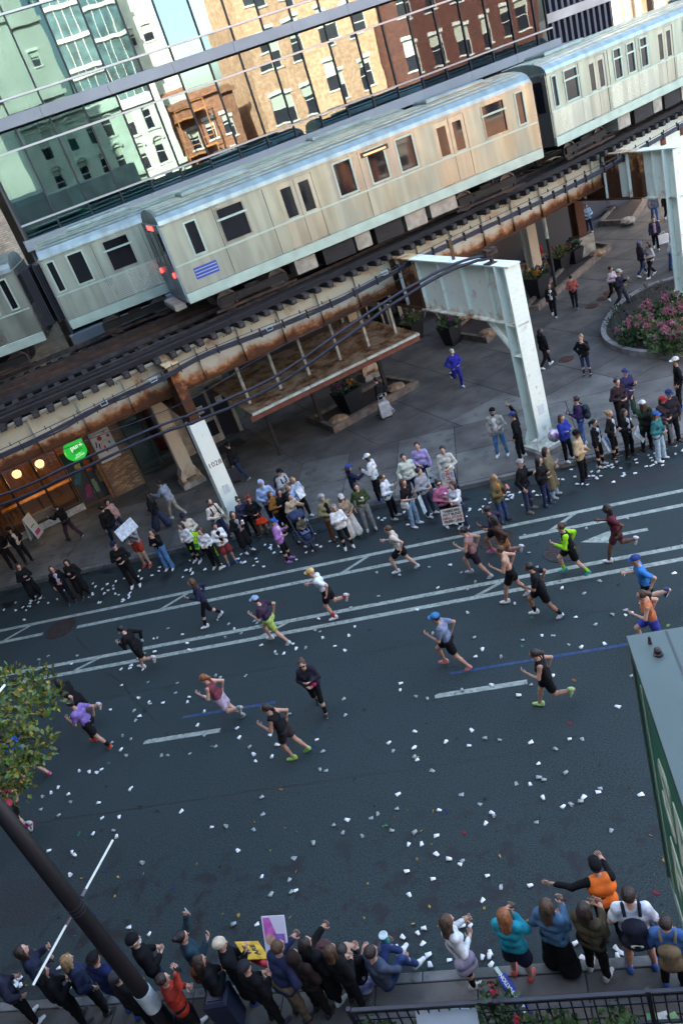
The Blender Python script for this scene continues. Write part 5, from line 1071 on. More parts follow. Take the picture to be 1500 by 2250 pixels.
        if kind == 'coat':
            for nm in 'lr': hp, kn, an = leg[nm]; g += [('c', hp, kn*.75+an*.25, .12*k, .14*k)]
        for nm in 'lr':
            s, e, w, _ = arm[nm]
            if kind == 'tank': continue
            if kind == 'tee': g += [('c', s, s*.35+e*.65, .055*k+lo_, .055*k+lo_)]
            else: g += [('c', s, e, .054*k+lo_*.8, .043*k+lo_*.85), ('c', e, e*.07+w*.93, .043*k+lo_*.85, .033*k+lo_*.7)]
        if kind in ('hoodie', 'jacket', 'coat', 'puffer'): g += [('c', J['neck0']+A(-.03, .05, .03), J['neck0']+A(-.03, -.05, .03), .042*k, .042*k)]
        if kind == 'hoodie' and hat != 'hood': g += [('e', J['neck0']+A(-.085, 0, .0), A(.06, .09, .055))]
        if hat == 'hood': g += [('e', HD((-.022, 0, .02)), (.122*k, .105*k, .125*k)), ('c', J['neck0'], J['neck1'], .08*k, .085*k)]
        cutf = None
        if hat == 'hood':
            hc = HD((.12, 0, -.01)); cutf = lambda P: .088*k-np.sqrt(((P-hc.astype(np.float32))**2).sum(1))
        Vt, Qt = nets(g, vox, .03*k, cut=cutf, fold=.0065 if kind != 'puffer' else .009, seed=sd_); o = obj({'tee': 'shirt', 'tank': 'vest_top', 'long': 'sweater', 'jacket': 'jacket', 'hoodie': 'hoodie', 'coat': 'coat', 'puffer': 'puffer_jacket'}[kind], np_mesh('top', Vt, Qt, [fabric(tc)]), P)
        if len(top) > 2:                                           # shirt front showing in an open jacket
            fr = [('c', T(A(.055, 0, .42)), T(A(.055, 0, .05)), .072*k*w_+lo_*.6, .078*k*w_+lo_*.6)]; Vf, Qf = nets(fr, vox, .03); obj('shirt_front', np_mesh('shirt_front', Vf, Qf, [fabric(top[2])]), P)
    bk, bc = bot[0], bot[1]
    if bk != 'none':
        ex = {'jeans': .012, 'wide': .02, 'leggings': .004, 'shorts': .02, 'skirt': .0, 'trousers': .016, 'longskirt': 0}[bk]*k
        g = [('c', H+A(0, hw, .02), H+A(0, -hw, .02), .102*k*w_+ex*.7, .102*k*w_+ex*.7), ('c', T(A(0, .05, .10)), T(A(0, -.05, .10)), .098*k*w_, .098*k*w_)]
        for nm in 'lr':
            hp, kn, an = leg[nm]; hem_ = kn*.06+an*.94
            if bk == 'shorts': g += [('c', hp, hp*.42+kn*.58, .088*k*w_+ex, .082*k+ex)]
            elif bk in ('skirt', 'longskirt'):
                end = hp*.15+kn*.85 if bk == 'skirt' else kn*.25+an*.75
                g += [('c', hp, end, .10*k, .13*k if bk == 'skirt' else .17*k)]
            else: g += [('c', hp, kn, .087*k*w_+ex, .058*k+ex), ('c', kn, hem_, .058*k+ex, (.042*k+ex) if bk != 'wide' else .085*k)]
        Vb, Qb = nets(g, vox, .03*k, fold=.006 if bk != 'leggings' else .0015, seed=sd_+3); obj({'jeans': 'jeans', 'wide': 'jeans', 'leggings': 'leggings', 'shorts': 'shorts', 'skirt': 'skirt', 'longskirt': 'skirt', 'trousers': 'trousers'}[bk], np_mesh('bottoms', Vb, Qb, [fabric(bc)]), P)
    for nm, i in (('l', 0), ('r', 1)):
        hp, kn, an = leg[nm]; o = obj('shoe', shoe_mesh(shoe), P); dirv = an-kn; pit = 0.0
        if legs[i] in ('runb',): pit = 1.15
        elif legs[i] in ('walkb', 'push'): pit = .55
        elif legs[i] == 'walkf': pit = -.25
        o.rotation_euler = (0, pit, (.12 if nm == 'l' else -.12)); o.scale = (k*1.04,)*3; o.location = an+np.array((.01, 0, -.085))*k*(1 if pit < .9 else .6)
    if bot[0] == 'shorts' and len(bot) > 2:
        for nm in 'lr': hp, kn, an = leg[nm]; Vs, Qs = nets([('c', kn*.35+an*.65, an, .052*k, .042*k)], vox*.8); obj('sock', np_mesh('sock', Vs, Qs, [fabric(bot[2])]), P)
    # ---- hair and hats
    if hair:
        hc, hs = hair; g = [('e', HD((-.016, 0, .04)), (.104*k, .091*k, .102*k))]
        if hs in ('long', 'half'): g += [('c', HD((-.06, .045, .0)), HD((-.085, .05, -.24 if hs == 'long' else -.15)), .055*k, .04*k), ('c', HD((-.06, -.045, .0)), HD((-.085, -.05, -.24 if hs == 'long' else -.15)), .055*k, .04*k), ('c', HD((-.07, 0, .0)), HD((-.10, 0, -.26 if hs == 'long' else -.15)), .06*k, .045*k), ('c', HD((.0, .075, .03)), HD((-.01, .085, -.14)), .028*k, .03*k), ('c', HD((.0, -.075, .03)), HD((-.01, -.085, -.14)), .028*k, .03*k)]
        if hs == 'pony': g += [('c', HD((-.10, 0, .05)), HD((-.16, 0, .0)), .04*k, .04*k), ('c', HD((-.16, 0, .0)), HD((-.17, 0, -.16)), .04*k, .018*k)]
        if hs == 'bun': g += [('e', HD((-.11, 0, .09)), (.052*k, .052*k, .05*k))]
        fc = HD((.135, 0, -.035)); ck = lambda P: .105*k-np.sqrt((((P-fc.astype(np.float32))*np.array((1, 1, .8), np.float32))**2).sum(1))
        Vr, Qr = nets(g, vox*.62, .03*k, cut=ck, fold=.006, seed=sd_); obj('hair', np_mesh('hair', Vr, Qr, [hairm(hc)]), P)
    if beard:
        g = [('e', HD((.04, 0, -.075)), (.062*k, .062*k, .05*k))]; Vr, Qr = nets(g, vox*.62, .02); obj('beard', np_mesh('beard', Vr, Qr, [hairm(beard)]), P)
    if glasses:
        m = MB(); [m.box(-.006, .006, sg*.034-.026, sg*.034+.026, -.018, .016) for sg in (1, -1)]; m.box(-.004, .004, -.07, .07, .006, .014); o = m.build('sunglasses', SHADES, P); o.location = HD((.098, 0, .01)); o.rotation_euler = (0, nod, look)
    if hat and hat != 'hood':
        ht, hcol = hat; tilt = Matrix.Rotation(look, 4, 'Z') @ Matrix.Rotation(nod, 4, 'Y')
        if ht in ('cap', 'backcap'):
            sgn = 1 if ht == 'cap' else -1
            g = [('e', HD((-.004, 0, .055)), (.112*k, .096*k, .098*k))]; zc = HD((0, 0, .045)); nz_ = np.array(tilt @ Vector((0, 0, 1))); cf = lambda P: -((P-zc.astype(np.float32))@nz_.astype(np.float32)); Vr, Qr = nets(g, vox*.55, .02, cut=cf); c_ = obj('cap', np_mesh('cap', Vr, Qr, [fabric(hcol)]), P)
            b = MB(); pts = [(.085*k*sgn+.085*k*sgn*sin(pi*i/8), .088*k*cos(pi*i/8), .004*sin(pi*i/8)) for i in range(9)]; b.add([(p[0], p[1], p[2]) for p in pts]+[(p[0], p[1], p[2]-.012) for p in pts], [tuple(range(9)), tuple(range(17, 8, -1))]+[(i, i+9, i+10, i+1) for i in range(8)]); br = b.build('brim', fabric(hcol), c_); br.location = HD((.0, 0, .055)); br.rotation_euler = (0, nod+.12*sgn, look)
        elif ht == 'beanie': Vr, Qr = nets([('e', HD((-.012, 0, .06)), (.112*k, .098*k, .105*k)), ('c', HD((.06, .05, .05)), HD((.06, -.05, .05)), .03*k, .03*k)], vox*.62, .03, cut=lambda P: (HD((0, 0, .03))[2]-P[:, 2]), fold=.003); obj('beanie', np_mesh('beanie', Vr, Qr, [fabric(hcol)]), P)
        elif ht == 'bucket': Vr, Qr = nets([('e', HD((0, 0, .07)), (.11*k, .098*k, .085*k)), ('e', HD((0, 0, .045)), (.155*k, .145*k, .022*k))], vox*.5, .02); obj('bucket_hat', np_mesh('bucket_hat', Vr, Qr, [fabric(hcol)]), P)
        elif ht == 'band':
            m = MB(); m.tube([HD((.105*cos(t), .095*sin(t), .055)) for t in np.linspace(0, 2*pi, 15)], .014, 5); [m.lathe([(.001, .12*k), (.035*k, .06*k), (.03*k, 0)], 6, Matrix.Translation(HD((-.02, sg*.06, .11)))) for sg in (1, -1)]; m.build('headband', fabric(hcol), P)
    # world matrix for things held or worn
    Mw = Matrix.Translation((x, y, z0)) @ Matrix.Rotation(radians(heading), 4, 'Z')
    info = {'obj': P, 'M': Mw, 'hl': Mw @ Vector(arm['l'][2]), 'hr': Mw @ Vector(arm['r'][2]), 'chest': Mw @ Vector(T(A(.12, 0, .28))), 'back': Mw @ Vector(T(A(-.16, 0, .28))), 'k': k, 'heading': radians(heading), 'lean': lean, 'J': J, 'Mz': Mw, 'T': T, 'A': A}
    PEOPLE[key] = info; return info
# ---- things people carry
def phone(key, hand='hl', label='', c=(.01, .01, .012), tilt=.5):
    i = PEOPLE[key]; p = i[hand]+Vector((cos(i['heading'])*.05, sin(i['heading'])*.05, .05)); o = MB().box(-.006, .006, -.037, .037, -.075, .075, bev=.003).build('phone', mat('phone_%d' % int(c[0]*100+c[2]*10), c, .25), None, p, i['heading']); o.rotation_euler = (0, -tilt, i['heading']); tag(o, label, 'phone'); return o
def backpack(key, label, c, strap=None, w=.30, h=.44):
    i = PEOPLE[key]; k = i['k']; T, A = i['T'], i['A']; t = thing('backpack', label, 'backpack', i['M'].translation, i['heading'])
    g = [('c', T(A(-.20, .07, .36)), T(A(-.20, -.07, .36)), .085*k, .085*k), ('c', T(A(-.22, .08, .12)), T(A(-.22, -.08, .12)), .10*k, .10*k), ('c', T(A(-.20, 0, .36)), T(A(-.22, 0, .12)), .11*k, .12*k)]
    V, Q = nets(g, .024, .03, fold=.003); obj('bag', np_mesh('bag', V, Q, [fabric(c)]), t)
    for sg in (1, -1): MB().tube([T(A(-.13, sg*.09, .47)), T(A(-.02, sg*.10, .545)), T(A(.10, sg*.10, .45)), T(A(.145, sg*.105, .30)), T(A(.06, sg*.15, .16)), T(A(-.12, sg*.13, .1))], .024*k, 5).build('strap', fabric(strap or c), t, smooth=True)
    return t
def shoulder_bag(key, label, c, side=1, z=.02, size=.16):
    i = PEOPLE[key]; k = i['k']; T, A = i['T'], i['A']; t = thing('shoulder_bag', label, 'bag', i['M'].translation, i['heading']); V, Q = nets([('c', T(A(.06, side*.20, z)), T(A(-.08, side*.20, z)), size*.42, size*.42), ('c', T(A(.06, side*.20, z-size*.6)), T(A(-.08, side*.20, z-size*.6)), size*.45, size*.45)], .02, .03); obj('bag', np_mesh('bag', V, Q, [fabric(c)]), t)
    MB().tube([T(A(.03, side*.2, z+.05)), T(A(.11, side*.05, .3)), T(A(.04, -side*.11, .5)), T(A(-.07, -side*.1, .48)), T(A(-.12, side*.06, .3)), T(A(-.05, side*.2, z+.05))], .012, 5).build('strap', fabric(c), t); return t
def board(key, label, c, w, h, at='chest', dx=.2, dz=0.0, tilt=.2, yaw=0.0, text=None, tcol=(.05, .05, .06), tsize=.1, roll=0.0, name='hand_sign', dy=0.0, lines=None):
    i = PEOPLE[key]; b = Vector(i[at]); a = i['heading']+yaw; p = b+Vector((cos(i['heading'])*dx-sin(i['heading'])*dy, sin(i['heading'])*dx+cos(i['heading'])*dy, dz)); t = thing(name, label, 'sign', p); t.rotation_euler = (Matrix.Rotation(a, 4, 'Z') @ Matrix.Rotation(-tilt, 4, 'Y') @ Matrix.Rotation(roll, 4, 'X')).to_euler()
    MB().box(-.006, .006, -w/2, w/2, -h/2, h/2, bev=.002).build('board', fabric(c, .7, 'card'), t)
    for q in ([(text, 0, 0, tsize, tcol)] if text else [])+(lines or []): lettering(q[0], q[3], fabric(q[4], .7, 'ink'), t, face_matrix((.008, q[1], q[2]), *(((0, 0, -1), (0, 1, 0)) if len(q) > 5 else ((0, 1, 0), (0, 0, 1)))), bold=.004)
    return t
def cup_in_hand(key, hand, label, c=(.75, .75, .7), r=.04, h=.12, lid=(.9, .9, .88)):
    i = PEOPLE[key]; p = i[hand]+Vector((cos(i['heading'])*.04, sin(i['heading'])*.04, -.01)); t = thing('drink_cup', label, 'cup', p); MB().lathe([(r*.75, 0), (r, h)], 12).build('cup', fabric(c, .5, 'cup'), t); MB().lathe([(r*1.06, h), (r*1.06, h+.012), (r*.8, h+.02)], 12).build('lid', fabric(lid, .5, 'cup'), t); return t

# ---------------------------------------------------------------- who stands where
K_ = (.007, .007, .008); NV = (.009, .014, .042); WH = (.70, .71, .68); CR = (.60, .56, .46); GY = (.26, .27, .28); DJ = (.018, .032, .075); BJ = (.10, .20, .38); LJ = (.30, .42, .55); OL = (.095, .085, .045); BE = (.42, .33, .22); RD = (.42, .03, .025); BR = (.10, .055, .03); TN = (.40, .30, .19); LAV = (.40, .33, .60); BL = (.02, .05, .30); MINT = (.55, .62, .52); LB = (.34, .45, .66)
SW = (.72, .73, .72); SK = (.03, .03, .035); SB = (.05, .12, .35)
FS = 'spectators along the far kerb'
def sp(key, pos, hd, label, top, bot, shoe=SW, hair=('dark', 'short'), arms=('down', 'pocket'), legs=('relax', 'stand'), **k): person(key, *pos, hd, label, top, bot, shoe, hair, arms, legs, group=k.pop('group', FS), **k)
# left end, in the shade below the railway
sp('a1', (-18.76, 23.17, 0.15, 1.70), -30, 'man in dark jacket and cap with pale scarf at the far left of the pavement', ('jacket', K_, CR), ('trousers', K_), SK, arms=('belly', 'phone'), hat=('cap', K_))
sp('a2', (-19.29, 22.98, 0.15, 1.70), -20, 'person in black cut by the left picture edge on the far pavement', ('jacket', K_), ('trousers', K_), SK, arms=('belly', 'belly'))
sp('a3', (-17.12, 20.56, 0.00, 1.60), -35, 'long haired woman in black with a white bag at the left kerb', ('coat', K_), ('leggings', K_), SK, ('brown', 'long'), ('chest', 'belly'), fem=True)
sp('a4', (-15.47, 19.89, 0.00, 1.60), -60, 'woman in black coat with a pale lilac scarf at the left kerb', ('jacket', K_, (.38, .33, .42)), ('trousers', K_), SK, ('brown', 'long'), ('belly', 'pocket'), fem=True)
sp('a5', (-15.00, 20.10, 0.00, 1.60), -70, 'dark haired woman in a black hooded coat holding white cards', ('coat', K_), ('trousers', K_), SK, ('black', 'long'), ('belly', 'phone'), fem=True)
sp('a6', (-13.11, 20.11, 0.00, 1.85), -75, 'man in black sweatshirt and navy cap holding a bottle on the road edge', ('long', K_), ('trousers', K_), SW, ('dark', 'short'), ('belly', 'chest'), hat=('cap', NV), wide=1.12)
sp('a7', (-13.07, 21.30, 0.00, 1.86), -100, 'person in grey sweatshirt and red shorts behind a big white board', ('long', GY), ('shorts', (.42, .05, .03)), (.5, .06, .04), ('dark', 'short'), ('sign', 'belly'))
sp('a8', (-12.03, 20.75, 0.00, 1.67), -95, 'woman in black top and wide blue jeans with a hand to her face', ('long', K_), ('wide', (.10, .22, .42)), SW, ('dark', 'long'), ('face', 'chest'), fem=True)
sp('a9', (-12.68, 24.12, 0.15, 1.72), 165, 'man in a pale blue shirt and beige trousers striding along the pavement', ('jacket', (.28, .33, .42)), ('trousers', (.36, .31, .26)), SW, ('dark', 'short'), ('fwd', 'down'), ('walkf', 'walkb'), lean=.22, group='people walking on the plaza')
sp('a10', (-13.08, 23.44, 0.15, 1.60), 170, 'dark haired woman in white top and dark skirt walking on the pavement', ('jacket', K_, WH), ('longskirt', (.03, .035, .07)), SK, ('black', 'long'), ('belly', 'down'), ('walkf', 'walkb'), fem=True, group='people walking on the plaza')
sp('a11', (-14.90, 23.77, 0.15, 1.60), -25, 'woman in a pink puffer jacket and jeans beside the juice shop', ('puffer', (.46, .27, .25)), ('jeans', DJ), SK, ('dark', 'bun'), ('down', 'belly'), ('walkf', 'walkb'), fem=True, group='people walking on the plaza')
sp('a12', (-14.76, 23.07, 0.15, 1.76), 150, 'man in a black jacket walking past the woman in pink', ('jacket', K_), ('jeans', (.02, .025, .05)), SK, ('black', 'short'), ('down', 'down'), ('walkf', 'walkb'), group='people walking on the plaza')
sp('a13', (-17.21, 24.30, 0.15, 1.72), 172, 'person in dark clothes striding in front of the juice shop window', ('jacket', K_), ('trousers', (.06, .03, .045)), SK, ('black', 'short'), ('fwd', 'down'), ('walkf', 'push'), lean=.12, group='people walking on the plaza')
# group at the left numbered column
sp('b1', (-11.01, 21.22, 0.00, 1.73), -70, 'man in cream sweater and navy cap left of the numbered column', ('long', CR), ('trousers', K_), SK, ('black', 'short'), ('belly', 'belly'), hat=('cap', NV), skin=3)
sp('b2', (-11.02, 20.85, 0.00, 1.60), -110, 'dark haired woman in white top holding the neon yellow diamond sign', ('long', WH), ('leggings', K_), SW, ('black', 'long'), ('belly', 'belly'), fem=True, skin=1)
sp('b3', (-10.13, 20.19, 0.00, 1.60), -100, 'long haired woman in white sweater holding a rolled neon sign', ('long', WH), ('trousers', K_), (.55, .5, .42), ('brown', 'long'), ('belly', 'belly'), fem=True)
sp('b4', (-9.67, 20.30, 0.00, 1.60), -60, 'woman in white cardigan with a pink phone and red plaid round her waist', ('jacket', WH, K_), ('skirt', (.20, .03, .03)), SB, ('black', 'bun'), ('phone', 'belly'), fem=True, skin=1)
sp('b5', (-10.07, 21.53, 0.15, 1.72), -40, 'bearded man in cream sweater with a dark backpack by the numbered column', ('long', CR), ('jeans', DJ), SK, ('brown', 'short'), ('pocket', 'belly'), beard='brown', nod=-.25); backpack('b5', 'dark backpack on the bearded man in cream sweater', K_)
sp('b6', (-9.16, 20.76, 0.00, 1.62), -40, 'woman in long black coat and grey scarf holding coffee', ('coat', K_, (.3, .3, .31)), ('jeans', DJ), SW, ('brown', 'long'), ('phone', 'belly'), fem=True); cup_in_hand('b6', 'hl', 'white coffee cup held by the woman in the long black coat')
sp('b7', (-9.15, 21.64, 0.00, 1.64), -55, 'woman with dark sunglasses and bun in a navy sweatshirt', ('long', (.03, .035, .07)), ('trousers', K_), SK, ('dark', 'bun'), ('belly', 'belly'), fem=True, glasses=True)
sp('b8', (-8.77, 21.57, 0.00, 1.60), -60, 'person in black with orange headband holding a bright orange bag', ('jacket', K_), ('trousers', BR), SK, ('black', 'half'), ('belly', 'belly'), fem=True, hat=('band', (.55, .08, .01)), skin=1)
sp('b9', (-8.26, 21.84, 0.15, 1.82), -75, 'tall man in pale blue hoodie with the hood up among the crowd', ('hoodie', LB), ('trousers', NV), SW, None, ('belly', 'belly'), hat='hood', skin=2)
sp('b10', (-7.99, 21.48, 0.15, 1.50), -20, 'brown haired child in a mustard jacket beside the pale blue hoodie', ('jacket', (.24, .10, .02)), ('trousers', K_), SK, ('brown', 'half'), ('belly', 'belly'), fem=True)
sp('b11', (-7.73, 21.62, 0.00, 1.58), -35, 'dark haired person in black squeezed behind the beige jacket', ('jacket', K_), ('trousers', K_), SK, ('dark', 'long'), ('belly', 'belly'), fem=True)
sp('b12', (-7.38, 21.21, 0.00, 1.60), -35, 'woman in a beige jacket leaning over the pushchair', ('jacket', BE), ('trousers', K_), SK, ('black', 'half'), ('fwd', 'belly'), fem=True, lean=.15)
sp('b13', (-7.86, 22.60, 0.15, 1.72), -30, 'man in grey jacket and black cap clapping at the back of the crowd', ('jacket', (.34, .36, .36)), ('trousers', K_), SK, ('black', 'short'), ('chest', 'chest'), hat=('cap', K_), lean=.15); backpack('b13', 'purple black backpack on the clapping man in grey', (.03, .02, .05))
sp('b14', (-7.22, 21.90, 0.15, 1.62), -40, 'fair haired woman in a denim shirt holding white papers', ('jacket', (.30, .36, .42)), ('trousers', K_), SW, ('blonde', 'pony'), ('belly', 'chest'), fem=True); board('b14', 'white sheet of paper held by the fair haired woman in denim', (.66, .70, .70), .26, .34, dx=.22, dy=-.1, tilt=.3, name='paper_sheet')
sp('b15', (-7.37, 21.61, 0.15, 1.50), -30, 'blonde girl in pale blue behind the pushchair', ('long', LB), ('leggings', K_), SW, ('blonde', 'pony'), ('belly', 'belly'), fem=True)
sp('c1', (-7.56, 19.67, 0.00, 1.62), 0, 'woman in lilac jacket and bright blue cap looking at her phone on the road', ('jacket', (.34, .15, .38), WH), ('leggings', K_), (.20, .10, .38), ('brown', 'pony'), ('phone', 'belly'), fem=True, hat=('cap', (.02, .10, .40)), nod=.3); phone('c1', 'hl', 'phone in the hands of the woman in the lilac jacket')
sp('c2', (-6.04, 20.32, 0.00, 1.74), -45, 'bearded man in olive fleece and grey cap with a dark vest', ('jacket', (.22, .20, .10), K_), ('trousers', (.12, .05, .02)), SK, ('grey', 'short'), ('belly', 'belly'), hat=('backcap', (.28, .32, .30)), beard='grey')
sp('c3', (-5.61, 19.73, 0.00, 1.62), -70, 'grey haired woman in a white jacket with arms crossed on the road edge', ('jacket', WH), ('leggings', K_), SW, ('grey', 'half'), ('cross', 'cross'), fem=True)
sp('c4', (-5.44, 20.26, 0.00, 1.62), -60, 'woman in white cap, tan jumper and long white skirt', ('long', (.28, .22, .15)), ('longskirt', (.62, .60, .54)), (.02, .09, .05), ('brown', 'half'), ('belly', 'belly'), fem=True, hat=('cap', (.58, .56, .50)))
sp('c5', (-4.95, 20.53, 0.00, 1.74), -75, 'man in dark green sweater and grey trousers holding a drink', ('long', (.045, .07, .022)), ('trousers', (.22, .21, .20)), (.4, .38, .34), ('dark', 'short'), ('chest', 'pocket')); cup_in_hand('c5', 'hl', 'pale green iced drink held by the man in dark green', (.35, .45, .25))
sp('c6', (-5.31, 21.77, 0.15, 1.64), 20, 'person in navy jacket and blue cap with a red and yellow flag wrapped round', ('jacket', NV), ('trousers', K_), SK, ('black', 'half'), ('chest', 'fwd'), fem=True, hat=('cap', (.03, .06, .26)), skin=1)
sp('c7', (-4.61, 21.96, 0.15, 1.77), 170, 'man in white hoodie and white cap looking at his phone on the pavement', ('hoodie', WH), ('trousers', K_), (.1, .16, .35), None, ('phone', 'belly'), hat=('cap', (.66, .70, .72)), skin=3, nod=.2); phone('c7', 'hl', 'phone held by the man in white hoodie and cap')
sp('c8', (-4.18, 20.90, 0.00, 1.64), -15, 'woman in white zip jacket and black trousers using her phone', ('jacket', WH), ('trousers', K_), (.45, .44, .38), ('brown', 'pony'), ('phone', 'belly'), fem=True, glasses=True); phone('c8', 'hl', 'phone held by the woman in the white zip jacket')
sp('c9', (-3.46, 21.46, 0.15, 1.74), -70, 'young man in pale mint hoodie beside the lavender jumper', ('hoodie', MINT), ('jeans', NV), SW, ('dark', 'short'), ('down', 'pocket'))
sp('c10', (-3.00, 21.90, 0.15, 1.82), -95, 'tall man in a lavender jumper resting on a white board', ('long', LAV), ('jeans', DJ), SW, ('dark', 'short'), ('down', 'belly')); board('c10', 'blank white board hanging from the hand of the man in lavender', (.62, .66, .64), .34, .55, at='hl', dx=.02, dz=-.28, tilt=0, yaw=.3)
sp('c11', (-3.01, 20.59, 0.00, 1.74), -35, 'man in grey hoodie looking right on the road edge', ('hoodie', (.27, .28, .29)), ('trousers', (.025, .03, .055)), (.5, .5, .5), ('dark', 'short'), ('belly', 'belly'), look=.3)
sp('c12', (-3.49, 20.18, 0.00, 1.70), -30, 'woman in black crop top and light blue jeans with a white bag', ('tee', K_), ('jeans', (.26, .38, .50)), SW, ('brown', 'long'), ('phone', 'belly'), fem=True); shoulder_bag('c12', 'small white shoulder bag on the woman in light jeans', (.62, .60, .54), -1); board('c12', 'rolled white card leaning on the woman in light jeans', (.60, .64, .62), .16, .62, at='hl', dx=.12, dz=-.45, tilt=.1)
sp('c13', (-2.24, 21.59, 0.00, 1.78), -95, 'man in cream quarter zip sweater holding the red and blue name sign', ('long', (.58, .58, .50)), ('jeans', NV), SW, ('black', 'short'), ('belly', 'down')); board('c13', 'pale cardboard sign with HUTT in red and GO in blue', (.50, .46, .38), .42, .58, at='chest', dx=.26, dz=-.42, tilt=.25, lines=[('HUTT', .0, .04, .17, (.45, .06, .04), 1), ('GO', .14, .1, .11, (.04, .14, .40), 1), ('GO!', -.14, .1, .11, (.04, .14, .40), 1)])
sp('c14', (-2.44, 19.78, 0.00, 1.62), -60, 'woman in pink and white jacket holding coffee on the road edge', ('jacket', (.46, .13, .22)), ('trousers', K_), SW, ('dark', 'bun'), ('chest', 'belly'), fem=True, glasses=True); cup_in_hand('c14', 'hl', 'coffee cup held by the woman in pink', (.55, .45, .35))
sp('c15', (-2.02, 19.51, 0.00, 1.62), -120, 'dark curly haired woman in white long sleeves holding the finish line sign', ('long', (.62, .62, .64)), ('jeans', DJ), SW, ('dark', 'long'), ('fwd', 'belly'), fem=True)
board('c15', 'curved tan sign about girls at the finish line', (.46, .42, .34), .62, .46, dx=.3, dz=-.42, tilt=.5, yaw=.5, lines=[('THERE ARE', 0, .15, .1, (.04, .04, .05)), ('HOT BLIND', 0, .05, .1, (.04, .04, .05)), ('GIRLS AT THE', 0, -.05, .09, (.30, .05, .05)), ('FINISH LINE', 0, -.15, .1, (.04, .04, .05))])
sp('d1', (-0.85, 19.34, 0.00, 1.64), -35, 'blonde woman in olive bomber jacket and jeans looking at a red phone', ('puffer', (.10, .085, .04), (.5, .2, .04)), ('jeans', (.03, .06, .15)), SK, ('blonde', 'long'), ('phone', 'belly'), fem=True, nod=.2); phone('d1', 'hl', 'red phone held by the blonde woman in olive', (.45, .02, .04))
sp('d2', (-0.08, 19.66, 0.00, 1.76), -25, 'grey haired man with glasses in black jacket and dark jeans', ('jacket', K_), ('jeans', (.03, .045, .09)), (.20, .15, .10), ('grey', 'short'), ('phone', 'pocket'), glasses=True)
sp('d3', (0.44, 19.79, 0.00, 1.62), -30, 'dark haired woman in black jacket and navy trousers beside the long olive coat', ('puffer', K_), ('jeans', (.025, .035, .08)), (.03, .05, .12), ('black', 'long'), ('chest', 'belly'), fem=True)
sp('d4', (0.68, 20.16, 0.00, 1.68), -20, 'long haired woman in a long olive trench coat and pale jeans', ('coat', (.14, .12, .065)), ('wide', (.22, .34, .44)), (.4, .36, .28), ('dark', 'long'), ('belly', 'chest'), fem=True)
sp('d5', (-0.56, 23.16, 0.15, 1.78), -105, 'bearded man in speckled pale jacket and jeans with a backwards cap', ('jacket', (.40, .38, .32), WH), ('jeans', (.08, .20, .36)), SW, ('black', 'short'), ('belly', 'down'), hat=('backcap', K_), beard='black', glasses=True, legs=('wide', 'relax'))
sp('d6', (0.05, 22.61, 0.15, 1.72), 160, 'man in black jacket and blue cap raising a phone beside the white column', ('jacket', K_), ('trousers', K_), SW, ('black', 'short'), ('pocket', 'up'), hat=('cap', (.04, .07, .22)), legs=('relax', 'wide')); phone('d6', 'hr', 'phone raised by the man in black beside the white column')
sp('d7', (1.38, 21.84, 0.15, 1.62), -45, 'woman in royal blue puffer jacket with arms crossed right of the column', ('puffer', (.02, .035, .24)), ('trousers', K_), SW, ('brown', 'half'), ('cross', 'cross'), fem=True)
sp('d8', (1.97, 22.53, 0.15, 1.78), 175, 'man in dark navy sweater and blue jeans with a backpack facing left', ('long', (.035, .02, .08)), ('jeans', (.06, .12, .28)), SW, ('dark', 'short'), ('phone', 'belly')); backpack('d8', 'dark teal backpack on the man facing left', (.02, .03, .04)); phone('d8', 'hl', 'phone held by the man with the dark teal backpack')
sp('d9', (1.62, 20.63, 0.00, 1.76), -20, 'man in tan jacket and black cap standing on the road edge', ('jacket', (.46, .34, .19)), ('trousers', K_), (.03, .04, .09), ('black', 'short'), ('belly', 'belly'), hat=('cap', K_), skin=2, wide=1.1)
sp('d10', (2.22, 21.33, 0.00, 1.62), -30, 'woman with sunglasses in black jacket over white top holding a blue lettered sign', ('jacket', K_, (.62, .65, .70)), ('leggings', K_), (.4, .4, .4), ('black', 'pony'), ('pocket', 'down'), fem=True, glasses=True)
board('d10', 'white sign with blue letters held low by the woman in sunglasses', (.55, .60, .66), .42, .5, at='hl', dx=.18, dz=-.15, tilt=.35, lines=[('OMO!', -.03, 0, .13, (.04, .12, .40), 1), ('D', .1, .02, .11, (.03, .25, .25), 1)])
sp('d11', (2.67, 21.34, 0.15, 1.64), -20, 'blonde woman in black jacket over white top with hands at her waist', ('jacket', K_, (.6, .6, .6)), ('leggings', K_), SK, ('blonde', 'bun'), ('belly', 'hip'), fem=True)
sp('d12', (3.11, 21.53, 0.00, 1.62), -40, 'long haired woman in black jacket holding a colourful lettered sign', ('jacket', K_, (.6, .6, .6)), ('trousers', K_), SK, ('dark', 'long'), ('belly', 'belly'), fem=True)
bd = board('d12', 'white sign with red and orange marks held at knee height', (.58, .60, .56), .5, .38, at='hl', dx=.2, dz=-.2, tilt=.6, yaw=.3)
for r_, c in enumerate(((.45, .08, .05), (.5, .25, .04), (.08, .28, .2))):
    for q_ in range(6): MB().box(.0065, .009, -.2+q_*.07, -.2+q_*.07+random.choice((.014, .045)), .1-r_*.1-.03, .1-r_*.1+random.choice((-.016, .03))).build('pen_stroke', fabric(c, .7, 'ink'), bd)
sp('d13', (3.27, 23.19, 0.15, 1.74), -60, 'man in dark maroon hoodie standing behind the kerb row', ('hoodie', (.03, .018, .022)), ('trousers', K_), SK, ('dark', 'short'), ('belly', 'belly'))
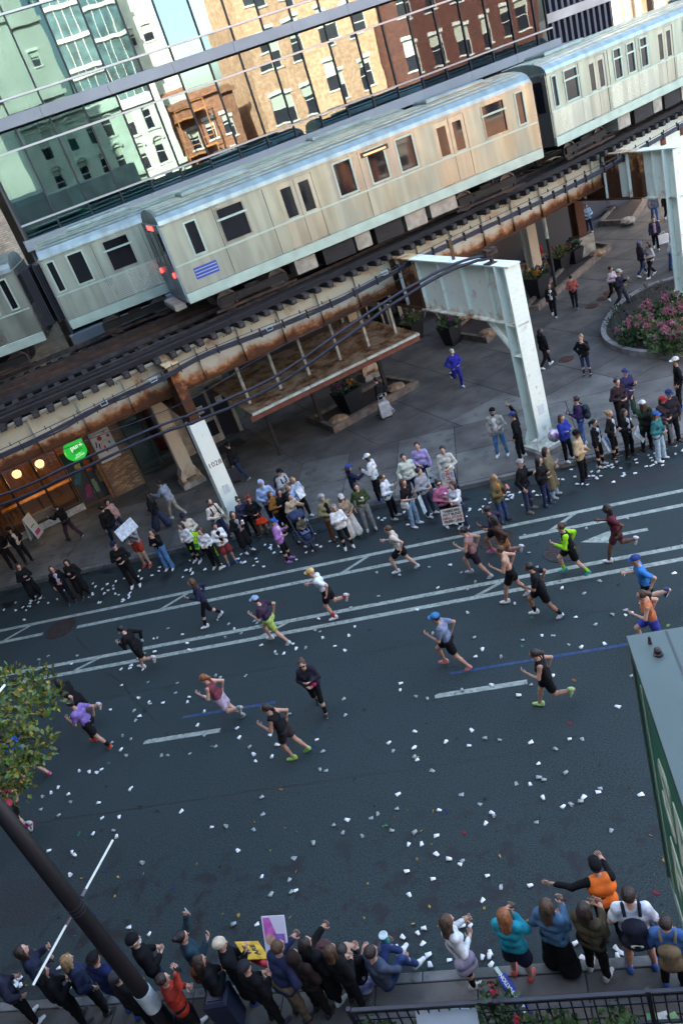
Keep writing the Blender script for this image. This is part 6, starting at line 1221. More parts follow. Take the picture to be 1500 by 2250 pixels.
sp('d14', (3.63, 23.75, 0.15, 1.74), -60, 'man in navy jacket and navy cap with phone at the back of the kerb row', ('jacket', (.03, .03, .09)), ('trousers', (.02, .02, .03)), SW, None, ('phone', 'belly'), hat=('cap', (.04, .05, .14))); phone('d14', 'hl', 'phone held by the man in navy cap at the back')
sp('d15', (3.63, 21.35, 0.15, 1.68), 110, 'person in dark green jacket and white cap seen from behind with a black backpack', ('jacket', (.02, .045, .025)), ('trousers', K_), SK, ('brown', 'half'), ('high', 'belly'), hat=('cap', (.6, .62, .62))); backpack('d15', 'black backpack on the person in dark green', K_)
sp('d16', (3.85, 20.94, 0.00, 1.62), -40, 'person in blue cap, teal plaid shirt and pale wide jeans', ('jacket', (.03, .15, .15)), ('wide', (.36, .48, .55)), SW, ('brown', 'half'), ('belly', 'belly'), hat=('cap', (.04, .12, .36)), fem=True); shoulder_bag('d16', 'brown crossbody bag on the person in teal plaid', (.14, .09, .05), 1)
sp('d17', (4.17, 21.42, 0.15, 1.64), -70, 'woman in dark jacket and red cap near the right picture edge', ('jacket', (.04, .025, .03)), ('trousers', (.16, .16, .17)), SK, ('dark', 'long'), ('belly', 'belly'), hat=('cap', (.34, .025, .03)), fem=True)
sp('d18', (4.37, 21.48, 0.15, 1.78), -70, 'man in dark jacket and navy cap at the right end of the kerb row', ('jacket', (.022, .02, .025)), ('trousers', K_), SK, ('grey', 'short'), ('down', 'pocket'), hat=('cap', (.02, .04, .11)))
sp('d19', (5.12, 23.58, 0.15, 1.78), 175, 'man in black sweater and white cap below the flower bed at the right edge', ('long', K_), ('trousers', K_), (.1, .2, .45), ('dark', 'short'), ('pocket', 'down'), hat=('cap', (.66, .66, .62)), skin=1)
# plaza walkers
PZ = 'people walking on the plaza'
sp('e1', (2.96, 27.90, 0.15, 1.64), -110, 'woman in black hoodie and navy leggings with a hand to her mouth on the plaza', ('hoodie', K_), ('leggings', (.022, .03, .075)), SK, ('blonde', 'bun'), ('face', 'hip'), fem=True, group=PZ)
sp('e2', (-1.74, 29.82, 0.15, 1.72), -65, 'man in a bright blue tracksuit and pale cap jogging on the plaza', ('jacket', (.025, .03, .30)), ('trousers', (.02, .025, .26)), SW, ('dark', 'short'), ('belly', 'hip'), ('runs', 'runb'), hat=('cap', (.5, .47, .36)), group=PZ, nod=.2)
sp('e3', (-4.80, 28.92, 0.15, 1.72), 160, 'man in black jacket and grey trousers pulling a silver suitcase', ('jacket', K_), ('trousers', (.26, .26, .30)), SK, ('dark', 'short'), ('down', 'back'), ('walkf', 'walkb'), group=PZ)
sp('e4', (-10.44, 26.04, 0.15, 1.74), 165, 'man in black jacket and jeans pulling a dark suitcase past the column', ('jacket', K_), ('jeans', DJ), (.4, .36, .28), ('black', 'short'), ('down', 'down'), ('push', 'walkf'), hat=('cap', K_), group=PZ, lean=.1)
sp('e5', (2.78, 35.33, 0.15, 1.62), -100, 'long haired woman with a tan bag walking beside the planter bed', ('jacket', K_, WH), ('trousers', K_), SW, ('brown', 'long'), ('chest', 'down'), ('walkf', 'walkb'), fem=True, group=PZ)
sp('e6', (3.77, 35.67, 0.15, 1.62), 80, 'person in pink and red patterned top walking away on the plaza', ('long', (.40, .10, .08)), ('trousers', K_), SK, ('brown', 'bun'), ('belly', 'belly'), ('walkf', 'walkb'), fem=True, group=PZ)
sp('e7', (5.41, 35.31, 0.15, 1.60), -60, 'woman in a pale patterned top walking behind the man in white cap', ('long', (.42, .36, .40)), ('trousers', K_), SW, ('black', 'bun'), ('chest', 'belly'), ('walkf', 'walkb'), fem=True, group=PZ)
sp('e8', (5.53, 34.18, 0.15, 1.74), -40, 'man in black sweater and cream cap holding a phone on the plaza', ('long', (.018, .018, .03)), ('trousers', (.03, .03, .04)), SW, ('black', 'short'), ('phone', 'belly'), ('walkf', 'walkb'), hat=('cap', (.55, .52, .42)), group=PZ); phone('e8', 'hl', 'phone held by the man in cream cap on the plaza')
sp('e9', (7.14, 37.70, 0.15, 1.66), 20, 'woman in a dark jacket and jeans walking right at the far end of the plaza', ('jacket', (.06, .04, .06)), ('jeans', (.03, .05, .12)), SW, ('black', 'half'), ('down', 'down'), ('walkf', 'walkb'), fem=True, hat=('cap', (.12, .14, .3)), group=PZ)
sp('e10', (7.43, 37.21, 0.15, 1.66), -150, 'woman in a cream striped jacket and black trousers walking beside the dark jacket', ('jacket', (.46, .42, .40)), ('trousers', K_), SW, ('black', 'long'), ('belly', 'belly'), ('walkf', 'walkb'), fem=True, group=PZ)
sp('e11', (8.61, 41.26, 0.15, 1.68), -100, 'person in a black vest carrying a large white shopping bag', ('jacket', (.03, .025, .05), (.35, .25, .32)), ('trousers', K_), SW, ('dark', 'short'), ('down', 'down'), ('walkf', 'walkb'), group=PZ)
sp('e12', (8.42, 37.18, 0.15, 1.66), 95, 'woman with long black hair in white top and blue jeans walking away at right', ('long', (.40, .42, .46)), ('wide', (.06, .12, .26)), SK, ('black', 'long'), ('down', 'belly'), ('walkf', 'walkb'), fem=True, group=PZ)
sp('e13', (9.79, 46.51, 0.15, 1.70), -90, 'person in blue jeans half hidden behind the white girder', ('jacket', (.2, .2, .22)), ('jeans', (.06, .12, .26)), SW, ('dark', 'short'), ('down', 'down'), ('walkf', 'walkb'), group=PZ)
sp('e14', (10.38, 46.06, 0.15, 1.70), -90, 'person in black trousers half hidden behind the white girder', ('jacket', K_), ('trousers', K_), SW, ('dark', 'short'), ('down', 'down'), ('walkf', 'walkb'), group=PZ)
sp('e15', (6.53, 48.10, 0.15, 1.66), -90, 'person in a light blue shirt near the rusty column', ('jacket', (.25, .42, .55)), ('trousers', NV), SW, ('dark', 'short'), ('belly', 'belly'), group=PZ)
sp('e16', (1.70, 29.67, 0.15, 1.68), 30, 'person in black half hidden behind the white column', ('jacket', K_), ('trousers', K_), SW, ('black', 'half'), ('down', 'down'), ('walkf', 'walkb'), group=PZ)
sp('e17', (*(3.18, 43.97, 0.15)[:2], .15, 1.76), -100, 'man in a red jacket and red cap seated by the shopfront', ('jacket', (.45, .015, .015)), ('trousers', NV), SW, ('dark', 'short'), ('knee', 'knee'), ('sit', 'sit'), hat=('cap', (.4, .02, .02)), seat=.58, group='people seated by the shopfront')
sp('e18', (*(2.59, 42.68, 0.15)[:2], .15, 1.72), -60, 'man in a grey sweatshirt seated beside the red jacket', ('long', (.24, .25, .28)), ('trousers', K_), SW, ('black', 'short'), ('knee', 'knee'), ('sit', 'sit'), seat=.55, group='people seated by the shopfront')
for i, (kx, lb) in enumerate((('e17', 'black chair under the man in red'), ('e18', 'black chair under the man in grey'))):
    M_ = PEOPLE[kx]['M']; t = thing('cafe_chair', lb, 'chair', (M_.translation.x, M_.translation.y, .15), PEOPLE[kx]['heading']-pi/2, 'metal cafe chairs'); BKP = mat('black_paint', (.012, .012, .014), .6); MB().box(-.22, .22, -.22, .22, .40, .44).build('seat', BKP, t); MB().box(-.2, .2, -.26, -.22, .5, .9).build('backrest', BKP, t)
    for x_ in (-.2, .2):
        for y_ in (-.2, .2): MB().tube([(x_, y_, 0), (x_, y_, .4)], .018, 5).build('leg', BKP, t)
bagw = thing('shopping_bag', 'large white paper shopping bag carried on the far plaza', 'bag', PEOPLE['e11']['hl']+Vector((.1, -.15, -.5))); MB().box(-.24, .24, -.08, .08, 0, .42).build('paper_bag', mat('paper_white', (.68, .70, .68), .8, nz=(3, .15)), bagw); MB().tube([(-.1, 0, .42), (-.08, 0, .55), (.08, 0, .55), (.1, 0, .42)], .008, 5).build('handle', mat('paper_white', (.68, .70, .68), .8), bagw)
bal = thing('balloon', 'round purple and white patterned foil balloon beside the blue puffer jacket', 'balloon', (1.11, 22.17, 0.95)); V_, Q_ = nets([('e', (0, 0, 0), (.2, .2, .2)), ('c', (0, 0, -.19), (0, 0, -.22), .02, .03)], .03); obj('envelope', np_mesh('envelope', V_, Q_, [mat('foil_balloon', (.30, .10, .22), .25, metal=.4, nz=(7, .5, (.7, .66, .72)))]), bal); MB().tube([(0, 0, -.2), (.05, .03, -.6)], .004, 4).build('string', SILL, bal)
big = thing('hand_sign', 'large plain white board held up in front of a face at left', 'sign', Vector((*(-12.87, 20.82, 1.80),))); big.rotation_euler = (Matrix.Rotation(radians(8), 4, 'Z') @ Matrix.Rotation(radians(-52), 4, 'X') @ Matrix.Rotation(radians(-30), 4, 'Y')).to_euler(); MB().box(-.36, .36, -.008, .008, -.25, .25, bev=.02).build('board', fabric((.66, .72, .72), .7, 'card'), big)
for r_, z_ in enumerate((.1, .02, -.06)): MB().box(-.2, .2, -.0095, -.0085, z_-.008, z_+.008).build('faint_line', fabric((.58, .64, .64), .7, 'card'), big)
ns = thing('hand_sign', 'neon yellow diamond shaped sign with hand lettering', 'sign', Vector((*(-10.81, 20.86, 0.80),))); ns.rotation_euler = (radians(-15), radians(20), radians(10)); MB().box(-.16, .16, -.006, .006, -.3, .3, bev=.002).build('board', mat('neon_yellow', (.45, .80, .02), .7, nz=(3, .1)), ns); MB().box(-.11, .11, -.009, -.0065, -.24, -.1).build('green_patch', mat('ink_green', (.03, .22, .02), .8), ns); [MB().box(-.12+q_*.06, -.12+q_*.06+.02, -.009, -.0065, z_, z_+.07).build('pen_stroke', mat('ink_green', (.03, .22, .02), .8), ns) for q_ in range(4) for z_ in (-.04, .08)]
ns = thing('hand_sign', 'narrow rolled neon yellow sign with upright letters', 'sign', Vector((*(-10.23, 20.63, 0.50),))); ns.rotation_euler = (radians(-12), radians(-8), radians(10)); MB().box(-.075, .075, -.012, .012, -.3, .3, bev=.01).build('board', mat('neon_yellow', (.45, .80, .02), .7, nz=(3, .1)), ns); lettering('TA', .13, mat('ink_green', (.03, .22, .02), .8), ns, face_matrix((0, -.014, -.22), (1, 0, 0), (0, 0, 1))); [MB().box(-.05, .03, -.016, -.0125, z_, z_+.03).build('pen_stroke', mat('ink_green', (.03, .22, .02), .8), ns) for z_ in (.16, .08, 0, -.08)]
fl = thing('flag', 'red and yellow cloth flag hanging from the person in blue cap', 'flag', PEOPLE['c6']['back']+Vector((.22, -.08, -.05)), radians(20))
for i, c in enumerate(((.42, .02, .02), (.48, .30, .03), (.42, .02, .02))):
    m = MB(); m.add([(-.02+.03*sin(z*7), -.16+i*.1+.05*z, -z) for z in (0, .25, .5, .75)]+[(-.02+.03*sin(z*7+1), -.06+i*.1+.05*z, -z) for z in (0, .25, .5, .75)], [(k_, k_+1, k_+5, k_+4) for k_ in range(3)]); m.build('stripe', fabric(c), fl)
ob = thing('tote_bag', 'bright orange soft bag hanging from the hand in the crowd', 'bag', PEOPLE['b8']['hl']+Vector((.05, -.08, -.32))); V_, Q_ = nets([('c', (-.1, 0, .1), (.1, 0, .1), .07, .07), ('c', (-.12, 0, 0), (.12, 0, 0), .09, .09)], .025, fold=.008); obj('bag', np_mesh('bag', V_, Q_, [fabric((.65, .05, .02))]), ob); MB().tube([(-.08, 0, .15), (0, 0, .34), (.08, 0, .15)], .012, 5).build('strap', fabric((.65, .05, .02)), ob)
# pushchair with a child
pc = thing('pushchair', 'dark blue three wheeled pushchair standing on the road edge', 'pushchair', (*(-7.02, 20.47)[:2], 0), radians(-62))
FRB = mat('pushchair_frame', (.05, .06, .09), .4, metal=.4); BLU = fabric((.04, .055, .11))
for sy in (-1, 1): MB().tube([(-.45, sy*.26, 1.02), (-.2, sy*.25, .72), (.25, sy*.22, .42), (.55, sy*.08, .22)], .016, 6).build('frame', FRB, pc); MB().tube([(.0, sy*.24, .6), (-.32, sy*.28, .2)], .016, 6).build('rear_strut', FRB, pc)
MB().tube([(-.45, -.26, 1.02), (-.47, 0, 1.05), (-.45, .26, 1.02)], .02, 6).build('handlebar', FRB, pc)
for x_, y_, r_ in ((-.33, .3, .2), (-.33, -.3, .2), (.55, 0, .16)): w_ = MB().lathe([(r_, -.02), (r_, .02), (r_*.8, .025), (r_*.8, -.025)], 20, Matrix.Translation((x_, y_, r_)) @ Matrix.Rotation(pi/2, 4, 'X')).build('wheel', RUB, pc)
V_, Q_ = nets([('c', (-.1, .14, .5), (-.1, -.14, .5), .06, .06), ('c', (-.24, .14, .85), (-.24, -.14, .85), .05, .05), ('c', (-.1, 0, .48), (-.26, 0, .9), .14, .13), ('c', (-.1, 0, .48), (.28, 0, .42), .15, .13)], .03, fold=.003); obj('seat', np_mesh('seat', V_, Q_, [BLU]), pc)
V_, Q_ = nets([('e', (-.28, 0, .95), (.26, .25, .2))], .03, cut=lambda P: np.maximum(.93-P[:, 2], .13-np.sqrt(((P-np.array((-.18, 0, .93), np.float32))**2).sum(1)))); obj('hood', np_mesh('hood', V_, Q_, [BLU]), pc)
MB().box(.3, .5, -.17, .17, .3, .34).build('footrest', FRB, pc); MB().box(.12, .34, -.14, .14, .56, .6, bev=.01).build('tray_cover', fabric((.12, .15, .26)), pc)
person('child', *(pc.matrix_world.translation.xy if False else (pc.location.x, pc.location.y)), .28, 1.0, -62, 'small child in olive jacket sitting in the pushchair', ('jacket', (.12, .10, .06)), ('trousers', K_), (.4, .3, .2), ('brown', 'short'), ('belly', 'belly'), ('sit', 'sit'), seat=.30, group='children')
# ---------------------------------------------------------------- runners
RN = 'marathon runners on the road'
STRIDES = [(('runs', 'runb'), ('runb', 'runf')), (('runf', 'push'), ('runb', 'runf')), (('push', 'runf'), ('runf', 'runb')), (('walkf', 'runb'), ('runb', 'runf'))]; NRUN = [0]
def run(key, pos, label, top, bot, shoe, hair, flip=False, skin=0, hd=176, **k):
    lg, am = STRIDES[NRUN[0] % 4]; NRUN[0] += 1
    if flip: lg, am = lg[::-1], am[::-1]
    k.setdefault('arms', am); k.setdefault('legs', lg); k.setdefault('lean', .16); person(key, *pos, hd+random.uniform(-8, 8), label, top, bot, shoe, hair, skin=skin, group=RN, **k)
run('r1', (-5.65, 16.38, 0.00, 1.77), 'runner in white shirt, black shorts and red calf sleeves', ('tee', (.66, .70, .74)), ('shorts', K_, (.5, .03, .03)), SW, None, hat=('cap', (.60, .40, .15)), lean=.28)
run('r2', (-7.17, 15.71, 0.00, 1.72), 'runner in dark purple shirt and lime shorts with a pale blue cap', ('tee', (.045, .025, .05)), ('shorts', (.36, .50, .12)), SW, ('dark', 'short'), True, hat=('cap', (.30, .42, .60)), lean=.2)
run('r3', (-9.50, 17.23, 0.00, 1.70), 'long haired runner in navy top and black tights by the double line', ('long', (.02, .022, .05)), ('leggings', K_), SW, ('brown', 'long'), fem=True, hd=-150, legs=('walkf', 'walkb'), lean=.1)
run('r4', (-11.04, 15.59, 0.00, 1.70), 'runner in all black carrying a pale blue bottle', ('long', K_), ('shorts', K_), SW, ('black', 'short'), True, lean=.3)
run('r5', (-12.11, 13.78, 0.00, 1.72), 'runner in black behind the purple shirt beside the tree', ('tee', K_), ('shorts', K_), (.6, .62, .62), ('black', 'half'), lean=.3)
run('r6', (-11.44, 12.92, 0.00, 1.68), 'runner in purple shirt and bright orange shoes', ('tee', (.20, .14, .38)), ('shorts', K_, K_), (.75, .07, .03), ('black', 'short'), True, lean=.24, skin=1)
run('r7', (-7.96, 13.05, 0.00, 1.66), 'red haired woman runner in tank top with red white and blue shorts', ('tank', (.16, .04, .05)), ('shorts', (.42, .34, .42)), (.25, .34, .36), ('ginger', 'pony'), fem=True, lean=.2, legs=('runb', 'push'), arms=('runf', 'runb'))
run('r8', (-5.62, 12.97, 0.00, 1.68), 'woman in black sweatshirt with pink patches and sunglasses crossing the road', ('hoodie', (.02, .018, .028)), ('leggings', K_), SK, ('brown', 'bun'), fem=True, hd=-80, glasses=True, legs=('walkf', 'walkb'), arms=('chest', 'belly'), lean=.12, wide=1.1)
run('r9', (-6.08, 11.65, 0.00, 1.68), 'woman runner in black vest top and lime green shoes', ('tank', K_), ('shorts', (.03, .022, .025)), (.35, .60, .12), ('dark', 'pony'), True, fem=True, skin=1, lean=.24, legs=('runs', 'push'))
run('r10', (-3.71, 17.86, 0.00, 1.70), 'runner in beige shirt and black shorts nearest the far spectators', ('tee', (.50, .44, .36)), ('shorts', K_), SW, ('brown', 'short'), fem=True, lean=.2)
run('r11', (-1.69, 16.96, 0.00, 1.70), 'runner in dusty pink top and dark shorts beside the manhole', ('tank', (.24, .13, .12)), ('shorts', (.03, .02, .025)), (.5, .5, .52), ('black', 'bun'), fem=True, skin=1)
run('r12', (-0.84, 15.73, 0.00, 1.72), 'bare chested runner in black shorts in mid stride', ('none', K_), ('shorts', K_), SW, ('brown', 'short'), True, skin=1, legs=('walkf', 'push'))
run('r12b', (-0.91, 17.18, 0.00, 1.68), 'runner in black and orange half hidden behind the bare chested runner', ('long', (.06, .03, .02)), ('shorts', (.3, .12, .04)), SW, ('black', 'half'), skin=2)
run('r13', (-0.20, 14.85, 0.00, 1.74), 'runner in black shirt and white shoes crossing the double line', ('tee', K_), ('shorts', K_, K_), SW, ('black', 'short'), True, skin=2, lean=.22)
run('r14', (0.68, 16.28, 0.00, 1.68), 'runner in black vest with neon yellow sleeves and calf socks', ('long', (.30, .66, .02)), ('shorts', K_, (.30, .66, .02)), (.03, .30, .26), ('brown', 'bun'), fem=True)
run('r15', (1.82, 16.56, 0.00, 1.72), 'runner in maroon kit passing the painted arrow', ('tee', (.10, .02, .03)), ('shorts', (.06, .02, .025)), SW, ('black', 'half'), skin=3)
run('r16', (2.00, 14.29, 0.00, 1.74), 'runner in bright blue shirt and black shorts above the grey sign box', ('tee', (.04, .20, .52)), ('shorts', K_), (.05, .08, .2), None, skin=0, hat=('cap', (.03, .06, .20)))
run('r17', (1.87, 13.22, 0.00, 1.68), 'runner in orange top and blue shorts cut off by the grey sign box', ('tank', (.50, .16, .06)), ('shorts', (.05, .07, .40)), (.05, .1, .45), ('brown', 'pony'), True, fem=True)
run('r18', (-2.43, 13.62, 0.00, 1.74), 'runner in grey blue shirt and blue cap with coral shoes', ('tee', (.17, .21, .30)), ('shorts', K_), (.7, .25, .22), ('dark', 'short'), hat=('cap', (.05, .20, .42)), skin=1)
run('r19', (-0.45, 11.97, 0.00, 1.68), 'dark haired woman runner in black tank top with lime shoes', ('tank', K_), ('shorts', K_), (.40, .62, .22), ('dark', 'pony'), True, fem=True, skin=1)
run('r20', (-12.36, 10.49, 0.00, 1.68), 'runner with magenta socks half hidden by the dark lamp post', ('tee', (.35, .04, .07)), ('shorts', K_, (.4, .02, .18)), (.55, .55, .52), ('dark', 'short'), True, lean=.2)
run('r21', (-12.94, 12.13, 0.00, 1.72), 'runner in blue shirt behind the tree leaves', ('tee', (.03, .08, .30)), ('shorts', K_), (.6, .12, .2), ('dark', 'short'), lean=.2)
run('r22', (-1.04, 17.79, 0.00, 1.70), 'runner in dark navy passing close to the olive bomber jacket', ('long', (.03, .02, .045)), ('shorts', K_), (.55, .12, .25), ('black', 'short'), skin=2)
o = MB().box(7.0, 7.0, 0, 0, 0, 0) if False else None
v = PEOPLE['r14']; T_, A_ = v['T'], v['A']
V_, Q_ = nets([('c', T_(A_(0, .055, .12)), T_(A_(0, -.055, .12)), .125, .125), ('c', T_(A_(0, .075, .33)), T_(A_(0, -.075, .33)), .125, .125), ('c', T_(A_(0, .08, .45)), T_(A_(0, -.08, .45)), .082, .082)], .027, .03); obj('black_vest', np_mesh('black_vest', V_, Q_, [fabric(K_)]), v['obj'])
sp_ = PEOPLE['r8']; 
for q_, r_ in (((.10, .05, .05), .07), ((.02, -.17, .2), .05), ((.03, .18, .22), .05)):
    V_, Q_ = nets([('e', sp_['T'](sp_['A'](*q_)), (r_, r_*1.2, r_))], .025); obj('pink_patch', np_mesh('pink_patch', V_, Q_, [fabric((.50, .03, .13))]), sp_['obj'])
bt = thing('water_bottle', 'pale blue bottle in the hand of the runner in all black', 'bottle', PEOPLE['r4']['hr']); MB().lathe([(.03, -.1), (.032, .06), (.012, .1)], 10).build('body', fabric((.35, .45, .62), .4), bt); MB().lathe([(.014, .1), (.014, .12)], 8).build('cap', fabric((.1, .1, .12)), bt)
# ---------------------------------------------------------------- near pavement
NR = 'spectators on the near pavement'; NVX = .022
def near(key, pos, hd, label, top, bot, shoe=SW, hair=('dark', 'short'), arms=('belly', 'belly'), legs=('relax', 'stand'), **k): person(key, *pos, hd, label, top, bot, shoe, hair, arms, legs, group=NR, vox=NVX, **k)
Z = .15
near('n1', (-10.03, 6.36, 0.15, 1.66), 60, 'person in dark coat and striped white trainers at the bottom left corner', ('jacket', (.03, .03, .05)), ('trousers', K_), SW, ('brown', 'long'), ('belly', 'pocket'), fem=True)
near('n2', (-9.65, 6.70, 0.05, 1.71), 40, 'dark haired woman in navy coat looking up with a phone at bottom left', ('coat', (.018, .022, .045)), ('leggings', K_), (.55, .5, .5), ('dark', 'long'), ('phone', 'belly'), fem=True, nod=-.3); phone('n2', 'hr', 'phone held by the dark haired woman in navy coat')
near('n3', (-8.66, 6.46, 0.15, 1.62), 50, 'blonde woman in navy jacket with a black handbag', ('jacket', (.022, .03, .07)), ('trousers', K_), SK, ('blonde', 'half'), ('belly', 'pocket'), fem=True); shoulder_bag('n3', 'black structured handbag of the blonde woman in navy', K_, 1, -.1, .26)
near('n4', (-8.06, 6.36, 0.15, 1.74), 70, 'man in navy rain jacket and black cap behind the lamp post', ('jacket', (.012, .02, .075)), ('trousers', K_), SB, ('dark', 'short'), ('belly', 'belly'), hat=('cap', K_), wide=1.15)
near('n5', (-7.49, 6.65, 0.10, 1.74), 45, 'white bearded man in black jacket and knit cap by the lamp post', ('jacket', K_), ('jeans', DJ), SK, ('white', 'short'), ('belly', 'belly'), hat=('beanie', K_), beard='white')
near('n6', (-6.67, 6.68, 0.10, 1.67), 40, 'woman with dark bun in teal jacket taking a picture', ('jacket', (.02, .045, .06)), ('longskirt', (.015, .018, .03)), SW, ('black', 'bun'), ('high', 'phone'), fem=True, glasses=True); phone('n6', 'hl', 'pale phone held up by the woman in teal jacket', (.35, .5, .5), .1); shoulder_bag('n6', 'brown leather bag of the woman in teal jacket', (.13, .04, .02), -1, .05, .24)
near('n7', (-5.96, 6.50, 0.12, 1.66), 30, 'person in cream beanie and black coat carrying a yellow sign', ('coat', K_), ('trousers', K_), SB, None, ('belly', 'sign'), hat=('beanie', (.58, .50, .36)))
board('n7', 'yellow sign with black hand lettering carried by the person in beanie', (.55, .33, .04), .4, .46, at='chest', dx=.25, dz=-.12, tilt=.7, yaw=.2, lines=[('WE', 0, .1, .13, (.03, .03, .04)), ('ARE', 0, -.05, .13, (.03, .03, .04))])
near('n8', (-6.75, 5.99, 0.15, 1.70), 40, 'person in red jacket filming with a phone beside the lamp post', ('jacket', (.34, .035, .02)), ('trousers', K_), SW, ('dark', 'short'), ('belly', 'high')); phone('n8', 'hr', 'dark phone held up by the person in red jacket')
near('n9', (-5.04, 6.15, 0.15, 1.76), 60, 'brown haired man in navy jacket leaning towards the poster sign', ('jacket', (.02, .026, .065)), ('trousers', (.12, .095, .06)), SK, ('brown', 'short'), ('fwd', 'hip'), lean=.3)
near('n10', (-4.55, 6.40, 0.12, 1.66), 55, 'person in black hooded coat beside the round face cutout', ('coat', K_), ('trousers', K_), SW, ('black', 'long'), ('fwd', 'belly'), fem=True)
near('n11', (*(-4.17, 6.58, 0.15)[:2], .15, 1.76), 80, 'man in black sitting on the kerb with bare knees', ('hoodie', K_), ('shorts', (.02, .02, .03)), SK, ('black', 'short'), ('knee', 'knee'), ('curb', 'curb'), seat=.26)
near('n12', (*(-3.70, 6.50, 0.15)[:2], .15, 1.78), 50, 'man in slate blue sweatshirt sitting on the kerb holding a teal cup', ('long', (.06, .075, .11)), ('jeans', (.03, .05, .14)), SW, ('dark', 'short'), ('hold', 'knee'), ('curb', 'curb'), seat=.28, wide=1.15)
cup_in_hand('n12', 'hl', 'large teal tumbler held by the man in slate blue', (.06, .36, .36), .07, .2, (.5, .6, .6))
near('n13', (-2.41, 6.53, 0.10, 1.72), 35, 'woman with long wavy brown hair in white sweatshirt on the near kerb', ('long', WH), ('leggings', K_), (.55, .50, .44), ('brown', 'long'), ('phone', 'belly'), fem=True); shoulder_bag('n13', 'clear plastic bag slung on the woman in white sweatshirt', (.30, .28, .36), -1, -.02, .24)
near('n14', (-1.59, 6.55, 0.10, 1.70), 75, 'ginger haired woman in turquoise jacket and coral shoes', ('jacket', (.02, .26, .32)), ('skirt', (.015, .017, .035)), (.65, .12, .09), ('ginger', 'long'), ('phone', 'face'), fem=True); phone('n14', 'hr', 'phone held by the ginger haired woman in turquoise')
near('n15', (-0.99, 6.61, 0.10, 1.74), 65, 'brown haired woman in denim jacket and long black skirt taking a picture', ('jacket', (.07, .14, .22)), ('longskirt', K_), SK, ('brown', 'long'), ('belly', 'phone'), fem=True); phone('n15', 'hr', 'phone held by the woman in denim jacket')
near('n16', (-0.49, 6.51, 0.10, 1.75), 60, 'dark haired person in olive jacket filming with a phone', ('jacket', (.075, .058, .032)), ('trousers', K_), (.55, .5, .46), ('dark', 'half'), ('phone', 'phone'), fem=True); phone('n16', 'hl', 'tan cased phone held by the person in olive jacket', (.2, .16, .08))
near('n17', (-0.19, 7.08, 0.00, 1.70), 100, 'volunteer in orange vest and black cap with arms spread on the road', ('long', K_), ('trousers', K_), SK, ('black', 'short'), ('side', 'fwd'), hat=('cap', K_), lean=.25)
near('n18', (0.13, 6.55, 0.10, 1.92), 85, 'man in white shirt with a black backpack seen from behind', ('tee', (.62, .66, .70)), ('shorts', NV), SB, ('dark', 'short'), ('belly', 'belly'), wide=1.1, legs=('wide', 'relax')); backpack('n18', 'large black backpack with a pale crossed emblem on the man in white', (.014, .016, .026))
near('n19', (0.51, 6.24, 0.15, 1.66), 80, 'person in blue jacket with a khaki backpack at the right edge', ('jacket', (.05, .12, .28)), ('trousers', K_), SB, ('dark', 'short'), ('belly', 'belly')); backpack('n19', 'khaki canvas backpack at the right picture edge', (.13, .095, .05), (.2, .16, .1))
near('n20', (-9.03, 6.29, 0.15, 1.62), 50, 'dark haired person in black between the two women at bottom left', ('jacket', K_), ('trousers', K_), SK, ('black', 'half'))
near('n21', (-7.57, 6.07, 0.15, 1.70), 65, 'man in charcoal jacket and grey cap below the knit cap at bottom left', ('jacket', (.012, .012, .014)), ('trousers', K_), SK, ('dark', 'short'), hat=('cap', (.05, .05, .055)))
near('n22', (-6.24, 6.26, 0.15, 1.64), 45, 'woman in black puffer between the brown bag and the yellow sign', ('puffer', K_), ('leggings', K_), SK, ('dark', 'half'), fem=True)
near('n23', (-5.44, 6.09, 0.15, 1.66), 60, 'person in black with a knit hat left of the navy jacket', ('jacket', K_), ('trousers', K_), SK, None, hat=('beanie', (.02, .02, .025)))
near('n24', (-4.70, 6.20, 0.15, 1.66), 70, 'person in dark brown hooded jacket right of the navy jacket', ('hoodie', (.02, .012, .01)), ('trousers', K_), SK, None, hat='hood')
near('n25', (-4.15, 6.28, 0.15, 1.60), 60, 'brown haired woman in black with glasses beside the seated man', ('jacket', K_), ('trousers', K_), SK, ('brown', 'half'), fem=True, glasses=True)
# orange vest over the volunteer's black top, emblem on the backpack
v = PEOPLE['n17']; T_, A_ = v['T'], v['A']
V_, Q_ = nets([('c', T_(A_(0, .06, .10)), T_(A_(0, -.06, .10)), .135, .135), ('c', T_(A_(0, .085, .33)), T_(A_(0, -.085, .33)), .135, .135), ('c', T_(A_(0, .10, .45)), T_(A_(0, -.10, .45)), .092, .092)], .024, .03, fold=.003); obj('orange_vest', np_mesh('orange_vest', V_, Q_, [mat('hi_vis_orange', (.80, .16, .01), .7, nz=(5, .15), bump=(30, .3))]), v['obj'])
bkp = [o_ for o_ in bpy.data.objects if o_.get('label', '').startswith('large black backpack')][0]; b_ = PEOPLE['n18']; EM = mat('emblem_pale', (.6, .58, .4), .5)
m = MB()
for zz in (.20, .14): m.tube([b_['T'](b_['A'](-.325, y_, zz+(.0 if zz > .17 else 0)+(abs(y_)*.35 if zz > .17 else -abs(y_)*.35)*-1)) for y_ in np.linspace(-.07, .07, 7)], .010, 5)
m.build('emblem', EM, bkp)

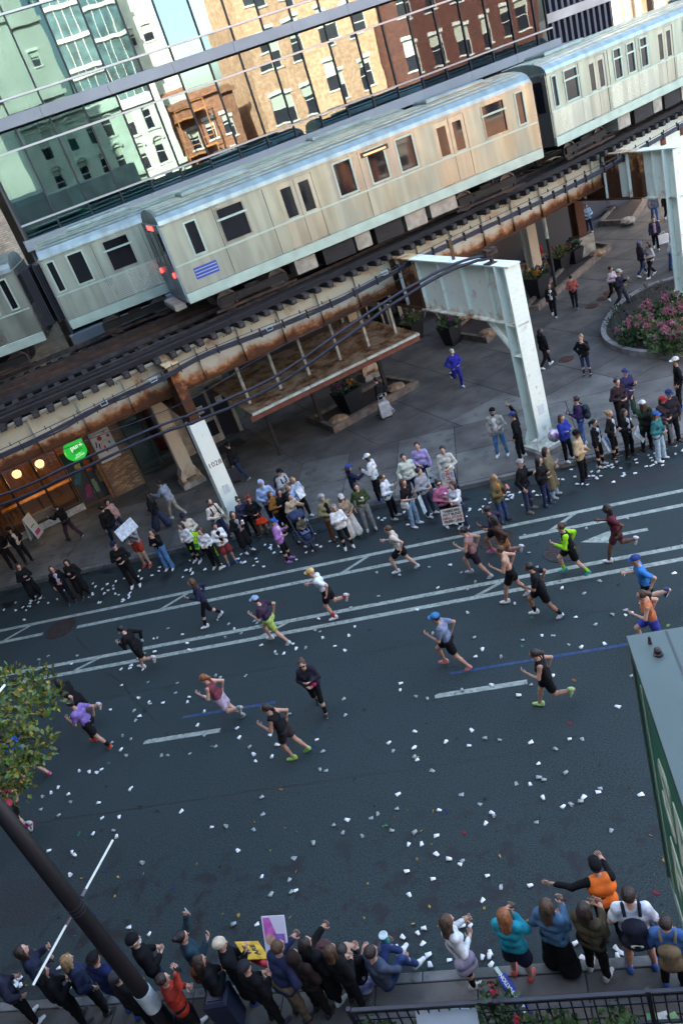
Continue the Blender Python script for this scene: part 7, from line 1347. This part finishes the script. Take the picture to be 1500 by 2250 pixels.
# ---------------------------------------------------------------- paper cups and other litter on the road
CUPW = mat('paper_cup', (.78, .80, .78), .6, nz=(9, .12)); CUPG = mat('translucent_cup', (.30, .34, .32), .35, nz=(12, .3)); CUPI = mat('cup_inside', (.50, .52, .50), .7)
def cup_mesh(kind, seed):
    rng = random.Random(seed); m = MB(); n = 12; R, r, h = .048, .028, .105; V = []
    sq = rng.uniform(.35, 1.0) if kind != 'round' else 1.0; be = rng.uniform(-.02, .02)
    prof = [(r, 0), (R, h), (R*.92, h), (r*.9, .01)]
    for q, (a, z) in enumerate(prof):
        for k in range(n): t = 2*pi*k/n; dx = be*(z/h)**2; V.append((z, a*cos(t)+dx, (a*sin(t))*sq+R*sq))
    F = [(i*n+k, i*n+(k+1) % n, (i+1)*n+(k+1) % n, (i+1)*n+k) for i in range(3) for k in range(n)]+[tuple(range(n-1, -1, -1)), tuple(3*n+k for k in range(n))]
    m.add(V, F); return m
cupm = [cup_mesh('round', i).mesh('paper_cup', CUPW, True) for i in range(2)]+[cup_mesh('flat', i+5).mesh('paper_cup', CUPW, True) for i in range(5)]; cupg = [cup_mesh('flat', i+20).mesh('clear_cup', CUPG, True) for i in range(4)]
for me in cupm+cupg: me.materials[0] = me.materials[0]
rngc = random.Random(11); NC = [0]
PEEP = [(v['M'].translation.x, v['M'].translation.y, v['obj']['label']) for v in PEOPLE.values()]; SEEN = {}
def near_label(x, y, what):
    d, lb = min((hypot(x-a, y-b), l) for a, b, l in PEEP); w = lb.split()[:8]
    while w[-1] in ('the', 'a', 'an', 'with', 'and', 'in', 'of', 'at', 'by', 'on', 'to', 'his', 'her', 'from', 'beside', 'behind', 'over', 'left', 'right', 'near', 'under', 'past'): w.pop()
    n = SEEN[(what, lb)] = SEEN.get((what, lb), 0)+1; head = [what+' nearest the', what+' close to the', what+' around the'][min(n, 3)-1]
    return head+' '+' '.join(w), what+'s around the '+' '.join(w[:4])
def cup(x, y, z=0.0, clear=False):
    NC[0] += 1; o = obj('clear_cup' if clear else 'paper_cup', rngc.choice(cupg if clear else cupm), None, (x, y, z+.003), rngc.uniform(0, 6.28)); s = rngc.uniform(.72, 1.0); o.scale = (s, s, s*rngc.uniform(.35, .85))
    lb, gr = near_label(x, y, 'clear crushed cup' if clear else 'white paper cup'); return tag(o, lb, 'cup', gr)
ROADCUPS = [(-2.20, 11.70), (-2.75, 11.38), (-2.20, 11.23), (-1.06, 11.08), (-3.92, 11.67), (-3.87, 11.35), (-3.35, 11.44), (-3.37, 11.20), (-3.37, 11.04), (-3.45, 11.36), (-0.96, 10.53), (-0.90, 10.22), (-1.40, 10.21), (-1.14, 10.15), (-0.82, 10.15), (-2.50, 10.07), (-2.84, 9.76), (-3.66, 10.30), (-3.76, 9.91), (-4.12, 9.91), (-4.28, 9.78), (-4.41, 9.44), (-4.77, 9.84), (-4.77, 9.58), (-5.02, 9.69), (-5.35, 9.31), (-5.78, 9.12), (-7.00, 9.45), (-6.31, 8.81), (-5.76, 8.59), (-5.70, 8.36), (-5.54, 8.44), (-6.04, 8.44), (-6.27, 7.81), (-6.64, 7.89), (-8.58, 10.51), (-9.13, 9.41), (-7.65, 10.04), (-10.04, 11.43), (-10.09, 11.40), (-10.75, 11.09), (-10.50, 10.69), (-9.97, 10.16), (-10.07, 10.57), (-11.72, 10.92), (-12.17, 11.69), (-12.34, 11.65), (-11.80, 11.44), (-11.66, 11.26), (-11.30, 12.06), (-11.44, 12.04), (-11.81, 12.21), (-11.10, 12.13), (-9.37, 12.22), (-9.61, 12.33), (-10.65, 12.47), (-10.80, 12.71), (-10.66, 12.93), (-11.78, 14.20), (-10.74, 13.71), (-10.78, 13.56), (-11.04, 14.50), (-11.79, 15.11), (-10.63, 14.21), (-10.48, 14.15), (-10.20, 14.12), (-9.42, 14.04), (-9.36, 14.14), (-8.87, 14.02), (-8.86, 13.15), (-8.81, 13.57), (-7.71, 12.81), (-7.59, 12.50), (-7.17, 11.92), (-7.01, 11.64), (-6.88, 12.41), (-6.71, 12.59), (-6.53, 12.01), (-6.40, 12.96), (-5.60, 12.04), (-5.50, 11.63), (-5.36, 11.11), (-5.16, 13.14), (-6.65, 11.77), (-0.49, 9.59), (-0.57, 9.56), (-0.26, 9.63), (-0.92, 9.71), (-2.14, 9.83), (-1.85, 9.54), (-2.05, 9.33), (-2.44, 8.68), (-2.89, 9.24), (-3.23, 9.14), (0.10, 9.75), (0.10, 8.90), (0.70, 9.57), (-3.35, 11.82), (-1.96, 11.37), (-0.52, 10.81), (-0.22, 11.05), (0.74, 11.74), (-1.06, 12.41), (-2.33, 12.89), (-1.71, 12.90), (-0.34, 12.80), (-2.02, 13.85), (-1.80, 14.01), (-1.93, 14.57), (-0.41, 14.17), (0.42, 13.64), (0.87, 13.64), (1.19, 14.54), (1.48, 14.46), (1.68, 14.49), (1.87, 13.41), (2.80, 15.59), (1.92, 14.67), (0.84, 14.31), (0.38, 14.64), (-0.91, 15.59), (-2.11, 15.57), (-2.23, 17.28), (-2.53, 17.74), (-4.45, 16.94), (-3.89, 17.71), (-2.80, 16.84), (-3.45, 16.05), (-2.99, 15.02), (-4.09, 16.14), (-3.11, 17.89), (-6.09, 15.85), (-6.24, 15.98), (-5.51, 15.15), (-5.30, 14.96), (-7.25, 15.41), (-7.15, 15.21), (-6.97, 15.29), (-7.77, 15.73), (-8.95, 16.41), (-9.00, 16.93), (-8.75, 16.76), (-9.37, 17.23), (-6.83, 15.58), (-6.65, 15.26), (-6.12, 16.39), (-5.96, 15.63), (-5.23, 15.53), (-5.07, 15.76), (-3.75, 13.13), (-3.70, 13.41), (-3.42, 12.91), (-3.11, 12.70), (-10.37, 16.89), (-10.08, 16.42), (-9.92, 16.08), (-11.35, 16.94), (-11.07, 16.33), (-11.52, 15.85), (-11.29, 15.59), (-15.29, 17.02), (-13.98, 16.90), (-14.01, 16.50), (-15.03, 17.16), (-17.06, 19.40), (-11.68, 15.80), (-12.01, 15.87), (-11.78, 15.86), (-0.98, 18.98), (-1.06, 19.63), (0.30, 15.87), (0.67, 17.24), (-0.30, 17.58), (-0.38, 18.51)]
for i, (x, y) in enumerate(ROADCUPS):
    c = rngc.random() < .3; cup(x, y, 0, c)
for _ in range(70): cup(rngc.uniform(-14, 3.5), rngc.uniform(9, 18.5), 0, True)
FARC = [(-16.90, 20.45, 12, 0.50, 0.25), (-17.51, 20.38, 6, 0.40, 0.20), (-15.37, 20.51, 8, 0.60, 0.25), (-14.15, 20.13, 14, 0.50, 0.35), (-13.53, 19.45, 8, 0.40, 0.25), (-12.75, 20.60, 8, 0.50, 0.30), (-11.08, 20.13, 10, 0.45, 0.25), (-9.84, 20.41, 4, 0.40, 0.20), (-9.11, 20.04, 10, 0.35, 0.18), (-9.15, 20.57, 6, 0.50, 0.25), (-8.09, 20.46, 8, 0.60, 0.25), (-6.35, 20.22, 6, 0.50, 0.25), (-6.79, 20.12, 5, 0.40, 0.20), (-5.34, 20.78, 6, 0.50, 0.20), (-4.58, 20.75, 5, 0.40, 0.20), (-3.69, 20.54, 4, 0.40, 0.20), (-1.56, 20.35, 8, 0.30, 0.25), (-0.71, 20.59, 10, 0.35, 0.20), (-0.30, 20.64, 8, 0.40, 0.20), (0.33, 20.23, 5, 0.40, 0.20), (1.25, 21.07, 6, 0.30, 0.20), (1.99, 20.73, 14, 0.35, 0.16), (2.33, 21.14, 8, 0.35, 0.15), (2.67, 20.55, 5, 0.30, 0.20), (3.71, 20.91, 12, 0.35, 0.20), (4.15, 21.13, 8, 0.40, 0.15), (4.47, 21.41, 6, 0.30, 0.15)]
for cx, cy_, n, sp_x, sp_y in FARC:
    for _ in range(int(n*.95)): cup(cx+rngc.gauss(0, sp_x), min(21.6, max(19.3, cy_+rngc.gauss(0, sp_y))), rngc.choice((0, 0, 0, .03)))
NEARC = [(-2.95, 7.33, 6, 0.25, 0.30), (-3.33, 7.14, 7, 0.20, 0.20), (-2.05, 6.86, 7, 0.18, 0.12), (-2.17, 7.27, 3, 0.15, 0.20), (-0.25, 6.76, 8, 0.20, 0.08), (-0.76, 6.87, 3, 0.15, 0.15), (-3.03, 6.90, 4, 0.20, 0.10), (-10.65, 7.08, 6, 0.25, 0.15), (-10.69, 6.96, 4, 0.20, 0.10), (-6.14, 7.20, 3, 0.20, 0.20), (-3.65, 7.47, 2, 0.30, 0.30), (-2.94, 8.34, 6, 0.40, 0.40), (-2.54, 8.09, 3, 0.30, 0.30), (-1.25, 7.99, 3, 0.40, 0.30), (-8.92, 7.74, 2, 0.30, 0.30), (-8.36, 7.78, 2, 0.20, 0.20), (-11.15, 9.59, 4, 0.40, 0.50), (-10.60, 9.11, 3, 0.30, 0.40)]
for cx, cy_, n, sp_x, sp_y in NEARC:
    for _ in range(int(n*.7+.5)): cup(cx+rngc.gauss(0, sp_x), max(6.78, cy_+abs(rngc.gauss(0, sp_y))), rngc.choice((0, 0, .03)))
# torn wrappers and gel packets
WRP = [fabric(c, .5, 'wrap') for c in ((.03, .15, .08), (.015, .03, .10), (.18, .02, .03), (.16, .24, .06), (.4, .42, .4), (.2, .1, .02))]
wm = []
for i, w_ in enumerate(WRP):
    m = MB(); m.add([(-.06, -.03, 0), (0, -.035, .018), (.06, -.028, .004), (.058, .03, .012), (0, .034, .002), (-.06, .028, .016)], [(0, 1, 4, 5), (1, 2, 3, 4)]); wm.append(m.mesh('wrapper', w_))
for (x, y), i in zip([(-8.28, 12.32), (-0.57, 14.92), (-0.89, 13.97), (-3.95, 9.58), (-10.98, 10.32), (-11.02, 12.29), (-8.19, 8.74), (-9.91, 9.29), (-9.75, 8.34), (-7.90, 12.73), (-5.70, 12.26), (-6.29, 10.79), (1.02, 15.92), (-0.16, 14.15), (-7.88, 16.62), (-7.41, 17.45), (0.07, 12.63), (2.28, 13.84), (-2.75, 9.72), (-3.34, 11.13), (-2.42, 9.23), (0.57, 7.75), (-1.84, 8.10), (-3.95, 7.18), (-5.27, 16.68), (-7.93, 14.62), (-0.20, 11.46), (-5.69, 11.86)], [0, 0, 0, 0, 0, 0, 1, 1, 1, 1, 1, 5, 1, 4, 1, 2, 5, 3, 1, 3, 2, 2, 4, 3, 4, 4, 2, 1]):
    o = obj('wrapper', wm[i], None, (x, y, .004), rngc.uniform(0, 6)); lb_, gr_ = near_label(x, y, ['green', 'navy', 'red', 'lime', 'white', 'orange'][i]+' gel packet'); tag(o, lb_, 'wrapper', gr_); o.scale = (.85, .85, .85)
lf = MB()
for _ in range(90): leaf_cloud(lf, (rngc.uniform(-11, 1), rngc.uniform(6.8, 10), .012), (.03, .03, .008), 1, .07, .2, .4, rngc)
tag(lf.build('fallen_leaves', mat('yellow_leaf', (.30, .20, .03), .8)), 'small yellow fallen leaves near the near kerb', 'leaves', kind='stuff')
# ---------------------------------------------------------------- lamp post with banner arms
LP = mat('dark_bronze_post', (.006, .005, .007), .55, nz=(6, .3))
lp = thing('lamp_post', 'dark lamp post with white banner rods cutting the lower left corner', 'lamp post', (-7.16, 5.96, .15))
MB().tube([(0, 0, 0), (0, 0, .8), (0, 0, 3.6), (0, 0, 9.0)], [.15, .128, .115, .085], 20).build('shaft', LP, lp, smooth=True); MB().lathe([(.22, 0), (.22, .25), (.17, .4), (.145, .5)], 20).build('base', LP, lp)
BND = mat('steel_band', (.10, .095, .11), .35, metal=.8)
for z in (3.55, 6.75):
    for dz in (-.07, .0, .07): MB().lathe([(.121, z+dz-.012), (.121, z+dz+.012)], 20).build('band', BND, lp)
    for sg in (-1, 1):
        d = Vector((.163, .987, 0))*sg; MB().tube([d*.15+Vector((0, 0, z)), d*.26+Vector((0, 0, z))], .028, 8).build('rod_socket', BND, lp); MB().tube([d*.2+Vector((0, 0, z)), d*1.05+Vector((0, 0, z))], .017, 8).build('banner_rod', mat('white_rod', (.68, .72, .64), .5), lp)
MB().lathe([(.134, .95), (.134, 1.4)], 20).build('paper_wrap', mat('paper_notice', (.62, .70, .68), .8), lp)
# ---------------------------------------------------------------- street tree at the left edge
tr = thing('street_tree', 'green and yellow leaved street tree at the left picture edge', 'tree', (-11.6, 5.6, .12))
BARK = mat('bark', (.06, .045, .035), .9, nz=(8, .4), bump=(20, .8), stretch=(1, 1, .3))
trk = MB(); trk.tube([(0, 0, 0), (.05, .05, 2.0), (.3, .25, 3.6), (.9, .7, 4.6)], [.14, .11, .085, .06], 10); trk.build('trunk', BARK, tr, smooth=True)
rt = random.Random(21); clumps = [tuple(Vector(q)-Vector((-11.6, 5.6, .12))) for q in ((-9.88, 9.96, 4.70), (-9.34, 9.94, 4.60), (-8.90, 8.88, 4.90), (-8.94, 9.49, 4.50), (-9.09, 8.48, 4.60), (-8.81, 8.55, 4.30), (-8.89, 8.05, 4.40), (-9.81, 9.16, 4.80), (-9.70, 8.48, 4.50), (-8.97, 7.82, 4.20), (-9.71, 7.99, 4.30), (-10.85, 10.07, 4.80))]
lim = MB()
for c in clumps: lim.tube([(.5, .4, 3.9), Vector((.9, .7, 4.4)).lerp(Vector(c), .5), c], [.035, .022, .008], 6)
lim.build('limbs', BARK, tr)
TL = [mat('tree_leaf_%d' % i, c, .55, nz=(2.5, .35)) for i, c in enumerate([(.05, .12, .015), (.12, .16, .02), (.26, .19, .022), (.08, .10, .02)])]
for i in range(4):
    f = MB()
    for j, c in enumerate(clumps): leaf_cloud(f, c, (.40, .40, .26), 46 if i != 2 else 20, .12, .1, .30, rt)
    f.build('crown', TL[i], tr)
# ---------------------------------------------------------------- parking sign close to the camera
sg_ = thing('parking_sign', 'green and grey box sign with pale letters projecting at the right edge', 'sign', (.36, 3.59, 6.75))
GF = mat('grey_sign_metal', (.075, .11, .10), .5, metal=.2, nz=(1.2, .12)); GG = mat('sign_green', (.005, .12, .052), .35, nz=(.8, .15)); GLN = mat('sign_letter', (.42, .50, .40), .5)
MB().box(.05, .62, -3.35, -.02, .05, 2.16).build('core', GF, sg_); MB().box(.0, .68, -3.38, .012, 2.162, 2.25).build('top_plate', GF, sg_)
MB().box(.21, .222, -3.36, .0, 2.2505, 2.2535).build('seam', mat('sign_seam', (.05, .06, .06), .7), sg_)
MB().box(.0, .045, -.05, .012, 0, 2.161).build('edge_trim', GF, sg_); MB().box(.0, .68, -3.38, .012, -.03, .048).build('bottom_trim', GF, sg_)
MB().box(.012, .048, -3.3, -.062, .05, 2.16).build('green_face', GG, sg_)
MB().box(.006, .0115, -.24, -.215, .12, 2.08).build('border', GLN, sg_); MB().box(.006, .0115, -3.2, -.241, .12, .15).build('border', GLN, sg_)
for tx, z in (('SELF', 1.52), ('PARK', .78)): lettering(tx, .72, GLN, sg_, face_matrix((.009, -.42, z), (0, -1, 0), (0, 0, 1)), align='LEFT', bold=.012)
for y_, x_, r_ in ((-.18, .13, .02), (-.08, .11, .009)): MB().lathe([(r_*1.3, 0), (r_*1.3, .012), (r_, .014), (r_, .04), (r_*.5, .05)], 14).build('bolt', mat('sign_bolt', (.05, .035, .035), .5, metal=.5), sg_, (x_, y_, 2.2505))
MB().box(.25, .4, -3.5, -3.38, .4, 1.8).build('mount_arm', GF, sg_)
# ---------------------------------------------------------------- railing, planting and litter below it
RLM = mat('black_rail_paint', (.012, .014, .022), .45, nz=(9, .3))
rl = thing('railing', 'black metal railing along the planted strip at the bottom edge', 'railing', (-4.0, 5.72, .13))
MB().box(0, 6.2, -.035, .035, .92, .99, bev=.01).build('top_rail', RLM, rl); MB().box(0, 6.2, -.02, .02, .2, .24).build('bottom_rail', RLM, rl); MB().box(0, 6.2, -.02, .02, .72, .75).build('middle_rail', RLM, rl)
bal_ = MB().box(-.01, .01, -.01, .01, .2, .92).mesh('baluster', RLM)
for i in range(41): obj('baluster', bal_, rl, (.1+i*.15, 0, 0))
for x in (.03, 2.05, 4.1, 6.15): MB().box(x-.03, x+.03, -.03, .03, 0, 1.02).build('post', RLM, rl)
tb = struct(MB().box(-4.2, 6, 4.7, 5.62, .0, .24).build('planting_soil', SOIL)); 
wl2 = MB().box(-4.2, 6, 5.62, 5.68, 0, .3).build('timber_edging', mat('weathered_timber', (.16, .12, .085), .9, nz=(3, .4), bump=(14, .5), stretch=(.3, 4, 4))); tag(wl2, 'weathered timber edging board below the black railing', 'edging')
rb = random.Random(9)
for i, ((x, y), h, col_) in enumerate((((-1.9, 5.75), 1.15, 'red'), ((-1.1, 5.5), .75, None), ((-3.7, 5.55), .7, None), ((-.35, 5.5), .8, None), ((-3.1, 5.5), .6, None), ((-1.55, 5.45), .8, 'red'))):
    t = thing('rose_bush', ['tall rose bush with red blooms poking through the railing', 'dark leafy bush right of the red roses behind the railing', 'dark leafy bush at the left end of the railing', 'dark leafy bush behind the right part of the railing', 'small dark bush behind the left part of the railing', 'low rose bush beside the white board'][i], 'bush', (x, y, .2), 0, 'bushes behind the railing')
    m = MB(); [m.tube([(0, 0, 0), (rb.uniform(-.15, .15), rb.uniform(-.1, .1), h*.8)], .01, 5) for _ in range(4)]; m.build('stems', mat('stem', (.10, .07, .04), .8), t)
    f = MB(); leaf_cloud(f, (0, 0, h*.55), (.3, .25, h*.45), 220, .09, .3, .42, rb); f.build('foliage', LEAF[i % 2 if i else 0], t)
    if col_:
        for k in range(2): f = MB(); leaf_cloud(f, (rb.uniform(-.15, .1), rb.uniform(-.1, .15), h+rb.uniform(-.12, .08)), (.03, .03, .03), 22, .035, .3, .6, rb); f.build('bloom', PET['red'], t)
wb = thing('white_board', 'blank white placard propped against the railing at the bottom edge', 'sign', (-2.62, 5.58, .72)); wb.rotation_euler = (radians(58), 0, radians(-4)); MB().box(-.44, .44, -.3, .3, -.01, .01, bev=.003).build('board', mat('placard_white', (.62, .70, .74), .6, nz=(2, .06)), wb)
_p1, _p2 = (-1.94, 6.58, 0.17), (-1.66, 6.11, 0.17)
ff = thing('foam_stick', 'blue cheering stick with white DETERMINATION lettering on the pavement', 'cheering stick', ((_p1[0]+_p2[0])/2, (_p1[1]+_p2[1])/2, .16), atan2(_p1[1]-_p2[1], _p1[0]-_p2[0])); MB().box(-.42, .26, -.075, .075, 0, .035, bev=.012).build('stick', mat('foam_blue', (.012, .035, .30), .6), ff); MB().box(.261, .4, -.03, .035, 0, .03, bev=.01).build('tip', SILL, ff)
lettering('DETERMINATION', .082, mat('white_print', (.75, .76, .75), .6), ff, face_matrix((-.06, 0, .038), (1, 0, 0), (0, 1, 0)), bold=.003)
ps = thing('poster_sign', 'tall pink and white poster with a smiling face and blue jacket print', 'sign', Vector((-5.15, 6.62, 1.35))+Vector((0, 0, 0))); ps.rotation_euler = (radians(-38), 0, radians(-2)); MB().box(-.19, .19, -.01, .01, -.42, .42).build('board', mat('poster_pale', (.68, .66, .72), .6), ps)
m = MB(); m.add([(-.17, -.012, .40), (-.06, -.012, .40), (.05, -.012, .1), (.16, -.012, -.1), (.08, -.012, -.38), (-.05, -.012, -.1), (-.17, -.012, .1)], [(0, 1, 2, 3, 4, 5, 6)]); m.build('pink_print', fabric((.60, .14, .45), .6, 'print'), ps)
disc(ps, -.08, .08, .085, SKIN[0].node_tree.nodes['Principled BSDF'].inputs[0].default_value[:3], -.018, 'face_print'); m = MB(); m.add([(-.17, -.014, -.12), (.05, -.014, -.08), (.06, -.014, -.4), (-.17, -.014, -.4)], [(0, 1, 2, 3)]); m.build('jacket_print', fabric((.12, .25, .55), .6, 'print'), ps); MB().box(.0, .16, -.016, -.0145, .0, .16).build('calendar_print', fabric((.30, .16, .50), .6, 'print'), ps)
rf_ = thing('face_cutout', 'round face shaped cutout held up by the person in black', 'sign', Vector((-4.34, 6.47, 1.35))); rf_.rotation_euler = (radians(-38), 0, 0); MB().lathe([(.155, -.006), (.155, .006)], 24, Matrix.Rotation(pi/2, 4, 'X')).build('board', fabric((.16, .085, .085), .6, 'card'), rf_)
for x_, z_, w_, h_ in ((-.05, .04, .03, .012), (.05, .04, .03, .012), (0, -.06, .05, .014)): MB().box(x_-w_, x_+w_, -.009, -.0065, z_-h_, z_+h_).build('feature_print', fabric((.05, .03, .03), .6, 'print'), rf_)
rs = thing('cheer_tube', 'red inflatable cheering tube beside the yellow sign', 'cheering stick', Vector((-5.64, 6.62, 1.00))); rs.rotation_euler = (0, radians(78), radians(-28)); MB().lathe([(.02, -.36), (.05, -.33), (.055, 0), (.05, .33), (.02, .36)], 12).build('tube', fabric((.5, .04, .05), .35), rs, smooth=True)
bn = thing('litter_bin', 'dark blue litter bin standing on the near pavement', 'bin', (*(-6.21, 6.15, 0.15)[:2], .13), .1); m = MB(); m.lathe([(.24, 0), (.26, .7), (.27, .75), (.27, .82), (.2, .86)], 4, Matrix.Rotation(pi/4, 4, 'Z')); m.build('body', mat('bin_navy', (.012, .018, .045), .45), bn); MB().box(-.12, .12, -.12, .12, .861, .88).build('lid', mat('bin_navy', (.012, .018, .045), .45), bn)
pb = thing('plastic_bag', 'crumpled translucent plastic bag on the kerb beside the seated man', 'bag', (*(-4.05, 6.52, 0.15)[:2], .15)); V_, Q_ = nets([('e', (0, 0, .1), (.15, .13, .12)), ('c', (0, 0, .2), (.03, 0, .3), .03, .05)], .025, fold=.016); obj('bag', np_mesh('bag', V_, Q_, [mat('crumpled_plastic', (.34, .33, .42), .25, nz=(9, .5, (.10, .12, .30)))]), pb)
for i, ((x, y), c) in enumerate((((0.09, 5.78, 0.25)[:2], (.12, .28, .12)), ((0.24, 5.79, 0.25)[:2], (.5, .52, .46)), ((0.37, 5.77, 0.25)[:2], (.2, .34, .16)))):
    o = MB().box(-.07, .07, -.1, .1, 0, .012).build('seed_packet', fabric(c, .5, 'card'), None, (x, y, .245), .2*i); tag(o, ['green printed card leftmost of three in the planting soil', 'white printed card in the middle of three in the planting soil', 'green printed card rightmost of three in the planting soil'][i], 'card', 'cards in the planting soil')
